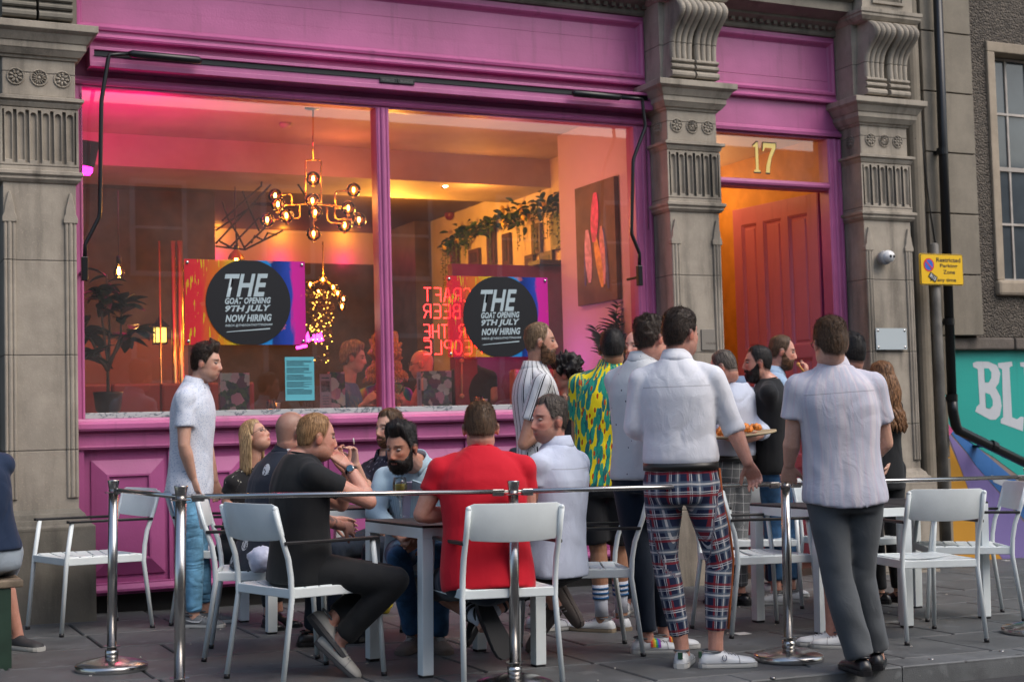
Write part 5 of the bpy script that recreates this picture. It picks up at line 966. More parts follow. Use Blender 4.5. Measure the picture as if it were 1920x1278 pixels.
def hair_shell(HP, st):
    """closed shell that stands proud of the scalp where hair grows and lies under the skin elsewhere"""
    z = HP[:, 2]; g = sst(z, hairline(HAZ, st.get('rec', 0), st.get('low', 0))-.002, hairline(HAZ, st.get('rec', 0), st.get('low', 0))+.026)
    top = sst(z, .045, .10); front = sst(np.cos(HAZ), .2, .9)*top
    t = (st.get('side', .004)+(st.get('top', .014)-st.get('side', .004))*top+st.get('front', 0)*front)
    n = vnoise(np.stack([HAZ*9, HP[:, 2]*30, HP[:, 1]*12], 1), 3)*.5+vnoise(np.stack([HP[:, 0]*160, HP[:, 1]*25, HP[:, 2]*60], 1), 5)*.5
    c = st.get('curl', 0.); 
    if c: n = n*.5+vnoise(HP*55, 9)*1.1
    t = t*(1+n*(.30+c))
    if st.get('bald'): t = t*(1-sst(z, .05, .085))+(-.004)*sst(z, .05, .085)
    r = np.linalg.norm(HP, axis=1); return HP*(1+(g*t-(1-g)*.006)/r)[:, None]
def beard_mask(HP, full=True):
    a = np.abs(np.degrees(HAZ)); u, v = np.abs(HP[:, 0]), HP[:, 2]; up = np.interp(a, [0, 20, 40, 60, 80, 95], [-.040, -.040, -.044, -.030, .0, .005])
    m = sst(up+.002-v, -.003, .006)*sst(-a, -100, -88)*sst(v, -.16, -.13); lips = np.exp(-(u/.021)**4-((v+.061)/.0075)**4); m = m*(1-lips)
    soul = np.where((v < -.040) & (v > -.052) & (u > .034) & (u < .05), .4, 1.); return np.clip(m*soul, 0, 1)
def beard_shell(HP, t):
    m = beard_mask(HP); low = sst(-HP[:, 2], .05, .1); n = vnoise(HP*90, 4); r = np.linalg.norm(HP, axis=1); return HP*(1+(m*(t*(.45+.75*low))*(1+.3*n)-(1-m)*.007)/r)[:, None]
def strands(q, HP, shell, st, n, L, seed, beard=False):
    r = np.random.default_rng(seed); proud = np.linalg.norm(shell, axis=1)-np.linalg.norm(HP, axis=1); ok = np.where(proud > (.0022 if not beard else .003))[0]
    if not len(ok): return
    w = np.cos(EL.ravel()[ok]); idx = r.choice(ok, n, p=w/w.sum()); V, F = [], []
    for k, i in enumerate(idx):
        p = shell[i]; nrm_ = p/np.linalg.norm(p); top_ = np.clip((p[2]-.03)/.05, 0, 1); back = np.array([0, -1, 0])*(1 if not st.get('fwd') else -1); dn = np.array([p[0]*3, -.15, -1.])
        if beard: d = np.array([p[0]*2, .35, -1.])
        else: d = back*top_*.9+dn*(1-top_)+np.array([0, 0, .15*top_])
        if st.get('front') and p[1] > .04: d = d*.6+np.array([.3, .0, .8])
        d = d/np.linalg.norm(d)+r.normal(0, .28+st.get('curl', 0)*.6, 3); d = d-nrm_*np.dot(d, nrm_)*.8+nrm_*r.uniform(.05, .55)*(1.3 if not beard else 1.); d /= np.linalg.norm(d)
        l = L*r.uniform(.5, 1.1)*(.45+.55*top_ if not beard else 1.); sd = np.cross(d, nrm_); sd = sd/(np.linalg.norm(sd)+1e-9)*.0008; b0 = p-nrm_*.002+r.normal(0, .0015, 3); mid = b0+d*l*.55; tip = b0+d*l+np.array([0, 0, -.18*l])-nrm_*l*.12
        o = len(V); V += [b0-sd, b0+sd, mid+sd*.8, mid-sd*.8, tip]; F += [(o, o+1, o+2, o+3), (o+3, o+2, o+4)]
    return V, F
# ---- materials for people
def skin_mat():
    t = NT('skin'); c = t.n('Attribute', attribute_name='tint').outputs['Color']; o = t.world(); n = t.ramp(t.math('ADD', t.math('MULTIPLY', t.noise(o, 38, 4, .65), .7), t.math('MULTIPLY', t.noise(o, 190, 2), .3)), .3, .7); t.col(t.mix(t.math('MULTIPLY', n, .55), c, t.mix(1., c, (.60, .22, .16)) if 0 else t.n('HueSaturation', i_Color=c, i_Value=.78, i_Saturation=1.18).outputs[0]))
    t.rough(.46); t.b.inputs['Subsurface Weight'].default_value = .12; t.b.inputs['Subsurface Radius'].default_value = (.012, .004, .002); t.b.inputs['Subsurface Scale'].default_value = .6; t.bump(t.noise(o, 260, 3), .0012, .7); return t.m
SKIN = skin_mat()
def hair_mat(name, c, c2=None, rough=.5):
    t = NT(name); p = t.attr(); n = t.noise(t.mp(p, (46, 7, 46)), 3, 4); n2 = t.noise(p, 30, 3); t.col(t.mix(t.ramp(n, .32, .68), tuple(x*.45 for x in c), c2 or tuple(min(1, x*1.5) for x in c))); t.rough(rough); t.b.inputs['Specular IOR Level'].default_value = .3; t.bump(t.math('ADD', n, t.math('MULTIPLY', n2, .6)), .003, .9); return t.m
HM = {k: hair_mat('hair_'+k, *v) for k, v in {'black': ((.012, .010, .010),), 'dark': ((.030, .018, .012),), 'brown': ((.085, .048, .026),), 'grey': ((.05, .04, .032), (.15, .125, .105)), 'ginger': ((.26, .125, .05), (.42, .24, .11)), 'blonde': ((.36, .22, .10), (.55, .38, .20)), 'sandy': ((.17, .10, .055), (.32, .21, .12)), 'curly': ((.13, .06, .028), (.30, .15, .07)), 'orange': ((.45, .16, .02), (.7, .3, .05)), 'beard_brown': ((.075, .035, .018), (.16, .08, .04)), 'beard_black': ((.012, .009, .008),)}.items()}
EYEW = plain('eye_white', (.26, .21, .19), .6, spec=.2); EYED = plain('eye_iris', (.02, .012, .008), .35, spec=.3)
def fabric(name, base, fn=None, rough=.8, fold=.010, fs=7., sheen=.1, weave=.0004, dark=None, horiz=False, yoke=0.):
    t = NT(name); p = t.attr(); s = t.xyz(p); c = base if fn is None else fn(t, p, s); 
    if yoke: mk_ = t.math('MULTIPLY', t.math('LESS_THAN', t.math('ABSOLUTE', t.math('SUBTRACT', s[1], yoke)), .0022), t.math('LESS_THAN', t.math('ABSOLUTE', s[0]), .35)); c = t.mix(t.math('MULTIPLY', mk_, .45), c, (.12, .12, .15))
    t.col(c); t.rough(rough); t.b.inputs['Sheen Weight'].default_value = sheen; t.b.inputs['Specular IOR Level'].default_value = .25
    o = t.obj(); rdg = lambda w, e: t.math('SQRT', t.math('ADD', t.math('POWER', t.math('SUBTRACT', w, .5), 2.), e)); mult = 1. if not horiz else 1.
    w = t.noise(t.mp(o, (1, 1, .8) if not horiz else (.6, .6, 1.9), (.5, .3, 0)), fs*.50, 1., .4, 1.8); w2 = t.noise(t.mp(o, (1.2, 1.2, .8) if not horiz else (.8, .8, 3.), (-.6, .4, 0)), fs*1.5, 3, .5, 1.2)
    h = t.math('ADD', t.math('MULTIPLY', rdg(w, .0016), 2.9), t.math('MULTIPLY', rdg(w2, .0016), .6)); w3 = t.noise(t.mp(o, (1, 1, 2.2), (.7, .4, 0)), fs*3.4, 2, .5, 1.5); h = t.math('ADD', h, t.math('MULTIPLY', rdg(w3, .001), .10)); n1 = t.bump(h, fold*.62, 1.); t.bump(t.noise(p, 420, 2), weave, .6, n1); return t.m
def stripes(t, s, per, lo, hi=None, off=0.): f = t.math('ABSOLUTE', t.math('SUBTRACT', t.math('FRACT', t.math('ADD', t.math('MULTIPLY', s, 1/per), 50.5+off)), .5)); return t.math('LESS_THAN', f, lo/per/2)
def f_speck(cb, cs, sc, th):
    def f(t, p, s): return t.mix(t.math('LESS_THAN', t.vor(t.mp(p, (1, 1, .3)), sc), th), cb, cs)
    return f
def f_leaves(t, p, s):
    p2 = t.n('VectorMath', operation='ADD', n0=p, n1=t.n('VectorMath', operation='SCALE', n0=t.n('TexNoise', i_Vector=p, i_Scale=9.).outputs[1], n3=.05).outputs[0]).outputs[0] if 0 else p
    c = (.82, .66, .012)
    for k, (rot, sc, th, col) in enumerate(((.7, (26, 7., 1), .34, (.015, .27, .20)), (-.8, (25, 6.5, 1), .32, (.012, .16, .16)), (2.2, (27, 7.5, 1), .30, (.02, .33, .22)), (.15, (26, 9, 1), .15, (.45, .07, .01)))):
        q = t.mp(p, sc, (0, 0, rot), (k*3.1, k*1.7, 0)); q = t.n('VectorMath', operation='ADD', n0=q, n1=t.n('VectorMath', operation='SCALE', n0=t.n('TexNoise', i_Vector=p, i_Scale=14.).outputs[1], i_Scale=.28).outputs[0]).outputs[0]
        vv = t.n('TexVoronoi', i_Vector=q, i_Scale=1., voronoi_dimensions='2D'); d = vv.outputs[0]; rib = t.math('LESS_THAN', t.math('FRACT', t.math('MULTIPLY', t.xyz(q)[1], 6.)), .16)
        cc = t.mix(t.math('MULTIPLY', rib, .6), col, (.02, .05, .09) if k != 3 else (.3, .03, .01)); c = t.mix(t.math('LESS_THAN', d, th), c, cc)
    return c
def f_flowers(cb, cf, sc=11., th=.36, dens=.45):
    def f(t, p, s):
        v = t.n('TexVoronoi', i_Vector=t.mp(p, (1, 1, .2)), i_Scale=sc, voronoi_dimensions='2D'); q = t.n('SeparateColor', n0=v.outputs[1]).outputs; d = v.outputs[0]; n = t.noise(p, sc*3.5, 2)
        m = t.math('MULTIPLY', t.math('LESS_THAN', t.math('ADD', d, t.math('MULTIPLY', n, .22)), th), t.math('LESS_THAN', q[0], dens)); vein = t.math('LESS_THAN', t.math('ABSOLUTE', t.math('SUBTRACT', n, .5)), .03); return t.mix(m, cb, t.mix(vein, cf, cb))
    return f
def f_stripe(cb, cs, per, lo): return lambda t, p, s: t.mix(stripes(t, s[0], per, lo), cb, cs)
def f_blackstripe(t, p, s):
    c = (.66, .67, .69); c = t.mix(stripes(t, s[0], .062, .0085), c, (.02, .02, .03)); return t.mix(stripes(t, s[0], .062, .003, None, .22), c, (.06, .06, .07))
def f_plaid(t, p, s):
    n = t.n('TexNoise', i_Vector=p, i_Scale=7., i_Detail=2.).outputs[1]; q = t.n('VectorMath', operation='ADD', n0=p, n1=t.n('VectorMath', operation='SCALE', n0=n, i_Scale=.012).outputs[0]).outputs[0]; s = t.xyz(q)
    u, v = s[0], s[1]; c = (.013, .020, .058); P_ = .115
    def band(c, a, off, w, col, k): return t.mix(t.math('MULTIPLY', stripes(t, a, P_, w, None, off), k), c, col)
    for a in (u, v):
        c = band(c, a, .0, .030, (.12, .16, .22), .7); c = band(c, a, .0, .009, (.62, .61, .60), .8); c = band(c, a, .33, .005, (.60, .60, .62), .8); c = band(c, a, .5, .012, (.26, .02, .03), .8); c = band(c, a, .42, .0035, (.62, .60, .6), .7)
    return c
def f_check(t, p, s):
    c = t.mix(t.noise(p, 40, 2), (.09, .095, .10), (.15, .155, .16)); c = t.mix(t.math('MULTIPLY', stripes(t, s[0], .06, .0035), .8), c, (.5, .5, .5)); return t.mix(t.math('MULTIPLY', stripes(t, s[1], .06, .0035), .8), c, (.5, .5, .5))
def f_denim(c):
    def f(t, p, s): n = t.noise(p, 6, 4, .6); m = t.noise(t.mp(p, (300, 60, 300)), 2, 2); return t.mix(t.ramp(t.math('ADD', n, t.math('MULTIPLY', t.math('SUBTRACT', m, .5), .25)), .3, .72), tuple(x*.55 for x in c), tuple(min(1, x*1.5) for x in c))
    return f
def f_lav(t, p, s):
    n = t.noise(t.mp(p, (1, .05, 1)), 30, 2); c = t.mix(t.ramp(n, .45, .62), (.50, .51, .60), (.62, .59, .64)); return t.mix(t.math('MULTIPLY', stripes(t, s[0], .042, .008), .35), c, (.60, .46, .55))
WH = (.70, .715, .77)
FB = {
 'speck': fabric('white_fine_print_cotton', 0, f_speck((.64, .68, .77), (.30, .38, .54), 105, .30), fold=.012), 'blackfloral': fabric('black_sprigged_cotton', 0, f_flowers((.013, .013, .015), (.42, .42, .36), 26, .25, .5)),
 'navyfloral': fabric('navy_floral_cotton', 0, f_flowers((.018, .024, .040), (.52, .54, .58), 6.3, .33, .48), fold=.008), 'black': fabric('black_jersey', (.011, .012, .014), fold=.010, fs=5), 'paisley': fabric('navy_paisley', 0, f_flowers((.012, .014, .03), (.22, .22, .28), 34, .3, .6)),
 'seer': fabric('blue_seersucker', 0, f_stripe((.44, .58, .66), (.30, .43, .54), .0085, .0035), fold=.009), 'red': fabric('red_cotton', (.56, .007, .022), fold=.012, fs=4.5), 'pale': fabric('pale_blue_white_cotton', (.56, .62, .76), yoke=.60, fold=.013), 'pinkshirt': fabric('lilac_shirt', (.50, .46, .60), fold=.01),
 'bstripe': fabric('white_black_striped_cotton', 0, f_blackstripe, fold=.010), 'tropic': fabric('yellow_leaf_print', 0, f_leaves, fold=.010), 'motif': fabric('white_motif_cotton', 0, f_speck((.58, .61, .64), (.06, .06, .10), 17, .085), fold=.012), 'white': fabric('white_poplin', WH, yoke=.60, fold=.017, fs=6.5), 'white2': fabric('white_blue_poplin', (.55, .60, .72), fold=.014),
 'lav': fabric('lavender_striped_cotton', 0, f_lav, yoke=.60, fold=.016, fs=6.), 'lblue': fabric('light_blue_cotton', (.34, .47, .64), fold=.012), 'dark': fabric('charcoal_jersey', (.016, .017, .020), fold=.009), 'navy': fabric('navy_jersey', (.014, .028, .065), fold=.013, fs=8),
 'denim': fabric('light_blue_denim', 0, f_denim((.14, .34, .52)), fold=.018, fs=8, horiz=True), 'denim2': fabric('mid_blue_denim', 0, f_denim((.03, .09, .19)), fold=.012, horiz=True), 'plaid': fabric('tartan_wool', 0, f_plaid, fold=.013, fs=5), 'grey': fabric('grey_suiting', (.092, .102, .112), fold=.018, fs=4.2), 'check': fabric('grey_windowpane_check', 0, f_check, fold=.010),
 'dnavy': fabric('dark_navy_chino', (.010, .018, .034), fold=.013), 'stoneshort': fabric('pale_blue_shorts', (.28, .33, .38), fold=.012), 'pink2': fabric('pink_shirt_inside', (.42, .16, .20), fold=.01), 'blue2': fabric('blue_shirt_inside', (.06, .12, .26), fold=.01), 'rainbow': fabric('rainbow_knit', 0, lambda t, p, s: t.n('HueSaturation', i_Hue=t.math('FRACT', t.math('MULTIPLY', s[0], 4.)), i_Color=(.5, .05, .03, 1)).outputs[0])}
WSHOE = plain('white_leather', (.62, .64, .66), .4, var=.05); WSOLE = plain('white_rubber', (.50, .50, .48), .6); GSHOE = plain('grey_mesh_shoe', (.12, .13, .14), .7, var=.2); BSHOE = plain('black_leather', (.012, .012, .014), .3); TSHOE = plain('taupe_suede', (.16, .13, .115), .8); CSOLE = plain('beige_gum_sole', (.28, .22, .15), .6); SOCKW = plain('white_sock', (.55, .58, .66), .85, bump=.001, bs=300); BELT = plain('black_belt', (.014, .013, .012), .4); WATCHD = plain('watch_dial', (.03, .10, .16), .2, coat=.6)
SOLES = {'white': (WSHOE, WSOLE), 'grey': (GSHOE, WSOLE), 'black': (BSHOE, BSHOE), 'taupe': (TSHOE, TSHOE), 'cream': (WSHOE, CSOLE), 'blackwhite': (plain('black_trainer', (.03, .032, .036), .6), WSOLE), 'pale': (plain('pale_grey_trainer', (.40, .39, .36), .6), plain('dark_rubber_sole', (.05, .05, .055), .7))}
def frame(d, up):
    d = nrm(d); r = nrm(np.cross(d, up)); return r, d, np.cross(r, d)
def chainr(mb, pts, rs, n=14, sub=1):
    pts = [np.asarray(p, float) for p in pts]; mb.tube(pts, rs, n)
    for p, r in ((pts[0], rs[0]), (pts[-1], rs[-1])): mb.ball(p, r, 12, 8)
def limb(mb, a, b, c, ra, rb, n=14):      # two bone limb with profile radii: lists of (t, r)
    for (p, q, prof) in ((a, b, ra), (b, c, rb)):
        P = [p+(q-p)*t for t, r in prof]; mb.tube(P, [r for t, r in prof], n); mb.ball(P[0], prof[0][1], 14, 10); mb.ball(P[-1], prof[-1][1], 14, 10)
def torso_ring(c, sd, fw, w, d, n=28, e=2.35, belly=0.):
    R = []
    for k in range(n):
        t = 2*math.pi*k/n; x, y = math.cos(t), math.sin(t); q = (abs(x)**e+abs(y)**e)**(-1/e); y2 = y*q*d+(belly if y > 0 else 0)*max(0, y)
        R.append(c+sd*x*q*w+fw*y2)
    return R
TT = [-.26, -.12, 0, .18, .38, .58, .74, .86, .94, 1.0, 1.04]
TWd = [.168, .172, .172, .158, .152, .164, .172, .158, .118, .078, .060]
TDp = [.122, .126, .124, .112, .108, .116, .118, .104, .086, .070, .058]
def hand(mb, w, d, nrmv, S, curl=.35, side=1, spread=.0, thumb=.7):
    """palm at wrist w pointing along d, palm facing nrmv; side=+1 puts the thumb on +lateral"""
    d = nrm(d); nv = nrm(nrmv-d*np.dot(nrmv, d)); lat = np.cross(d, nv)*side
    def rot(v, ax, a): ax = nrm(ax); return v*math.cos(a)+np.cross(ax, v)*math.sin(a)+ax*np.dot(ax, v)*(1-math.cos(a))
    rings = []
    for t, hw, ht in ((-.01, .026, .021), (.02, .033, .018), (.05, .040, .016), (.085, .040, .013)):
        c = w+d*t*S; rings.append([c+lat*hw*S*math.cos(a)+nv*ht*S*math.sin(a) for a in np.linspace(0, 6.283, 14, endpoint=False)])
    mb.loft(rings); base = w+d*.082*S
    for k, L in enumerate((.078, .086, .080, .062)):
        off = (1.5-k)*.0205; p = base+lat*off*S; v = nrm(d+lat*off*(2.+spread*14)); pts = [p-d*.014*S, p]; 
        for j, (f_, cu) in enumerate(((.45, .8), (.30, 1.1), (.25, .8))):
            v = rot(v, np.cross(v, nv), curl*cu*(1+.08*k)); p = p+v*L*f_*S; pts.append(p)
        mb.tube(pts, [r*S for r in (.0092, .0095, .0088, .0082, .0066)], 9); mb.ball(pts[-1], .0068*S, 8, 6)
    p = w+d*.022*S+lat*.026*S; v = nrm(d*.72+lat*thumb+nv*.25); pts = [p-lat*.012*S, p]
    for f_ in (.034, .026, .020): p = p+v*f_*S; pts.append(p); v = nrm(v*1+d*.35*(curl+.3)+nv*.35*curl)
    mb.tube(pts, [r*S for r in (.014, .0135, .011, .0098, .008)], 9); mb.ball(pts[-1], .008*S, 8, 6)
    return base+d*.05*S
def pat_coords(P, bones):
    """pattern coordinates: (u around/across, v along, w depth) taken from the nearest bone"""
    best = np.full(len(P), 1e9); out = np.zeros((len(P), 3))
    for k, bn_ in enumerate(bones):
        a, b, sd, fw, r, mode = bn_[:6]; v0 = bn_[6] if len(bn_) > 6 else 0.; ko = bn_[7] if len(bn_) > 7 else k
        ab = b-a; L = np.linalg.norm(ab); dn = ab/L; t = np.clip(((P-a)@dn)/L, 0 if mode != 'T' else -.3, 1 if mode != 'T' else 1.1); q = a+t[:, None]*ab; dd = np.linalg.norm(P-q, axis=1)/r; m = dd < best; best[m] = dd[m]
        rel = P-a; s_, f_ = sd-dn*np.dot(sd, dn), fw-dn*np.dot(fw, dn); x, y, z = rel@nrm(s_), rel@nrm(f_), rel@dn
        if mode == 'T': U = np.arctan2(x, -y)*.155
        else: U = np.arctan2(x, y)*r*1.0
        out[m] = np.stack([U, z+v0, y*0 if mode != 'T' else y], 1)[m]+(np.array([ko*.73, 0, 0]) if mode != 'T' else 0)
    return out
def fold_disp(me, P, pat, amp, seed):
    Q = P-P.mean(0); n1 = vnoise(Q*np.array([6., 6., 4.5])+seed, seed); n2 = vnoise(np.stack([(Q[:, 0]*.9+Q[:, 2]*.8)*9, (Q[:, 2]-Q[:, 0])*3.5, Q[:, 1]*8], 1)+seed, seed+1); d = (.4-np.sqrt(n1*n1+.02))*1.2+(.4-np.sqrt(n2*n2+.015))*1.1
    P2 = P+normals(me)*(amp*d)[:, None]; me.vertices.foreach_set('co', P2.astype(np.float32).ravel()); me.update(); return P2
NPEOPLE = 0
def person(label, D, pel, neck, head, yaw, hy=None, hp=0, hr=0, S=1., group=None, top=None, bottom=None, hair=None, hs={}, beard=None, bt=.012, skin=(.52, .27, .19), arms=None, legs=None, chest=None, sit=False, vox=.0055, shoe='white', hem=-.10, tuck=False, sleeve='short', short=False, belly=0., build=1., fat=1., collar=True, stub=0., shave=0., extra=None, loose=0., age=0, vneck=False, headS=1., hands={}, toes={}, sock=None, brow=(.05, .03, .02), lips=1., hemdip=.0, openhand=None):
    global NPEOPLE; NPEOPLE += 1; sd_ = NPEOPLE*17
    face = lambda a: math.cos(R_(a))*F0+math.sin(R_(a))*R0; right = lambda a: math.cos(R_(a))*R0-math.sin(R_(a))*F0
    J = lambda q, d0=0.: atD(q[0], q[1], D+(q[2] if len(q) > 2 else d0))
    root = empty('person', label, 'person', (0, 0, 0), group=group)
    pelv, nk, hd = J(pel), J(neck), J(head); hy = yaw if hy is None else hy; cyaw = yaw if chest is None else chest
    base = np.array([pelv[0], pelv[1], gz(pelv[0])]); root.location = Vector(base)
    inv = -base
    def place(nm, me, mats, parent=root, **kw):
        P = coords(me); me.vertices.foreach_set('co', (P+inv).astype(np.float32).ravel()); me.update(); me.materials.clear()
        for m_ in (mats if isinstance(mats, (list, tuple)) else [mats]): me.materials.append(m_)
        return put(nm, me, parent, **kw)
    spine = nk-pelv; sl = np.linalg.norm(spine); sd0, sd1 = right(yaw), right(cyaw); up = nrm(spine)
    fwd0 = nrm(np.cross(up, sd0)); fwd1 = nrm(np.cross(up, sd1))
    def tor(loosen, t0, t1, dz=0., extrab=0.):
        R = []; 
        for t in np.concatenate([np.arange(t0, .8, .07), np.linspace(.8, t1, 7)]) if t1 > .81 else np.linspace(t0, t1, 7):
            w, d = np.interp(t, TT, TWd), np.interp(t, TT, TDp)
            k = np.clip(t, 0, 1); sv = nrm(sd0*(1-k)+sd1*k); fv = nrm(np.cross(up if not sit or t > .15 else nrm(up+fwd0*.0), sv)); c = pelv+spine*t+fv*(.012 if t < .1 else 0)*0
            b = belly*math.exp(-((t-.18)/.3)**2); R.append(torso_ring(c+fv*b*.35, sv, fv, (w*build+loosen+b*.45)*S, (d*(.5+.5*build)+loosen+b*.3)*S))
        return R
    sh = {'R': nk+sd1*.168*S*build-up*.082*S, 'L': nk-sd1*.168*S*build-up*.082*S}; hip = {'R': pelv+sd0*.092*S, 'L': pelv-sd0*.092*S}
    def solve(p, q, L, signdef=-1):
        if q is None: return None
        if len(q) > 2 and not isinstance(q[2], str): return J(q)
        s_ = -1 if (len(q) < 3 or q[2] == 'n') else 1; d = nrm(ray(q[0], q[1])); oc = CAM-p; b = np.dot(oc, d); c = np.dot(oc, oc)-L*L; disc = b*b-c
        if disc < 0: x = CAM+d*(-b); return p+nrm(x-p)*L
        return CAM+d*(-b+s_*math.sqrt(disc))
    A = {}
    for s in 'RL':
        q = (arms or {}).get(s); sg = 1 if s == 'R' else -1
        if q is None: e = sh[s]-up*.27*S+sd1*sg*.07; h = e-up*.12+fwd1*.2; q = (None, None)
        else: e = solve(sh[s], q[0], .29*S); h = solve(e, q[1], .255*S)
        A[s] = (sh[s], e, h)
    Lg = {}
    for s in 'RL':
        q = (legs or {}).get(s); sg = 1 if s == 'R' else -1
        if q is None:
            if sit: k_ = hip[s]+fwd0*.43*S+sd0*sg*.05; a_ = k_+fwd0*.02; a_ = np.array([a_[0], a_[1], gz(a_[0])+.09])
            else: a_ = np.array([hip[s][0], hip[s][1], gz(hip[s][0])+.09]); k_ = (hip[s]+a_)/2+fwd0*.03
        else:
            a_ = J(q[1]) if len(q[1]) > 2 else atG(q[1][0], q[1][1], .09)
            if q[0] is None:
                v = a_-hip[s]; L = np.linalg.norm(v); mid = (hip[s]+a_)/2; bb = math.sqrt(max(0, (.435*S)**2-(L/2)**2)); fr_ = fwd0-nrm(v)*np.dot(fwd0, nrm(v)); k_ = mid+nrm(fr_)*min(bb, .12)
            else: k_ = J(q[0])
        Lg[s] = (hip[s], k_, a_)
    # ---------- head frame
    hf = face(hy); hrt = right(hy); hu = np.array([0, 0, 1.])
    def rt(v, ax, a): return v*math.cos(a)+np.cross(ax, v)*math.sin(a)+ax*np.dot(ax, v)*(1-math.cos(a))
    hf2 = rt(hf, hrt, -R_(hp)); hu2 = rt(hu, hrt, -R_(hp)); hrt2 = rt(hrt, hf2, R_(hr)); hu2 = rt(hu2, hf2, R_(hr)); HMt = np.stack([hrt2, hf2, hu2]); HS = S*headS
    HP = head_points(fat, 1., 1. if lips == 1. else .85, lips > 1.); toW = lambda Q: hd+(Q*HS)@HMt
    # ---------- body (one continuous skin)
    m = MB(); m.add(toW(HP), GF)
    for s in (-1, 1):
        Q = []; 
        for i in range(7):
            p_ = math.pi*i/6; Q.append([(s*(.074+.010*math.sin(p_)*(1+.3*math.sin(a))+.004*(math.cos(a) < -.3)), -.012+.019*math.sin(p_)*math.cos(a)-.004*math.cos(p_), -.004-.031*math.cos(p_)+.004*math.sin(a)*math.sin(p_)) for a in np.linspace(0, 6.283, 10, endpoint=False)])
        for i in range(7): pass
        E_ = MB(); E_.ball((s*.077, -.012, -.003), (.0095, .0185, .031), 12, 9); E_.ball((s*.080, -.02, .004), (.009, .011, .022), 10, 8); m.add(toW(np.array(E_.v)), E_.f)
    nb_ = hd+(np.array([0, -.030, -.045])*HS)@HMt; nm_ = (nb_*.5+nk*.5)+fwd1*.012; chainr(m, [nb_, nm_, nk+up*.01, nk-up*.06], [.054*S*build**.5, .053*S*build**.5, .062*S*build**.5, .07*S])
    ch = []
    for t, w, d in zip(TT, TWd, TDp):
        if .55 < t < 1.0: ch.append(torso_ring(pelv+spine*t, sd1, fwd1, (w*build-.022)*S, (d-.016)*S))
    m.loft(ch); m.tube([nk-up*.1, pelv], [.05, .05], 8)
    for s in 'RL':
        a, e, h = A[s]; sg = 1 if s == 'R' else -1; bw = .94+.06*build if lips == 1. else .78
        m.tube([nk-up*.03, a], [.05*S, .052*S], 12)
        limb(m, a, e, h, [(0, .052*S*bw), (.35, .050*S*bw), (.8, .041*S*bw), (1, .038*S*bw)], [(0, .038*S*bw), (.25, .043*S*bw), (.6, .036*S*bw), (1, .0275*S*bw)])
        hh = hands.get(s, {}); 
        if not hh.get('hide'):
            dv = hh.get('d'); dv = (h-e) if dv is None else dv[0]*R0+dv[1]*np.array([0, 0, 1.])+dv[2]*F0
            nv = hh.get('n'); nv = -sd1*sg*.6+fwd1*.2+np.array([0, 0, -.2]) if nv is None else nv[0]*R0+nv[1]*np.array([0, 0, 1.])+nv[2]*F0
            hand(m, h+nrm(dv)*.012, dv, nv, S*.98*(1 if lips == 1. else .9), hh.get('curl', .4), hh.get('side', -sg), hh.get('spread', 0.), hh.get('thumb', .7))
        hp_, k_, a_ = Lg[s]; cover = bottom and not short
        if cover: m.tube([pelv, hp_, k_, a_+(k_-a_)*.25], [.04, .03, .03, .03], 8); m.tube([a_+(k_-a_)*.25, a_], [.045*S, .036*S], 12)
        else: m.tube([pelv, hp_], [.05, .06], 8); limb(m, hp_, k_, a_, [(0, .075*S), (.5, .070*S), (.9, .054*S), (1, .052*S)], [(0, .050*S), (.3, .056*S), (.65, .043*S), (1, .035*S)])
        m.tube([a_, a_-(nrm(k_-a_)*.5+np.array([0, 0, .5]))*.06], [.036*S, .037*S], 12)
    me = remesh(m, vox, 2, .45); P = coords(me); tint = np.tile(np.array(skin+(1.,)), (len(P), 1))
    L_ = (P-hd)@HMt.T/HS; r_ = np.linalg.norm(L_, axis=1); inh = (r_ < .16) & (L_[:, 2] > -.135)
    u, y_, v = L_[:, 0], L_[:, 1], L_[:, 2]; az = np.arctan2(u, y_); fr = inh & (y_ > .02)
    def blend(mask, col, k=1.): tint[:, :3] = tint[:, :3]*(1-mask[:, None]*k)+np.array(col)*mask[:, None]*k
    sk = np.array(skin); red = np.clip(sk*np.array([1.05, .66, .62]), 0, 1)
    blend(np.where(fr, np.exp(-((np.abs(u)-.036)/.02)**2-((v+.02)/.02)**2)+np.exp(-(u/.016)**2-((v+.03)/.012)**2), 0).clip(0, 1), red, .55); blend(np.where(inh & (np.abs(u) > .072) & (np.abs(v) < .04), 1., 0), red, .6)
    blend(np.where(fr & (y_ > .05), np.exp(-(u/.024)**4-((v+.061)/.0085)**4), 0), np.array([.42, .13, .11]) if lips == 1. else np.array([.5, .10, .10]), .75)
    blend(np.where(fr, np.exp(-((np.abs(u)-.031)/.020)**4-((v-.031-.003*np.cos(np.abs(u)*60))/.0052)**4), 0), brow, .9 if lips == 1. else .6)
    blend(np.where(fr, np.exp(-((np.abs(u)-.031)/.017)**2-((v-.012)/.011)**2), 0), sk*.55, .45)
    a = np.abs(np.degrees(az)); upb = np.interp(a, [0, 20, 40, 60, 80, 95], [-.040, -.040, -.044, -.030, .0, .005]); bm_ = np.where(inh, sst(upb-v, -.004, .006)*sst(-a, -102, -86)*(1-np.exp(-(u/.022)**4-((v+.061)/.008)**4)), 0)
    bc = {'black': (.02, .014, .012), 'dark': (.035, .02, .014), 'brown': (.07, .04, .025), 'grey': (.12, .09, .07), 'ginger': (.25, .12, .06), 'beard_brown': (.09, .045, .025), 'beard_black': (.018, .013, .011)}
    if stub: blend(bm_, bc.get(hair, (.09, .06, .045)), stub)
    if beard: blend(bm_, bc[beard], .85)
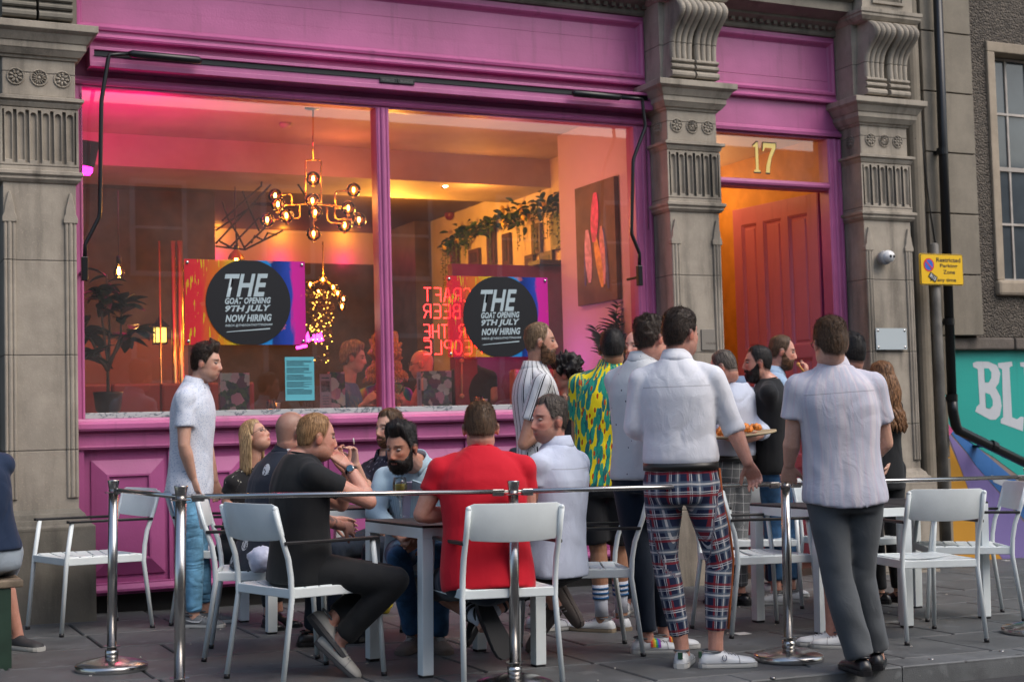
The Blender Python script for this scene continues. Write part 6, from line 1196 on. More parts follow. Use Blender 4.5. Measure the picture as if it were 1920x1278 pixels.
    if shave or hair:
        hl = hairline(az, hs.get('rec', 0), hs.get('low', 0)); g = np.where(inh, sst(v, hl-.008, hl+.006), 0); hc = bc.get(hair, (.2, .14, .1)); blend(g*(1-sst(v, .05, .085)*(1. if hs.get('bald') else 0.)), hc, shave or .8)
    tat = (extra or {}).get('tattoo')
    if tat:
        for s, t0, t1 in tat:
            a, e, h = A[s]
            for p, q in ((a, e), (e, h)):
                dn = nrm(q-p); tt = ((P-p)@dn)/np.linalg.norm(q-p); dd = np.linalg.norm(P-p-((P-p)@dn)[:, None]*dn, axis=1); ok = (dd < .06) & (tt > -.05) & (tt < 1.02) & ~inh; n = vnoise(P*38, 7)+.6*vnoise(P*85, 8)
                seg = ok & ((t0 <= 1) if p is a else (t1 >= 1)); seg = seg & ((tt > t0) if p is a else (tt < t1-1)); blend(np.where(seg, sst(n, -.25, .25), 0.), (.07, .075, .08), .72)
    attr_set(me, 'tint', tint, 'FLOAT_COLOR'); body = place('body', me, SKIN)
    # eyes
    if not (extra or {}).get('noeyes'):
        for s in (-1, 1):
            q = MB(); c = np.array([s*.0305, .0700, .0115]); n_, k_ = 14, 10; V = []
            q.ball((0, 0, 0), (.0125, .0118, .0068), n_, k_); V = np.array(q.v); fc = [sum(np.array(q.v)[list(f)])/len(f) for f in q.f]; q.mi = [1 if (f[1] > .0088) else 0 for f in fc]; q.v = [tuple(p_) for p_ in toW(V+c)]
            e_ = q.mesh('eye', [EYEW, EYED], True); place('eye', e_, [EYEW, EYED])
    # ---------- hair and beard
    if hair and not (shave and not hs.get('top')):
        hp2 = hair_shell(HP, hs); q = MB(); q.add(toW(hp2), GF); lp = [np.stack([HAZ*.08, HP[:, 2], HP[:, 1]], 1)]; ns = int(D < 9.6)*2800+900
        SV = strands(q, HP, hp2, hs, ns, max(.010, min(.032, hs.get('top', .012)*1.25)), sd_)
        if SV: q.add(toW(np.array(SV[0])), SV[1]); lp.append(np.array(SV[0])[:, [0, 2, 1]]+np.repeat(np.random.default_rng(3).uniform(0, .2, len(SV[0])//5), 5)[:, None])
        me = q.mesh('hair', HM[hair], True); attr_set(me, 'pat', np.concatenate(lp)); place('hair', me, HM[hair])
    if beard:
        bs_ = beard_shell(HP, bt); q = MB(); q.add(toW(bs_), GF); SV = strands(q, HP, bs_, {}, 900, bt*.9, sd_+1, True); lp = [HP]
        if SV: q.add(toW(np.array(SV[0])), SV[1]); lp.append(np.array(SV[0]))
        me = q.mesh('beard', HM[beard], True); attr_set(me, 'pat', np.concatenate(lp)); place('beard', me, HM[beard])
    if (extra or {}).get('glasses'):
        q = MB(); 
        for s in (-1, 1):
            q.tube([toW(np.array([[s*.032+.021*math.cos(t), .098-.004*abs(math.cos(t)), .010+.017*math.sin(t)]]))[0] for t in np.linspace(0, 2*math.pi, 15)], .0016*HS, 6); q.tube(list(toW(np.array([[s*.053, .094, .015], [s*.075, .06, .014], [s*.079, -.005, .012], [s*.078, -.022, -.002]]))), .0017*HS, 6)
        q.tube(list(toW(np.array([[-.011, .098, .014], [0, .101, .017], [.011, .098, .014]]))), .0016*HS, 6); me = q.mesh('glasses', BLKP, True); place('glasses', me, plain('spectacle_frame', (.03, .02, .025), .3))
    # ---------- clothes
    armb = [(A[s][0], A[s][1], fwd1, sd1*(1 if s == 'R' else -1), .07, 'A', 0., ord(s)) for s in 'RL']+[(A[s][1], A[s][2], fwd1, sd1*(1 if s == 'R' else -1), .055, 'A', np.linalg.norm(A[s][1]-A[s][0]), ord(s)) for s in 'RL']; spb = [(pelv-up*.1, nk, sd1, fwd1, .17, 'T')]
    if top:
        m = MB(); lo = .012+loose; 
        if sit and hem < -.1: hem = -.10
        R = tor(lo+(.012 if sit else 0)*0, hem, 1.04) if not tuck else tor(lo, .165, 1.04)
        if hemdip and not sit: R[0] = [p_-up*hemdip*S*(.5+.5*math.cos(2*math.atan2((p_-pelv)@sd0, (p_-pelv)@fwd0))) for p_ in R[0]]
        if tuck:
            for j_, k_ in ((1, 1.075), (2, 1.06), (3, 1.03)): c_ = sum(R[j_])/len(R[j_]); R[j_] = [c_+(p_-c_)*k_-up*(.012 if j_ == 1 else 0) for p_ in R[j_]]
        m.loft(R)
        for s in 'RL':
            a, e, h = A[s]; r0_, r1_ = (.058+lo*.5)*S*build**.5, (.056+loose*.8)*S*build**.5; m.tube([nk-up*.035, nk*.4+a*.6+up*.004, a], [.050*S, .052*S, r0_*.95], 14); m.ball(a, r0_, 14, 10); 
            if sleeve == 'short': t_ = .62; m.tube([a, a+(e-a)*t_*.5, a+(e-a)*t_], [r0_, r1_*1.03, r1_*1.08], 18)
            elif sleeve == 'tee': t_ = .5; m.tube([a, a+(e-a)*t_*.5, a+(e-a)*t_], [r0_, r1_*1.0, r1_*1.0], 18)
            else:
                m.tube([a, a+(e-a)*.5, e], [r0_, r1_, .056*S], 18); m.ball(e, .056*S, 14, 10); tt = {'rolled': .18, 'long': .93}[sleeve]; m.tube([e, e+(h-e)*tt], [.055*S, (.052 if sleeve == 'rolled' else .038)*S], 18)
                if sleeve == 'rolled': m.tube([e+(h-e)*(tt-.14), e+(h-e)*(tt+.06)], [.058*S, .055*S], 18)
        me = remesh(m, .011, 3, .5); P = coords(me); pt = pat_coords(P, spb+armb); amp = .0045 if top not in ('red', 'black', 'dark') else .003; P2 = fold_disp(me, P, pt, amp, sd_); attr_set(me, 'pat', pt); gar = place('shirt' if sleeve != 'tee' else 't_shirt', me, FB[top])
        if collar:
            q = MB(); rings = []; nseg = 22; a0 = .55 if not vneck else .9
            for i in range(nseg+1):
                t_ = a0+(2*math.pi-2*a0)*i/nseg; dr = fwd1*math.cos(t_)*.072*S+sd1*math.sin(t_)*.068*S*build**.5; c = nk+up*(.012+.012*(1-math.cos(t_))/2)*S+fwd1*.01; o_ = nrm(dr); k = .5-.5*math.cos(t_); hgt = .034+.008*k
                rings.append([c+dr*.90-up*.02, c+dr*.86+up*hgt*S, c+dr*.93+up*(hgt+.004)*S, c+dr*1.16+up*(hgt-.034)*S, c+dr*(1.26 if i not in (0, nseg) else 1.35)-up*(.010+.014*(1-k))*S, c+dr*1.10-up*.02])
            q.loft(rings); me = q.mesh('collar', FB[top], True); attr_set(me, 'pat', pat_coords(np.array(q.v), spb)); place('collar', me, FB[top] if top != 'white2' else plain('blue_collar', (.14, .20, .32), .8))
        else:
            q = MB(); pts = [nk+up*.018*S+fwd1*.012+fwd1*math.cos(t_)*.066*S+sd1*math.sin(t_)*.064*S*build**.5-up*(.012*math.cos(t_)) for t_ in np.linspace(0, 2*math.pi, 25)]; q.tube(pts, .0052, 6); me = q.mesh('neckband', FB[top], True); attr_set(me, 'pat', np.array(q.v)); place('neckband', me, FB[top])
    if bottom:
        m = MB(); Rt = tor(.007 if tuck else .002, -.15, .18)
        for j_, k_ in ((0, .86), (1, .97)): c_ = sum(Rt[j_])/len(Rt[j_]); Rt[j_] = [c_+(p_-c_)*k_ for p_ in Rt[j_]]
        m.loft(Rt)
        if sit: m.ball(pelv+fwd0*.02-up*.03, (.135*S, .135*S, .10*S), 18, 12)
        for s in 'RL':
            h_, k_, a_ = Lg[s]; fl = .0 if not isinstance(short, str) else 0
            m.ball(h_, .098*S, 14, 10)
            if short: m.tube([h_, h_+(k_-h_)*.5, h_+(k_-h_)*.9], [.096*S, .090*S, .082*S], 18)
            else:
                ex_ = (extra or {}); wn_ = ex_.get('legw', 0.); m.tube([h_, h_+(k_-h_)*.3, h_+(k_-h_)*.6, k_], [.096*S, .092*S, .081*S, (.066+wn_*.5)*S], 18); m.ball(k_, (.067+wn_*.5)*S, 14, 10); em = ex_.get('hemleg', .98); m.tube([k_, k_+(a_-k_)*.3, k_+(a_-k_)*.7, k_+(a_-k_)*em], [(.066+wn_*.5)*S, (.066+wn_*.6)*S, (.057+wn_)*S, (.054+wn_*1.2)*S], 18)
        me = remesh(m, .011, 9, .5); P = coords(me); bn = [(pelv-up*.1, nk, sd0, fwd0, .16, 'T')]
        for s in 'RL': h_, k_, a_ = Lg[s]; o_ = sd0*(1 if s == 'R' else -1); L1 = np.linalg.norm(k_-h_); bn += [(h_, k_, fwd0 if abs(np.dot(nrm(k_-h_), fwd0)) < .8 else np.array([0, 0, 1.]), o_, .080, 'A', 0., ord(s)), (k_, a_, fwd0, o_, .070, 'A', L1, ord(s))]
        pt = pat_coords(P, bn); fold_disp(me, P, pt, .007 if bottom in ('denim', 'grey', 'dnavy') else .0045, sd_+5); attr_set(me, 'pat', pt); place('shorts' if short else 'trousers', me, FB[bottom])
        if tuck:
            q = MB(); cc = pelv+spine*.155; q.loft([torso_ring(cc+up*dz, sd0, fwd0, (.160*build+.014+o_+belly*.45)*S, (.113*(.5+.5*build)+.014+o_+belly*.3)*S, 36) for dz, o_ in ((-.019, 0), (-.019, .004), (.019, .004), (.019, 0))]); place('belt', q.mesh('belt', BELT, True), BELT)
    # ---------- shoes
    for s in 'RL':
        h_, k_, a_ = Lg[s]; tq = toes.get(s); 
        if tq is None: d = fwd0
        elif len(tq) == 1: d = face(tq[0])
        else: d = nrm(J(tq)-a_)
        flat = tq is None or len(tq) == 1
        if flat: d = nrm(np.array([d[0], d[1], GA*d[0]])); upf = np.array([0, 0, 1.])
        else: upf = nrm(np.cross(np.cross(d, nrm(k_-a_)), d))
        r, d, upf = frame(d, upf); sole_o = (a_-upf*(.09 if not flat else a_[2]-gz(a_[0])))
        mu, ms = SOLES[shoe]; q = MB(); so = MB(); 
        prof = [(-.082, .014, .035), (-.076, .028, .058), (-.055, .035, .078), (-.01, .038, .088), (.03, .040, .082), (.06, .043, .066), (.10, .047, .058), (.14, .047, .051), (.172, .041, .045), (.190, .026, .036), (.196, .011, .027)]
        for t_, w_, h2 in prof:
            q_ = []; 
            for k2 in range(13):
                a2 = math.pi*k2/12; q_.append(sole_o+d*t_*S+r*w_*S*math.cos(a2)*(1.0 if True else 1)+upf*(.018+(h2-.018)*math.sin(a2)**.75)*S)
            q_ += [sole_o+d*t_*S-r*w_*.8*S+upf*.014*S, sole_o+d*t_*S+r*w_*.8*S+upf*.014*S]; q.loft([q_]) if 0 else None; prof_r = q_
            lst = q.__dict__.setdefault('R', []); lst.append(q_)
            w2 = w_+.004; so.__dict__.setdefault('R', []).append([sole_o+d*t_*1.03*S+r*w2*S*x+upf*z*S for x, z in ((1, .003), (1.02, .012), (.98, .024), (-.98, .024), (-1.02, .012), (-1, .003), (-.9, 0), (.9, 0))])
        q.loft(q.R); so.loft(so.R); sh_ = place('shoe', q.mesh('shoe', mu, True), mu); sm_ = so.mesh('sole', ms, False); o_ = place('sole', sm_, ms, parent=sh_)
        q = MB(); q.tube([sole_o+d*(-.020+.046*math.cos(t_))*S+r*.034*S*math.sin(t_)+upf*(.080-.016*max(0, -math.cos(t_))*0-.004*math.cos(t_))*S for t_ in np.linspace(0, 2*math.pi, 17)], .0055, 6); place('shoe_collar', q.mesh('shoe_collar', GSHOE if shoe != 'black' else BSHOE, True), GSHOE if shoe != 'black' else BSHOE, parent=sh_)
        if shoe in ('white', 'cream', 'pale', 'grey'):
            q = MB(); q.tube([sole_o+d*(.105-.0*abs(a2))*S+r*.0478*S*math.cos(a2)+upf*(.018+.040*math.sin(a2)**.75)*S for a2 in np.linspace(.1, math.pi-.1, 12)], .0016, 5); q.tube([sole_o+d*t_*S+r*s4*(w_+.0045)*S+upf*.0245*S for s4 in (1,) for t_, w_, h2 in prof[:-1]]+[sole_o+d*t_*S-r*(w_+.0045)*S+upf*.0245*S for t_, w_, h2 in prof[-2::-1]], .0014, 5); place('shoe_seam', q.mesh('shoe_seam', GSHOE, True), plain('seam_grey', (.22, .22, .23), .8), parent=sh_)
        if (extra or {}).get('heeltab'): q = MB(); q.obox(sole_o-d*.079*S+upf*.062*S, d*.006, r*.012, upf*.016); place('heel_tab', q.mesh('heel_tab', GREENP), plain('green_tab', (.01, .06, .03), .6), parent=sh_)
        if shoe in ('white', 'grey', 'pale', 'cream', 'taupe'):
            lc = MB()
            for i in range(4): t_ = .040+.017*i; z_ = np.interp(t_, [p_[0] for p_ in prof], [p_[2] for p_ in prof]); lc.tube([sole_o+d*t_*S+r*x*S+upf*(z_+.0035-abs(x)*.22)*S for x in (-.022, 0, .022)], .0030, 5)
            place('laces', lc.mesh('laces', WSOLE, True), plain('lace_grey', (.36, .36, .37), .8), parent=sh_)
        if (extra or {}).get('tick') and s == extra['tick']:
            sg = extra.get('tickside', 1); q = MB(); T = [(-.045, .052), (.0, .036), (.045, .034), (.062, .05), (.068, .066), (.052, .046), (.03, .043), (.0, .044)]
            q.prism(T, sole_o+r*sg*.0445*S, d, upf, r*sg*.003); place('shoe_mark', q.mesh('shoe_mark', WSHOE), WSHOE, parent=sh_)
        if (extra or {}).get('rainbow') :
            cols_ = ((.5, .02, .02), (.6, .2, .01), (.6, .5, .02), (.03, .35, .06), (.03, .1, .5), (.25, .03, .35))
            for i, c_ in enumerate(cols_):
                q = MB(); t_ = .015+i*.009; q.loft([[sole_o+d*(t_+e2)*S+r*(.0425+.0015)*S*math.cos(a2)+upf*(.02+(.081-.30*max(0, t_+e2-.03)-.018)*math.sin(a2)**.75)*S for a2 in np.linspace(.15, math.pi-.15, 12)] for e2 in (0, .009)], close=False, caps=False); place('rainbow_stripe', q.mesh('rainbow_stripe', plain('stripe_%d' % i, c_, .7)), plain('stripe_%d' % i, c_, .7), parent=sh_)
        if (extra or {}).get('wreath') and s in extra['wreath']:
            sg = extra['wreath'][s]; q = MB(); c_ = sole_o+d*.03*S+upf*.05*S+r*sg*.0445*S; q.tube([c_+d*.011*math.cos(t_)+upf*.014*math.sin(t_) for t_ in np.linspace(R_(110), R_(430), 16)], .0022, 5); place('shoe_mark', q.mesh('shoe_mark', BLUEP, True), plain('navy_print', (.02, .03, .10), .5), parent=sh_)
        if sock:
            q = MB(); v_ = nrm(k_-a_); q.tube([a_-v_*.02, a_+v_*.05, a_+v_*sock[0]], [.040*S, .039*S, .048*S], 16); so_ = place('sock', q.mesh('sock', SOCKW, True), SOCKW)
            for j in range(sock[2]): q = MB(); z_ = sock[0]-.03-.028*j; q.tube([a_+v_*z_, a_+v_*(z_+.013)], [.0485*S, .0488*S], 16); place('sock_stripe', q.mesh('sock_stripe', BLKP, True), plain('sock_stripe', sock[1], .8), parent=so_)
    info = dict(root=root, hd=hd, toW=toW, A=A, L=Lg, nk=nk, up=up, fwd=fwd1, sd=sd1, pelv=pelv, place=place, S=S, HP=HP, HS=HS, HMt=HMt, inv=inv)
    return info
def watch(I, s='R', strap=BLACKP):
    a, e, h = I['A'][s]; d = nrm(h-e); q = MB(); c = h-d*.02; q.tube([c-d*.009, c+d*.009], [.0325, .0315], 18); w = I['place']('watch', q.mesh('watch', strap, True), strap); n = nrm(CAM-c); n = nrm(n-d*np.dot(n, d)); q = MB(); q.tube([c+n*.028, c+n*.038], [.021, .020], 20); I['place']('watch_case', q.mesh('watch_case', STEEL, True), STEEL, parent=w); q = MB(); q.tube([c+n*.038, c+n*.0392], [.0165, .0165], 20); I['place']('watch_dial', q.mesh('watch_dial', WATCHD), WATCHD, parent=w)
def long_hair(I, mat, L=.3, wave=.0, width=.085, n=150, thick=.011, back=.06, seed=1, spread=.03, curl=0.):
    q = MB(); r = np.random.default_rng(seed); pt = []
    for k in range(n):
        az = math.pi+r.uniform(-1.75, 1.75); el = r.uniform(.2, 1.1); p0 = np.array([math.sin(az)*math.cos(el)*.080, math.cos(az)*math.cos(el)*.100-.01, .036+math.sin(el)*.090]); side = np.array([math.sin(az)*.094, math.cos(az)*.108-.015, -.01]); pts = [p0, side]
        LL = L*r.uniform(.8, 1.05); d = np.array([math.sin(az)*spread, math.cos(az)*spread*.6-.01, -1.]); ph = r.uniform(0, 6.28)
        W = list(I['toW'](np.array(pts))); c = W[1]; dz = nrm(np.array([0, 0, -1.])+(np.array([math.sin(az)*spread, math.cos(az)*spread*.5, 0]))@I['HMt'])
        for i in range(1, 9):
            off = (math.sin(ph+i*1.3)*curl)*(np.array([math.cos(ph), math.sin(ph), 0])); W.append(c+dz*LL*i/8+off*(i/8)**.3)
        rr = thick*r.uniform(.6, 1.2); q.tube(W, [rr*.5]+[rr]*(len(W)-2)+[rr*.25], 6)
    me = q.mesh('long_hair', mat, True); P = np.array(q.v); attr_set(me, 'pat', P@np.array([[1, 0, 0], [0, 0, 1], [0, 1, 0]])); return I['place']('long_hair', me, mat, kind='stuff')
# ---------------------------------------------------------------- the cast
LT = (.62, .36, .27); MD = (.54, .29, .21); TN = (.42, .22, .14); RD = (.62, .32, .245)
def cast():
    g1, g2 = 'people standing behind the barrier', 'people seated at the terrace tables'
    I = person('young man in pale patterned short sleeved shirt and light jeans, hand in pocket', 9.2, (356, 905, 0), (364, 724, .0), (388, 682, 0), 96, 98, 6, S=.98, group=g1, top='speck', bottom='denim', hair='dark', hs=dict(top=.030, side=.010, front=.018, low=0), skin=LT, loose=.006, hem=-.12,
        arms=dict(R=((345, 835, -.22), (361, 893, -.16)), L=((385, 825, .20), (402, 900, .2))), hands=dict(R=dict(curl=.3, d=(.15, -1, .1)), L=dict(curl=.6)), legs=dict(R=((362, 1030, -.10), (364, 1148, -.10)), L=((372, 1030, .10), (385, 1130, .12))), toes=dict(R=(95,), L=(80,)), shoe='grey', extra=dict(tick='R', tickside=1, legw=-.003), stub=.12, collar=True)
    I = person('blonde woman in glasses and black sprigged blouse looking up, seated', 9.35, (448, 1030, 0), (470, 880, 0), (480, 818, .0), 130, 108, -26, S=.93, group=g2, top='blackfloral', bottom='black', hair='blonde', hs=dict(top=.014, side=.010, low=.01), skin=(.60, .33, .24), sit=True, sleeve='short', collar=False, lips=1.2,
        arms=dict(R=((423, 940, -.1), (470, 985, -.25)), L=((500, 945, .1), (515, 985, -.1))), legs=dict(R=((500, 1045, -.35), (505, 1138, -.3)), L=((510, 1040, -.2), (520, 1128, -.2))), toes=dict(R=(150,), L=(120,)), shoe='black', extra=dict(glasses=True), build=.86)
    long_hair(I, HM['blonde'], .22, n=170, thick=.008, seed=3, spread=.02)
    q = MB(); nk, f_, s_, u_ = I['nk'], I['fwd'], I['sd'], I['up']; q.tube([nk+s_*x+f_*(.075+.02*(1-abs(x)/.07))-u_*(.10*(1-(abs(x)/.07)**1.4)-.015) for x in np.linspace(-.07, .07, 15)], .0014, 5); I['place']('necklace', q.mesh('necklace', GOLD, True), GOLD)
    I = person('man with shaved head in dark floral shirt seated with his back turned', 8.1, (492, 1050, 0), (533, 856, 0), (548, 812, 0), 52, 48, 8, S=1.02, group=g2, top='navyfloral', bottom='dnavy', hair='grey', shave=.55, hs=dict(), skin=RD, sit=True, loose=.008, build=1.06, vox=.005,
        arms=dict(R=((560, 960, -.2), (640, 985, .1)), L=((545, 960, .2), (620, 975, .3))), legs=dict(R=((600, 1060, .1), (585, 1180, .15)), L=((590, 1050, .35), (600, 1165, .4))), toes=dict(R=(70,), L=(60,)), shoe='black', extra=dict(tattoo=[('R', 2, 1.9), ('L', 2, 1.9)]))
    I = person('ginger haired man in black T-shirt and black trousers, hand at his mouth', 7.2, (558, 1068, 0), (562, 858, 0), (594, 822, .02), 62, 66, 6, hr=0, S=1.02, group=g2, top='black', bottom='black', hair='ginger', hs=dict(top=.010, side=.004, rec=.008), skin=RD, sit=True, sleeve='tee', collar=False, build=1.08, belly=.03, vox=.0048, stub=.3, fat=1.05,
        arms=dict(R=((692, 940, -.05), (655, 876, .03)), L=((640, 945, .28), (652, 885, .2))), hands=dict(R=dict(d=(-.75, .65, .1), n=(-.6, -.5, .5), curl=.35, side=-1), L=dict(curl=.7, d=(-.5, .8, 0))), legs=dict(R=((742, 1088, -.05), (636, 1200, -.02)), L=((725, 1082, .18), (622, 1160, .02))), toes=dict(R=(700, 1258, -.04), L=(690, 1250, .02)), shoe='pale', extra=dict(hemleg=.92, legw=.004))
    watch(I, 'R')
    I = person('brown haired man in dark paisley shirt holding a cigarette, behind the bearded man', 8.95, (742, 1010, 0), (728, 858, 0), (729, 805, 0), 212, 222, 0, S=.98, group=g2, top='paisley', bottom='dnavy', hair='brown', hs=dict(top=.020, side=.006, rec=.006), beard='beard_brown', bt=.006, skin=LT, sit=True, vox=.0055,
        arms=dict(R=((684, 925, -.15), (668, 872, -.25)), L=((770, 930, -.1), (740, 975, -.25))), hands=dict(R=dict(curl=.9, d=(-.15, 1, .1), n=(-.8, 0, -.6)), L=dict(curl=.5)), shoe='black')
    q = MB(); a, e, h = I['A']['R']; p = atD(664, 832, 8.72); q.tube([p, p+np.array([-.008, -.01, .035])], .0042, 8); o = mk('cigarette', q, plain('cigarette_paper', (.75, .73, .7), .7), None, True, label='white cigarette between the fingers of the man in paisley', category='cigarette')
    I = person('man with black quiff and full black beard in pale blue blazer leaning over the table', 8.25, (782, 1035, .15), (779, 872, -.15), (752, 840, -.42), 200, 208, 13, hr=-3, S=1.04, group=g2, top='seer', bottom='denim2', hair='black', hs=dict(top=.030, side=.009, front=.018), beard='beard_black', bt=.016, skin=(.52, .26, .18), sit=True, sleeve='long', vox=.0045, build=1.08,
        arms=dict(R=((704, 960, -.2), (745, 1000, -.3)), L=((855, 955, -.1), (795, 1000, -.3))), hands=dict(R=dict(curl=.6), L=dict(curl=.6)), legs=dict(R=((748, 1045, -.35), (775, 1185, -.2)), L=((825, 1045, -.35), (822, 1190, -.2))), toes=dict(R=(195,), L=(165,)), shoe='taupe', collar=True)
    q = MB(); nk, f_, s_, u_ = I['nk'], I['fwd'], I['sd'], I['up']
    q.prism([(-.035, .03), (.035, .03), (.05, -.05), (.02, -.26), (-.02, -.26), (-.05, -.05)], nk+f_*.122-u_*.06, s_, nrm(u_-f_*.16), f_*.012); me = q.mesh('shirt_front', FB['pinkshirt']); attr_set(me, 'pat', np.array(q.v)); I['place']('shirt_front', me, FB['pinkshirt'])
    for sg in (1, -1):
        q = MB(); q.prism([(sg*.030, .05), (sg*.085, .03), (sg*.105, -.06), (sg*.085, -.075), (sg*.10, -.09), (sg*.022, -.27)], nk+f_*.135-u_*.06, s_, nrm(u_-f_*.16), f_*.008); me = q.mesh('lapel', FB['seer']); attr_set(me, 'pat', pat_coords(np.array(q.v), [(nk-u_*.5, nk, s_, f_, .17, 'T')])); I['place']('lapel', me, FB['seer'])
    I = person('man in plain red T-shirt and navy shorts seated with his back to the street', 7.08, (915, 1082, -.12), (901, 848, .02), (901, 804, .06), -6, -4, 10, S=1.06, group=g2, top='red', bottom='dnavy', short=True, hair='brown', hs=dict(top=.016, side=.006), skin=RD, sit=True, sleeve='tee', collar=False, build=1.12, belly=.04, vox=.0048, shoe='black', fat=1.05,
        arms=dict(L=((790, 964, -.02), (852, 964, .10)), R=((992, 962, .05), (945, 965, .25))), hands=dict(L=dict(d=(.9, .05, .5), n=(0, -1, 0)), R=dict(d=(-.8, 0, .6), n=(0, -1, 0))), legs=dict(L=((818, 1098, .38), (905, 1162, .05)), R=((975, 1095, .40), (918, 1150, .28))), toes=dict(L=(936, 1232, .02), R=(893, 1235, .12)), sock=(.13, (.02, .02, .03), 2))
    I = person('greying man in pale short sleeved shirt with tattooed arm, seated and turning left', 7.55, (1042, 1055, 0), (1048, 840, 0), (1029, 790, 0), -52, -122, 0, S=1.03, group=g2, top='pale', bottom='black', hair='grey', hs=dict(top=.022, side=.005, rec=.010), stub=.45, skin=RD, sit=True, vox=.0045, loose=.004, build=1.0,
        arms=dict(L=((1000, 930, -.12), (962, 962, .15)), R=((1075, 950, .3), (1020, 965, .4))), hands=dict(L=dict(curl=.4), R=dict(curl=.4)), legs=dict(L=((970, 1062, .12), (1035, 1120, .15)), R=((985, 1060, .32), (1012, 1150, .3))), toes=dict(L=(1075, 1200, .12), R=(980, 1190, .35)), shoe='taupe', extra=dict(tattoo=[('L', .35, 1.7)], hemleg=.55), short=False)
    I = person('bearded man in white shirt with black stripes standing in profile by the window', 8.95, (1012, 872, 0), (1000, 696, 0), (1014, 643, 0), 72, 88, 0, S=1.0, group=g1, top='bstripe', bottom='dnavy', hair='sandy', hs=dict(top=.014, side=.004, rec=.012), beard='beard_brown', bt=.020, skin=MD, vox=.005, loose=.006,
        arms=dict(R=((982, 832, -.18), (1052, 778, -.10)), L=((1040, 820, .2), (1062, 772, .12))), hands=dict(R=dict(d=(.55, .8, .1), n=(-.5, .3, .6), curl=.75), L=dict(curl=.8)), toes=dict(R=(60,), L=(80,)))
    a, e, h = I['A']['R']; p = atD(1078, 738, 8.86)
    lump('snack', p, (.016, .016, .030), plain('golden_batter', (.62, .30, .08), .6, var=.4, vs=60), 'golden fried bite held up by the man in the striped shirt', 'food', 5, False)
    I = person('man in yellow tropical leaf shirt and dark shorts seen from behind', 8.75, (1128, 898, 0), (1143, 693, 0), (1149, 655, .0), -2, 6, 4, S=1.03, group=g1, top='tropic', bottom='dark', short=True, hair='black', hs=dict(top=.010, side=.006), skin=TN, vox=.005, loose=.008, build=1.02,
        arms=dict(L=((1084, 822, .05), (1100, 870, .12)), R=((1195, 815, .1), (1170, 800, .3))), legs=dict(L=((1122, 1030, .02), (1128, 1148, .0)), R=((1160, 1030, .1), (1165, 1140, .1))), toes=dict(L=(-62,), R=(-20,)), shoe='cream', hem=-.05, sock=(.17, (.02, .10, .25), 3))
    h = I['A']['L'][2]; wineglass('wine glass held by the man in the yellow leaf shirt', (h[0]-.02, h[1]-.03, h[2]-.10), .95)
    I = person('bald pink faced man glimpsed between the yellow shirt and the dark haired man', 9.7, (1190, 880, 0), (1192, 700, 0), (1192, 652, 0), 200, 215, 0, S=.98, group=g1, top='white2', bottom='dnavy', skin=(.66, .35, .28), hair=None, vox=.0065)
    I = person('dark haired man in white shirt with tiny motifs, tattooed arm and rainbow shoes', 7.9, (1206, 890, 0), (1202, 682, 0), (1222, 636, 0), 38, 52, 2, S=1.03, group=g1, top='motif', bottom='dnavy', hair='dark', hs=dict(top=.020, side=.010, curl=.25), skin=RD, vox=.005, loose=.004, build=.98,
        arms=dict(L=((1176, 812, -.02), (1222, 838, .2)), R=((1232, 810, -.2), (1262, 835, .05))), hands=dict(L=dict(curl=.5)), hem=-.03, legs=dict(L=((1200, 1040, .0), (1212, 1182, -.02)), R=((1225, 1040, .1), (1245, 1172, .12))), toes=dict(L=(82,), R=(75,)), shoe='white', extra=dict(tattoo=[('L', .5, 1.6)], rainbow=True, hemleg=1.0))
    I = person('tall man in white shirt, black belt and tartan trousers holding the rail', 7.42, (1278, 908, 0), (1268, 680, .02), (1278, 628, .04), 12, 52, 3, S=1.05, group=g1, top='white', bottom='plaid', hair='dark', hs=dict(top=.022, side=.010, low=.005), skin=RD, vox=.0045, sleeve='rolled', tuck=True, build=1.03, loose=.002, stub=.3,
        arms=dict(R=((1372, 795, .0), (1402, 866, -.04)), L=((1190, 800, .05), (1238, 832, .22))), hands=dict(R=dict(d=(.35, -.75, .35), n=(-.2, -.6, -.8), curl=.95, side=1), L=dict(curl=.6)), legs=dict(L=((1247, 1045, .02), (1278, 1208, .0)), R=((1348, 1050, -.02), (1342, 1196, -.04))), toes=dict(L=(12,), R=(82,)), shoe='white', extra=dict(hemleg=.90, legw=-.002, wreath=dict(R=1), heeltab=1))
    a, e, h = I['A']['R']
    # orange side stripe on the trousers
    hp_, k_, a_ = I['L']['R']; q = MB(); s_ = R0; P_ = [hp_+np.array([0, 0, .08])+s_*.095-F0*.02, hp_+s_*.108-F0*.01-np.array([0, 0, .08]), hp_*.4+k_*.6+s_*.092-F0*.0, k_+s_*.074, k_*.4+a_*.6+s_*.066, a_+(k_-a_)*.12+s_*.062]
    q.tube(P_, .006, 6); I['place']('side_stripe', q.mesh('side_stripe', plain('orange_braid', (.42, .10, .02), .7), True), bpy.data.materials['orange_braid'])
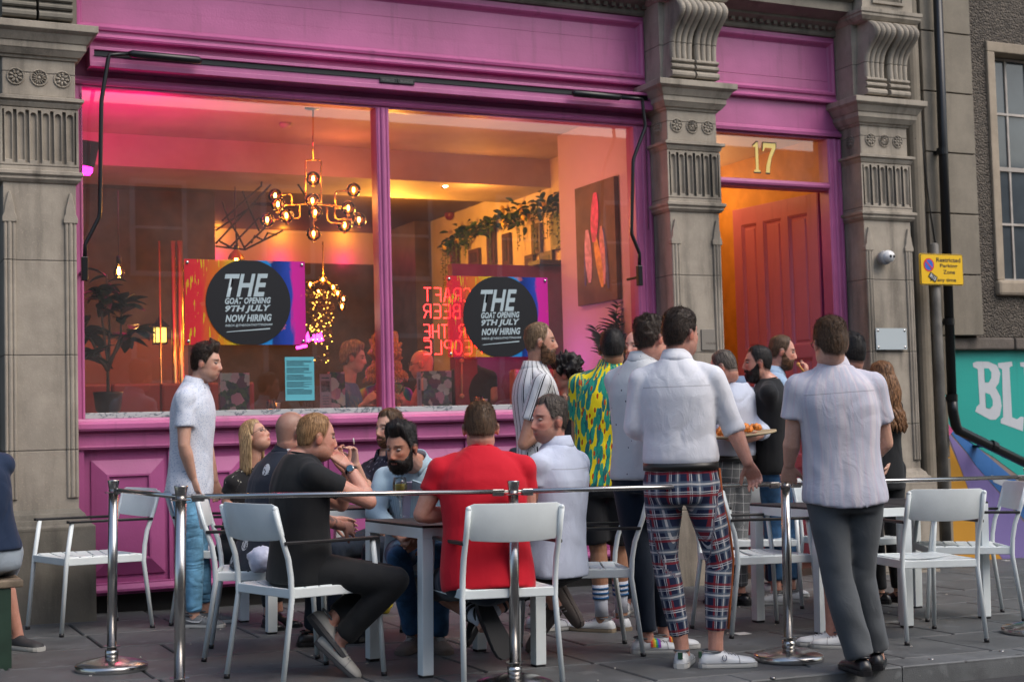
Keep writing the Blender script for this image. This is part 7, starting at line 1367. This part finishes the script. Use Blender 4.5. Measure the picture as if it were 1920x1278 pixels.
    I = person('man in glasses and pale shirt carrying a tray of food behind the tartan trousers', 10.1, (1368, 880, 0), (1378, 722, 0), (1357, 690, -.05), -42, -62, 22, S=1., group=g1, top='white2', bottom='check', hair='grey', hs=dict(top=.012, side=.003, rec=.01), skin=RD, sleeve='rolled', vox=.006, belly=.05, build=1.1, loose=.006,
        arms=dict(L=((1352, 800, -.1), (1372, 822, -.35)), R=((1432, 808, -.05), (1392, 826, -.30))), hands=dict(R=dict(d=(-1, .1, -.3), n=(0, 1, 0), curl=.2), L=dict(d=(1, .1, -.3), n=(0, 1, 0), curl=.2)), legs=dict(L=((1352, 1000, 0), (1362, 1100, .0)), R=((1385, 1000, 0), (1388, 1100, 0))), shoe='black', tuck=True, extra=dict(glasses=True))
    c = atD(1390, 817, 9.72); tr = empty('wooden_tray', 'round pale wooden tray carried behind the tartan trousers', 'tray', c); m = MB(); m.lathe([(.20, 0), (.235, .008), (.235, .020), (.225, .020), (.215, .012), (.0, .012)], n=40); o = mk('board', m, plain('pale_wood_tray', (.42, .33, .20), .6, var=.2), tr, True); tr.rotation_euler = (0, R_(-5), 0)
    FO = plain('fried_orange_food', (.62, .20, .03), .55, var=.5, vs=40)
    for k in range(26):
        a = rng.uniform(0, 6.28); r_ = rng.uniform(0, .16); lump('fried_bite', (c[0]+r_*math.cos(a), c[1]+r_*math.sin(a), c[2]+.035+rng.uniform(0, .02)-.087*r_*math.cos(a)*-1), (.025, .022, .020), FO, 'golden fried bite heaped on the wooden tray', 'food', k, False)['group'] = 'fried bites on the tray'
    I = person('dark haired bearded man in black T-shirt and jeans facing left', 10.2, (1448, 872, 0), (1442, 716, 0), (1420, 682, 0), -78, -88, 0, S=1.02, group=g1, top='black', bottom='denim2', hair='black', hs=dict(top=.014, side=.003, rec=.005), beard='beard_black', bt=.016, skin=RD, sleeve='tee', collar=False, vox=.0055, build=1.08,
        arms=dict(L=((1452, 795, -.1), (1400, 815, -.15)), R=((1450, 800, .2), (1405, 810, .2))), legs=dict(L=((1450, 990, -.05), (1455, 1090, -.1)), R=((1478, 990, .1), (1482, 1088, .05))), toes=dict(L=(-80,), R=(-70,)), shoe='white')
    I = person('bearded man in light blue shirt raising a chip by the open door', 10.7, (1448, 850, 0), (1447, 702, 0), (1467, 661, 0), 80, 96, 8, S=1.03, group=g1, top='lblue', bottom='dnavy', hair='brown', hs=dict(top=.012, side=.003, rec=.012), beard='beard_brown', bt=.012, skin=RD, vox=.0055,
        arms=dict(R=((1455, 790, -.1), (1500, 712, -.1)), L=((1470, 790, .2), (1500, 760, .2))), hands=dict(R=dict(d=(.5, .8, .0), n=(-.8, 0, .4), curl=.8)))
    q = MB(); p = atD(1501, 690, 10.56); q.tube([p+np.array([.03, .0, -.03]), p-np.array([.02, 0, -.03])], .008, 8); q.ball(p-np.array([.02, 0, -.03]), .014); mk('chip', q, bpy.data.materials['golden_batter'], None, True, label='golden chip raised by the man beside the door', category='food')
    I = person('man in lavender striped shirt and grey trousers leaning on the chrome post', 7.2, (1584, 925, .02), (1564, 694, .05), (1556, 646, .03), 0, -12, 2, S=1.04, group=g1, top='lav', bottom='grey', hair='brown', hs=dict(top=.024, side=.010, low=.0), skin=LT, vox=.0045, build=1.05, loose=.010, hem=-.06, hemdip=.03,
        arms=dict(L=((1486, 822, .06), (1480, 868, .10)), R=((1660, 830, .10), (1600, 880, .30))), hands=dict(L=dict(d=(.0, -.9, .35), n=(.2, -.5, .9), curl=1.1), R=dict(curl=.8)), legs=dict(L=((1570, 1085, -.02), (1612, 1228, -.06)), R=((1612, 1080, .08), (1642, 1215, .12))), toes=dict(L=(-8,), R=(14,)), shoe='black', extra=dict(glasses=True, legw=.014, hemleg=1.02))
    m = MB(); w_ = atD(1492, 880, 7.36)
    I = person('dark cropped man in black shirt and white trainers behind the lavender shirt', 8.15, (1600, 905, 0), (1597, 712, 0), (1593, 664, 0), -20, -35, 2, S=1.0, group=g1, top='dark', bottom='dnavy', short=True, hair='black', hs=dict(top=.012, side=.004), skin=RD, vox=.0055, build=1.0,
        arms=dict(L=((1555, 820, .05), (1560, 880, .1)), R=((1648, 820, .0), (1630, 870, .15))), legs=dict(L=((1560, 1030, .0), (1560, 1170, -.05)), R=((1585, 1040, -.05), (1588, 1185, -.15))), toes=dict(L=(-80,), R=(-75,)), shoe='white')
    I = person('woman with long wavy brown hair in a black dress near the right pilaster', 10.2, (1658, 880, 0), (1652, 742, 0), (1652, 712, 0), -28, -30, 4, S=.92, group=g1, top='black', bottom='black', hair='curly', hs=dict(top=.030, side=.02, low=.02), skin=LT, vox=.006, sleeve='tee', collar=False, build=.84, lips=1.2, hem=-.26,
        arms=dict(L=((1610, 820, .1), (1600, 870, 0)), R=((1682, 820, 0), (1665, 870, -.1))), toes=dict(L=(-60,), R=(-40,)), shoe='black')
    long_hair(I, HM['curly'], .36, n=210, thick=.010, seed=8, spread=.16, curl=.022)
    I = person('person in navy top and pale shorts sitting on the green bench at the left edge', 8.2, (-24, 1040, -.55), (-62, 845, -.62), (-85, 792, -.6), -35, -50, 0, S=1.0, group=g2, top='navy', bottom='stoneshort', short=True, hem=.06, hair='brown', hs=dict(top=.02, side=.01), skin=RD, sit=True, vox=.006, sleeve='short', collar=False, loose=.008,
        arms=dict(L=((-60, 960, -.1), (-100, 980, -.1)), R=((-90, 960, .3), (-120, 980, .2))), legs=dict(L=((-90, 1070, -.1), (-60, 1190, 0)), R=((2, 1078, -.06), (32, 1188, .0))), toes=dict(L=(-60,), R=(120,)), shoe='blackwhite')
    gi = 'people inside the bar behind the glass'
    I = person('man with fair streaked hair in blue shirt inside, behind the left half of the window', 11.7, (640, 850, 0), (652, 722, 0), (664, 672, 0), 95, 92, 8, S=1.0, group=gi, top='blue2', bottom='dnavy', hair='sandy', hs=dict(top=.036, side=.022, low=.01), skin=LT, sit=True, sleeve='long', collar=False, vox=.007, arms=dict(R=((640, 800, -.1), (680, 760, -.2)), L=((690, 790, .1), (700, 755, .0))))
    I = person('bald man in glasses and pink shirt inside, right of the window mullion', 11.6, (800, 850, 0), (800, 725, 0), (790, 684, 0), -85, -82, 6, S=1.0, group=gi, top='pink2', bottom='dnavy', skin=(.60, .33, .27), sit=True, vox=.0065, sleeve='long', extra=dict(glasses=True), arms=dict(L=((790, 800, -.1), (755, 750, -.1)), R=((770, 790, .1), (750, 760, .1))))
    I = person('performer with big orange curly wig and rainbow scarf inside behind the mullion', 12.0, (722, 860, 0), (722, 722, 0), (722, 672, 0), -10, -10, 0, S=1.0, group=gi, top='rainbow', bottom='dnavy', hair='orange', hs=dict(top=.08, side=.06, curl=.4, low=.05), skin=LT, vox=.008, sleeve='tee', collar=False)
    long_hair(I, HM['orange'], .20, n=300, thick=.008, seed=5, spread=.45, curl=.03)
    I = person('person in black T-shirt standing inside below the second poster', 11.8, (878, 850, 0), (880, 690, 0), (882, 650, 0), 0, 0, 0, S=1.0, group=gi, top='black', bottom='dnavy', hair='dark', hs=dict(top=.012, side=.006), skin=RD, vox=.007, sleeve='tee', collar=False, arms=dict(R=((925, 745, 0), (905, 765, .2)), L=((840, 760, 0), (830, 790, .1))))
    I = person('woman with dark curly hair inside the window beside the striped shirt', 11.3, (1070, 850, 0), (1066, 745, 0), (1058, 705, 0), -85, -80, 14, S=.98, group=gi, top='dark', bottom='dnavy', hair='black', hs=dict(top=.05, side=.045, curl=.8, low=.03), skin=(.46, .23, .16), sit=True, vox=.007, sleeve='tee', collar=False, lips=1.2, arms=dict(L=((1060, 810, 0), (1035, 790, 0)), R=((1090, 800, .1), (1060, 790, .1))))
cast()
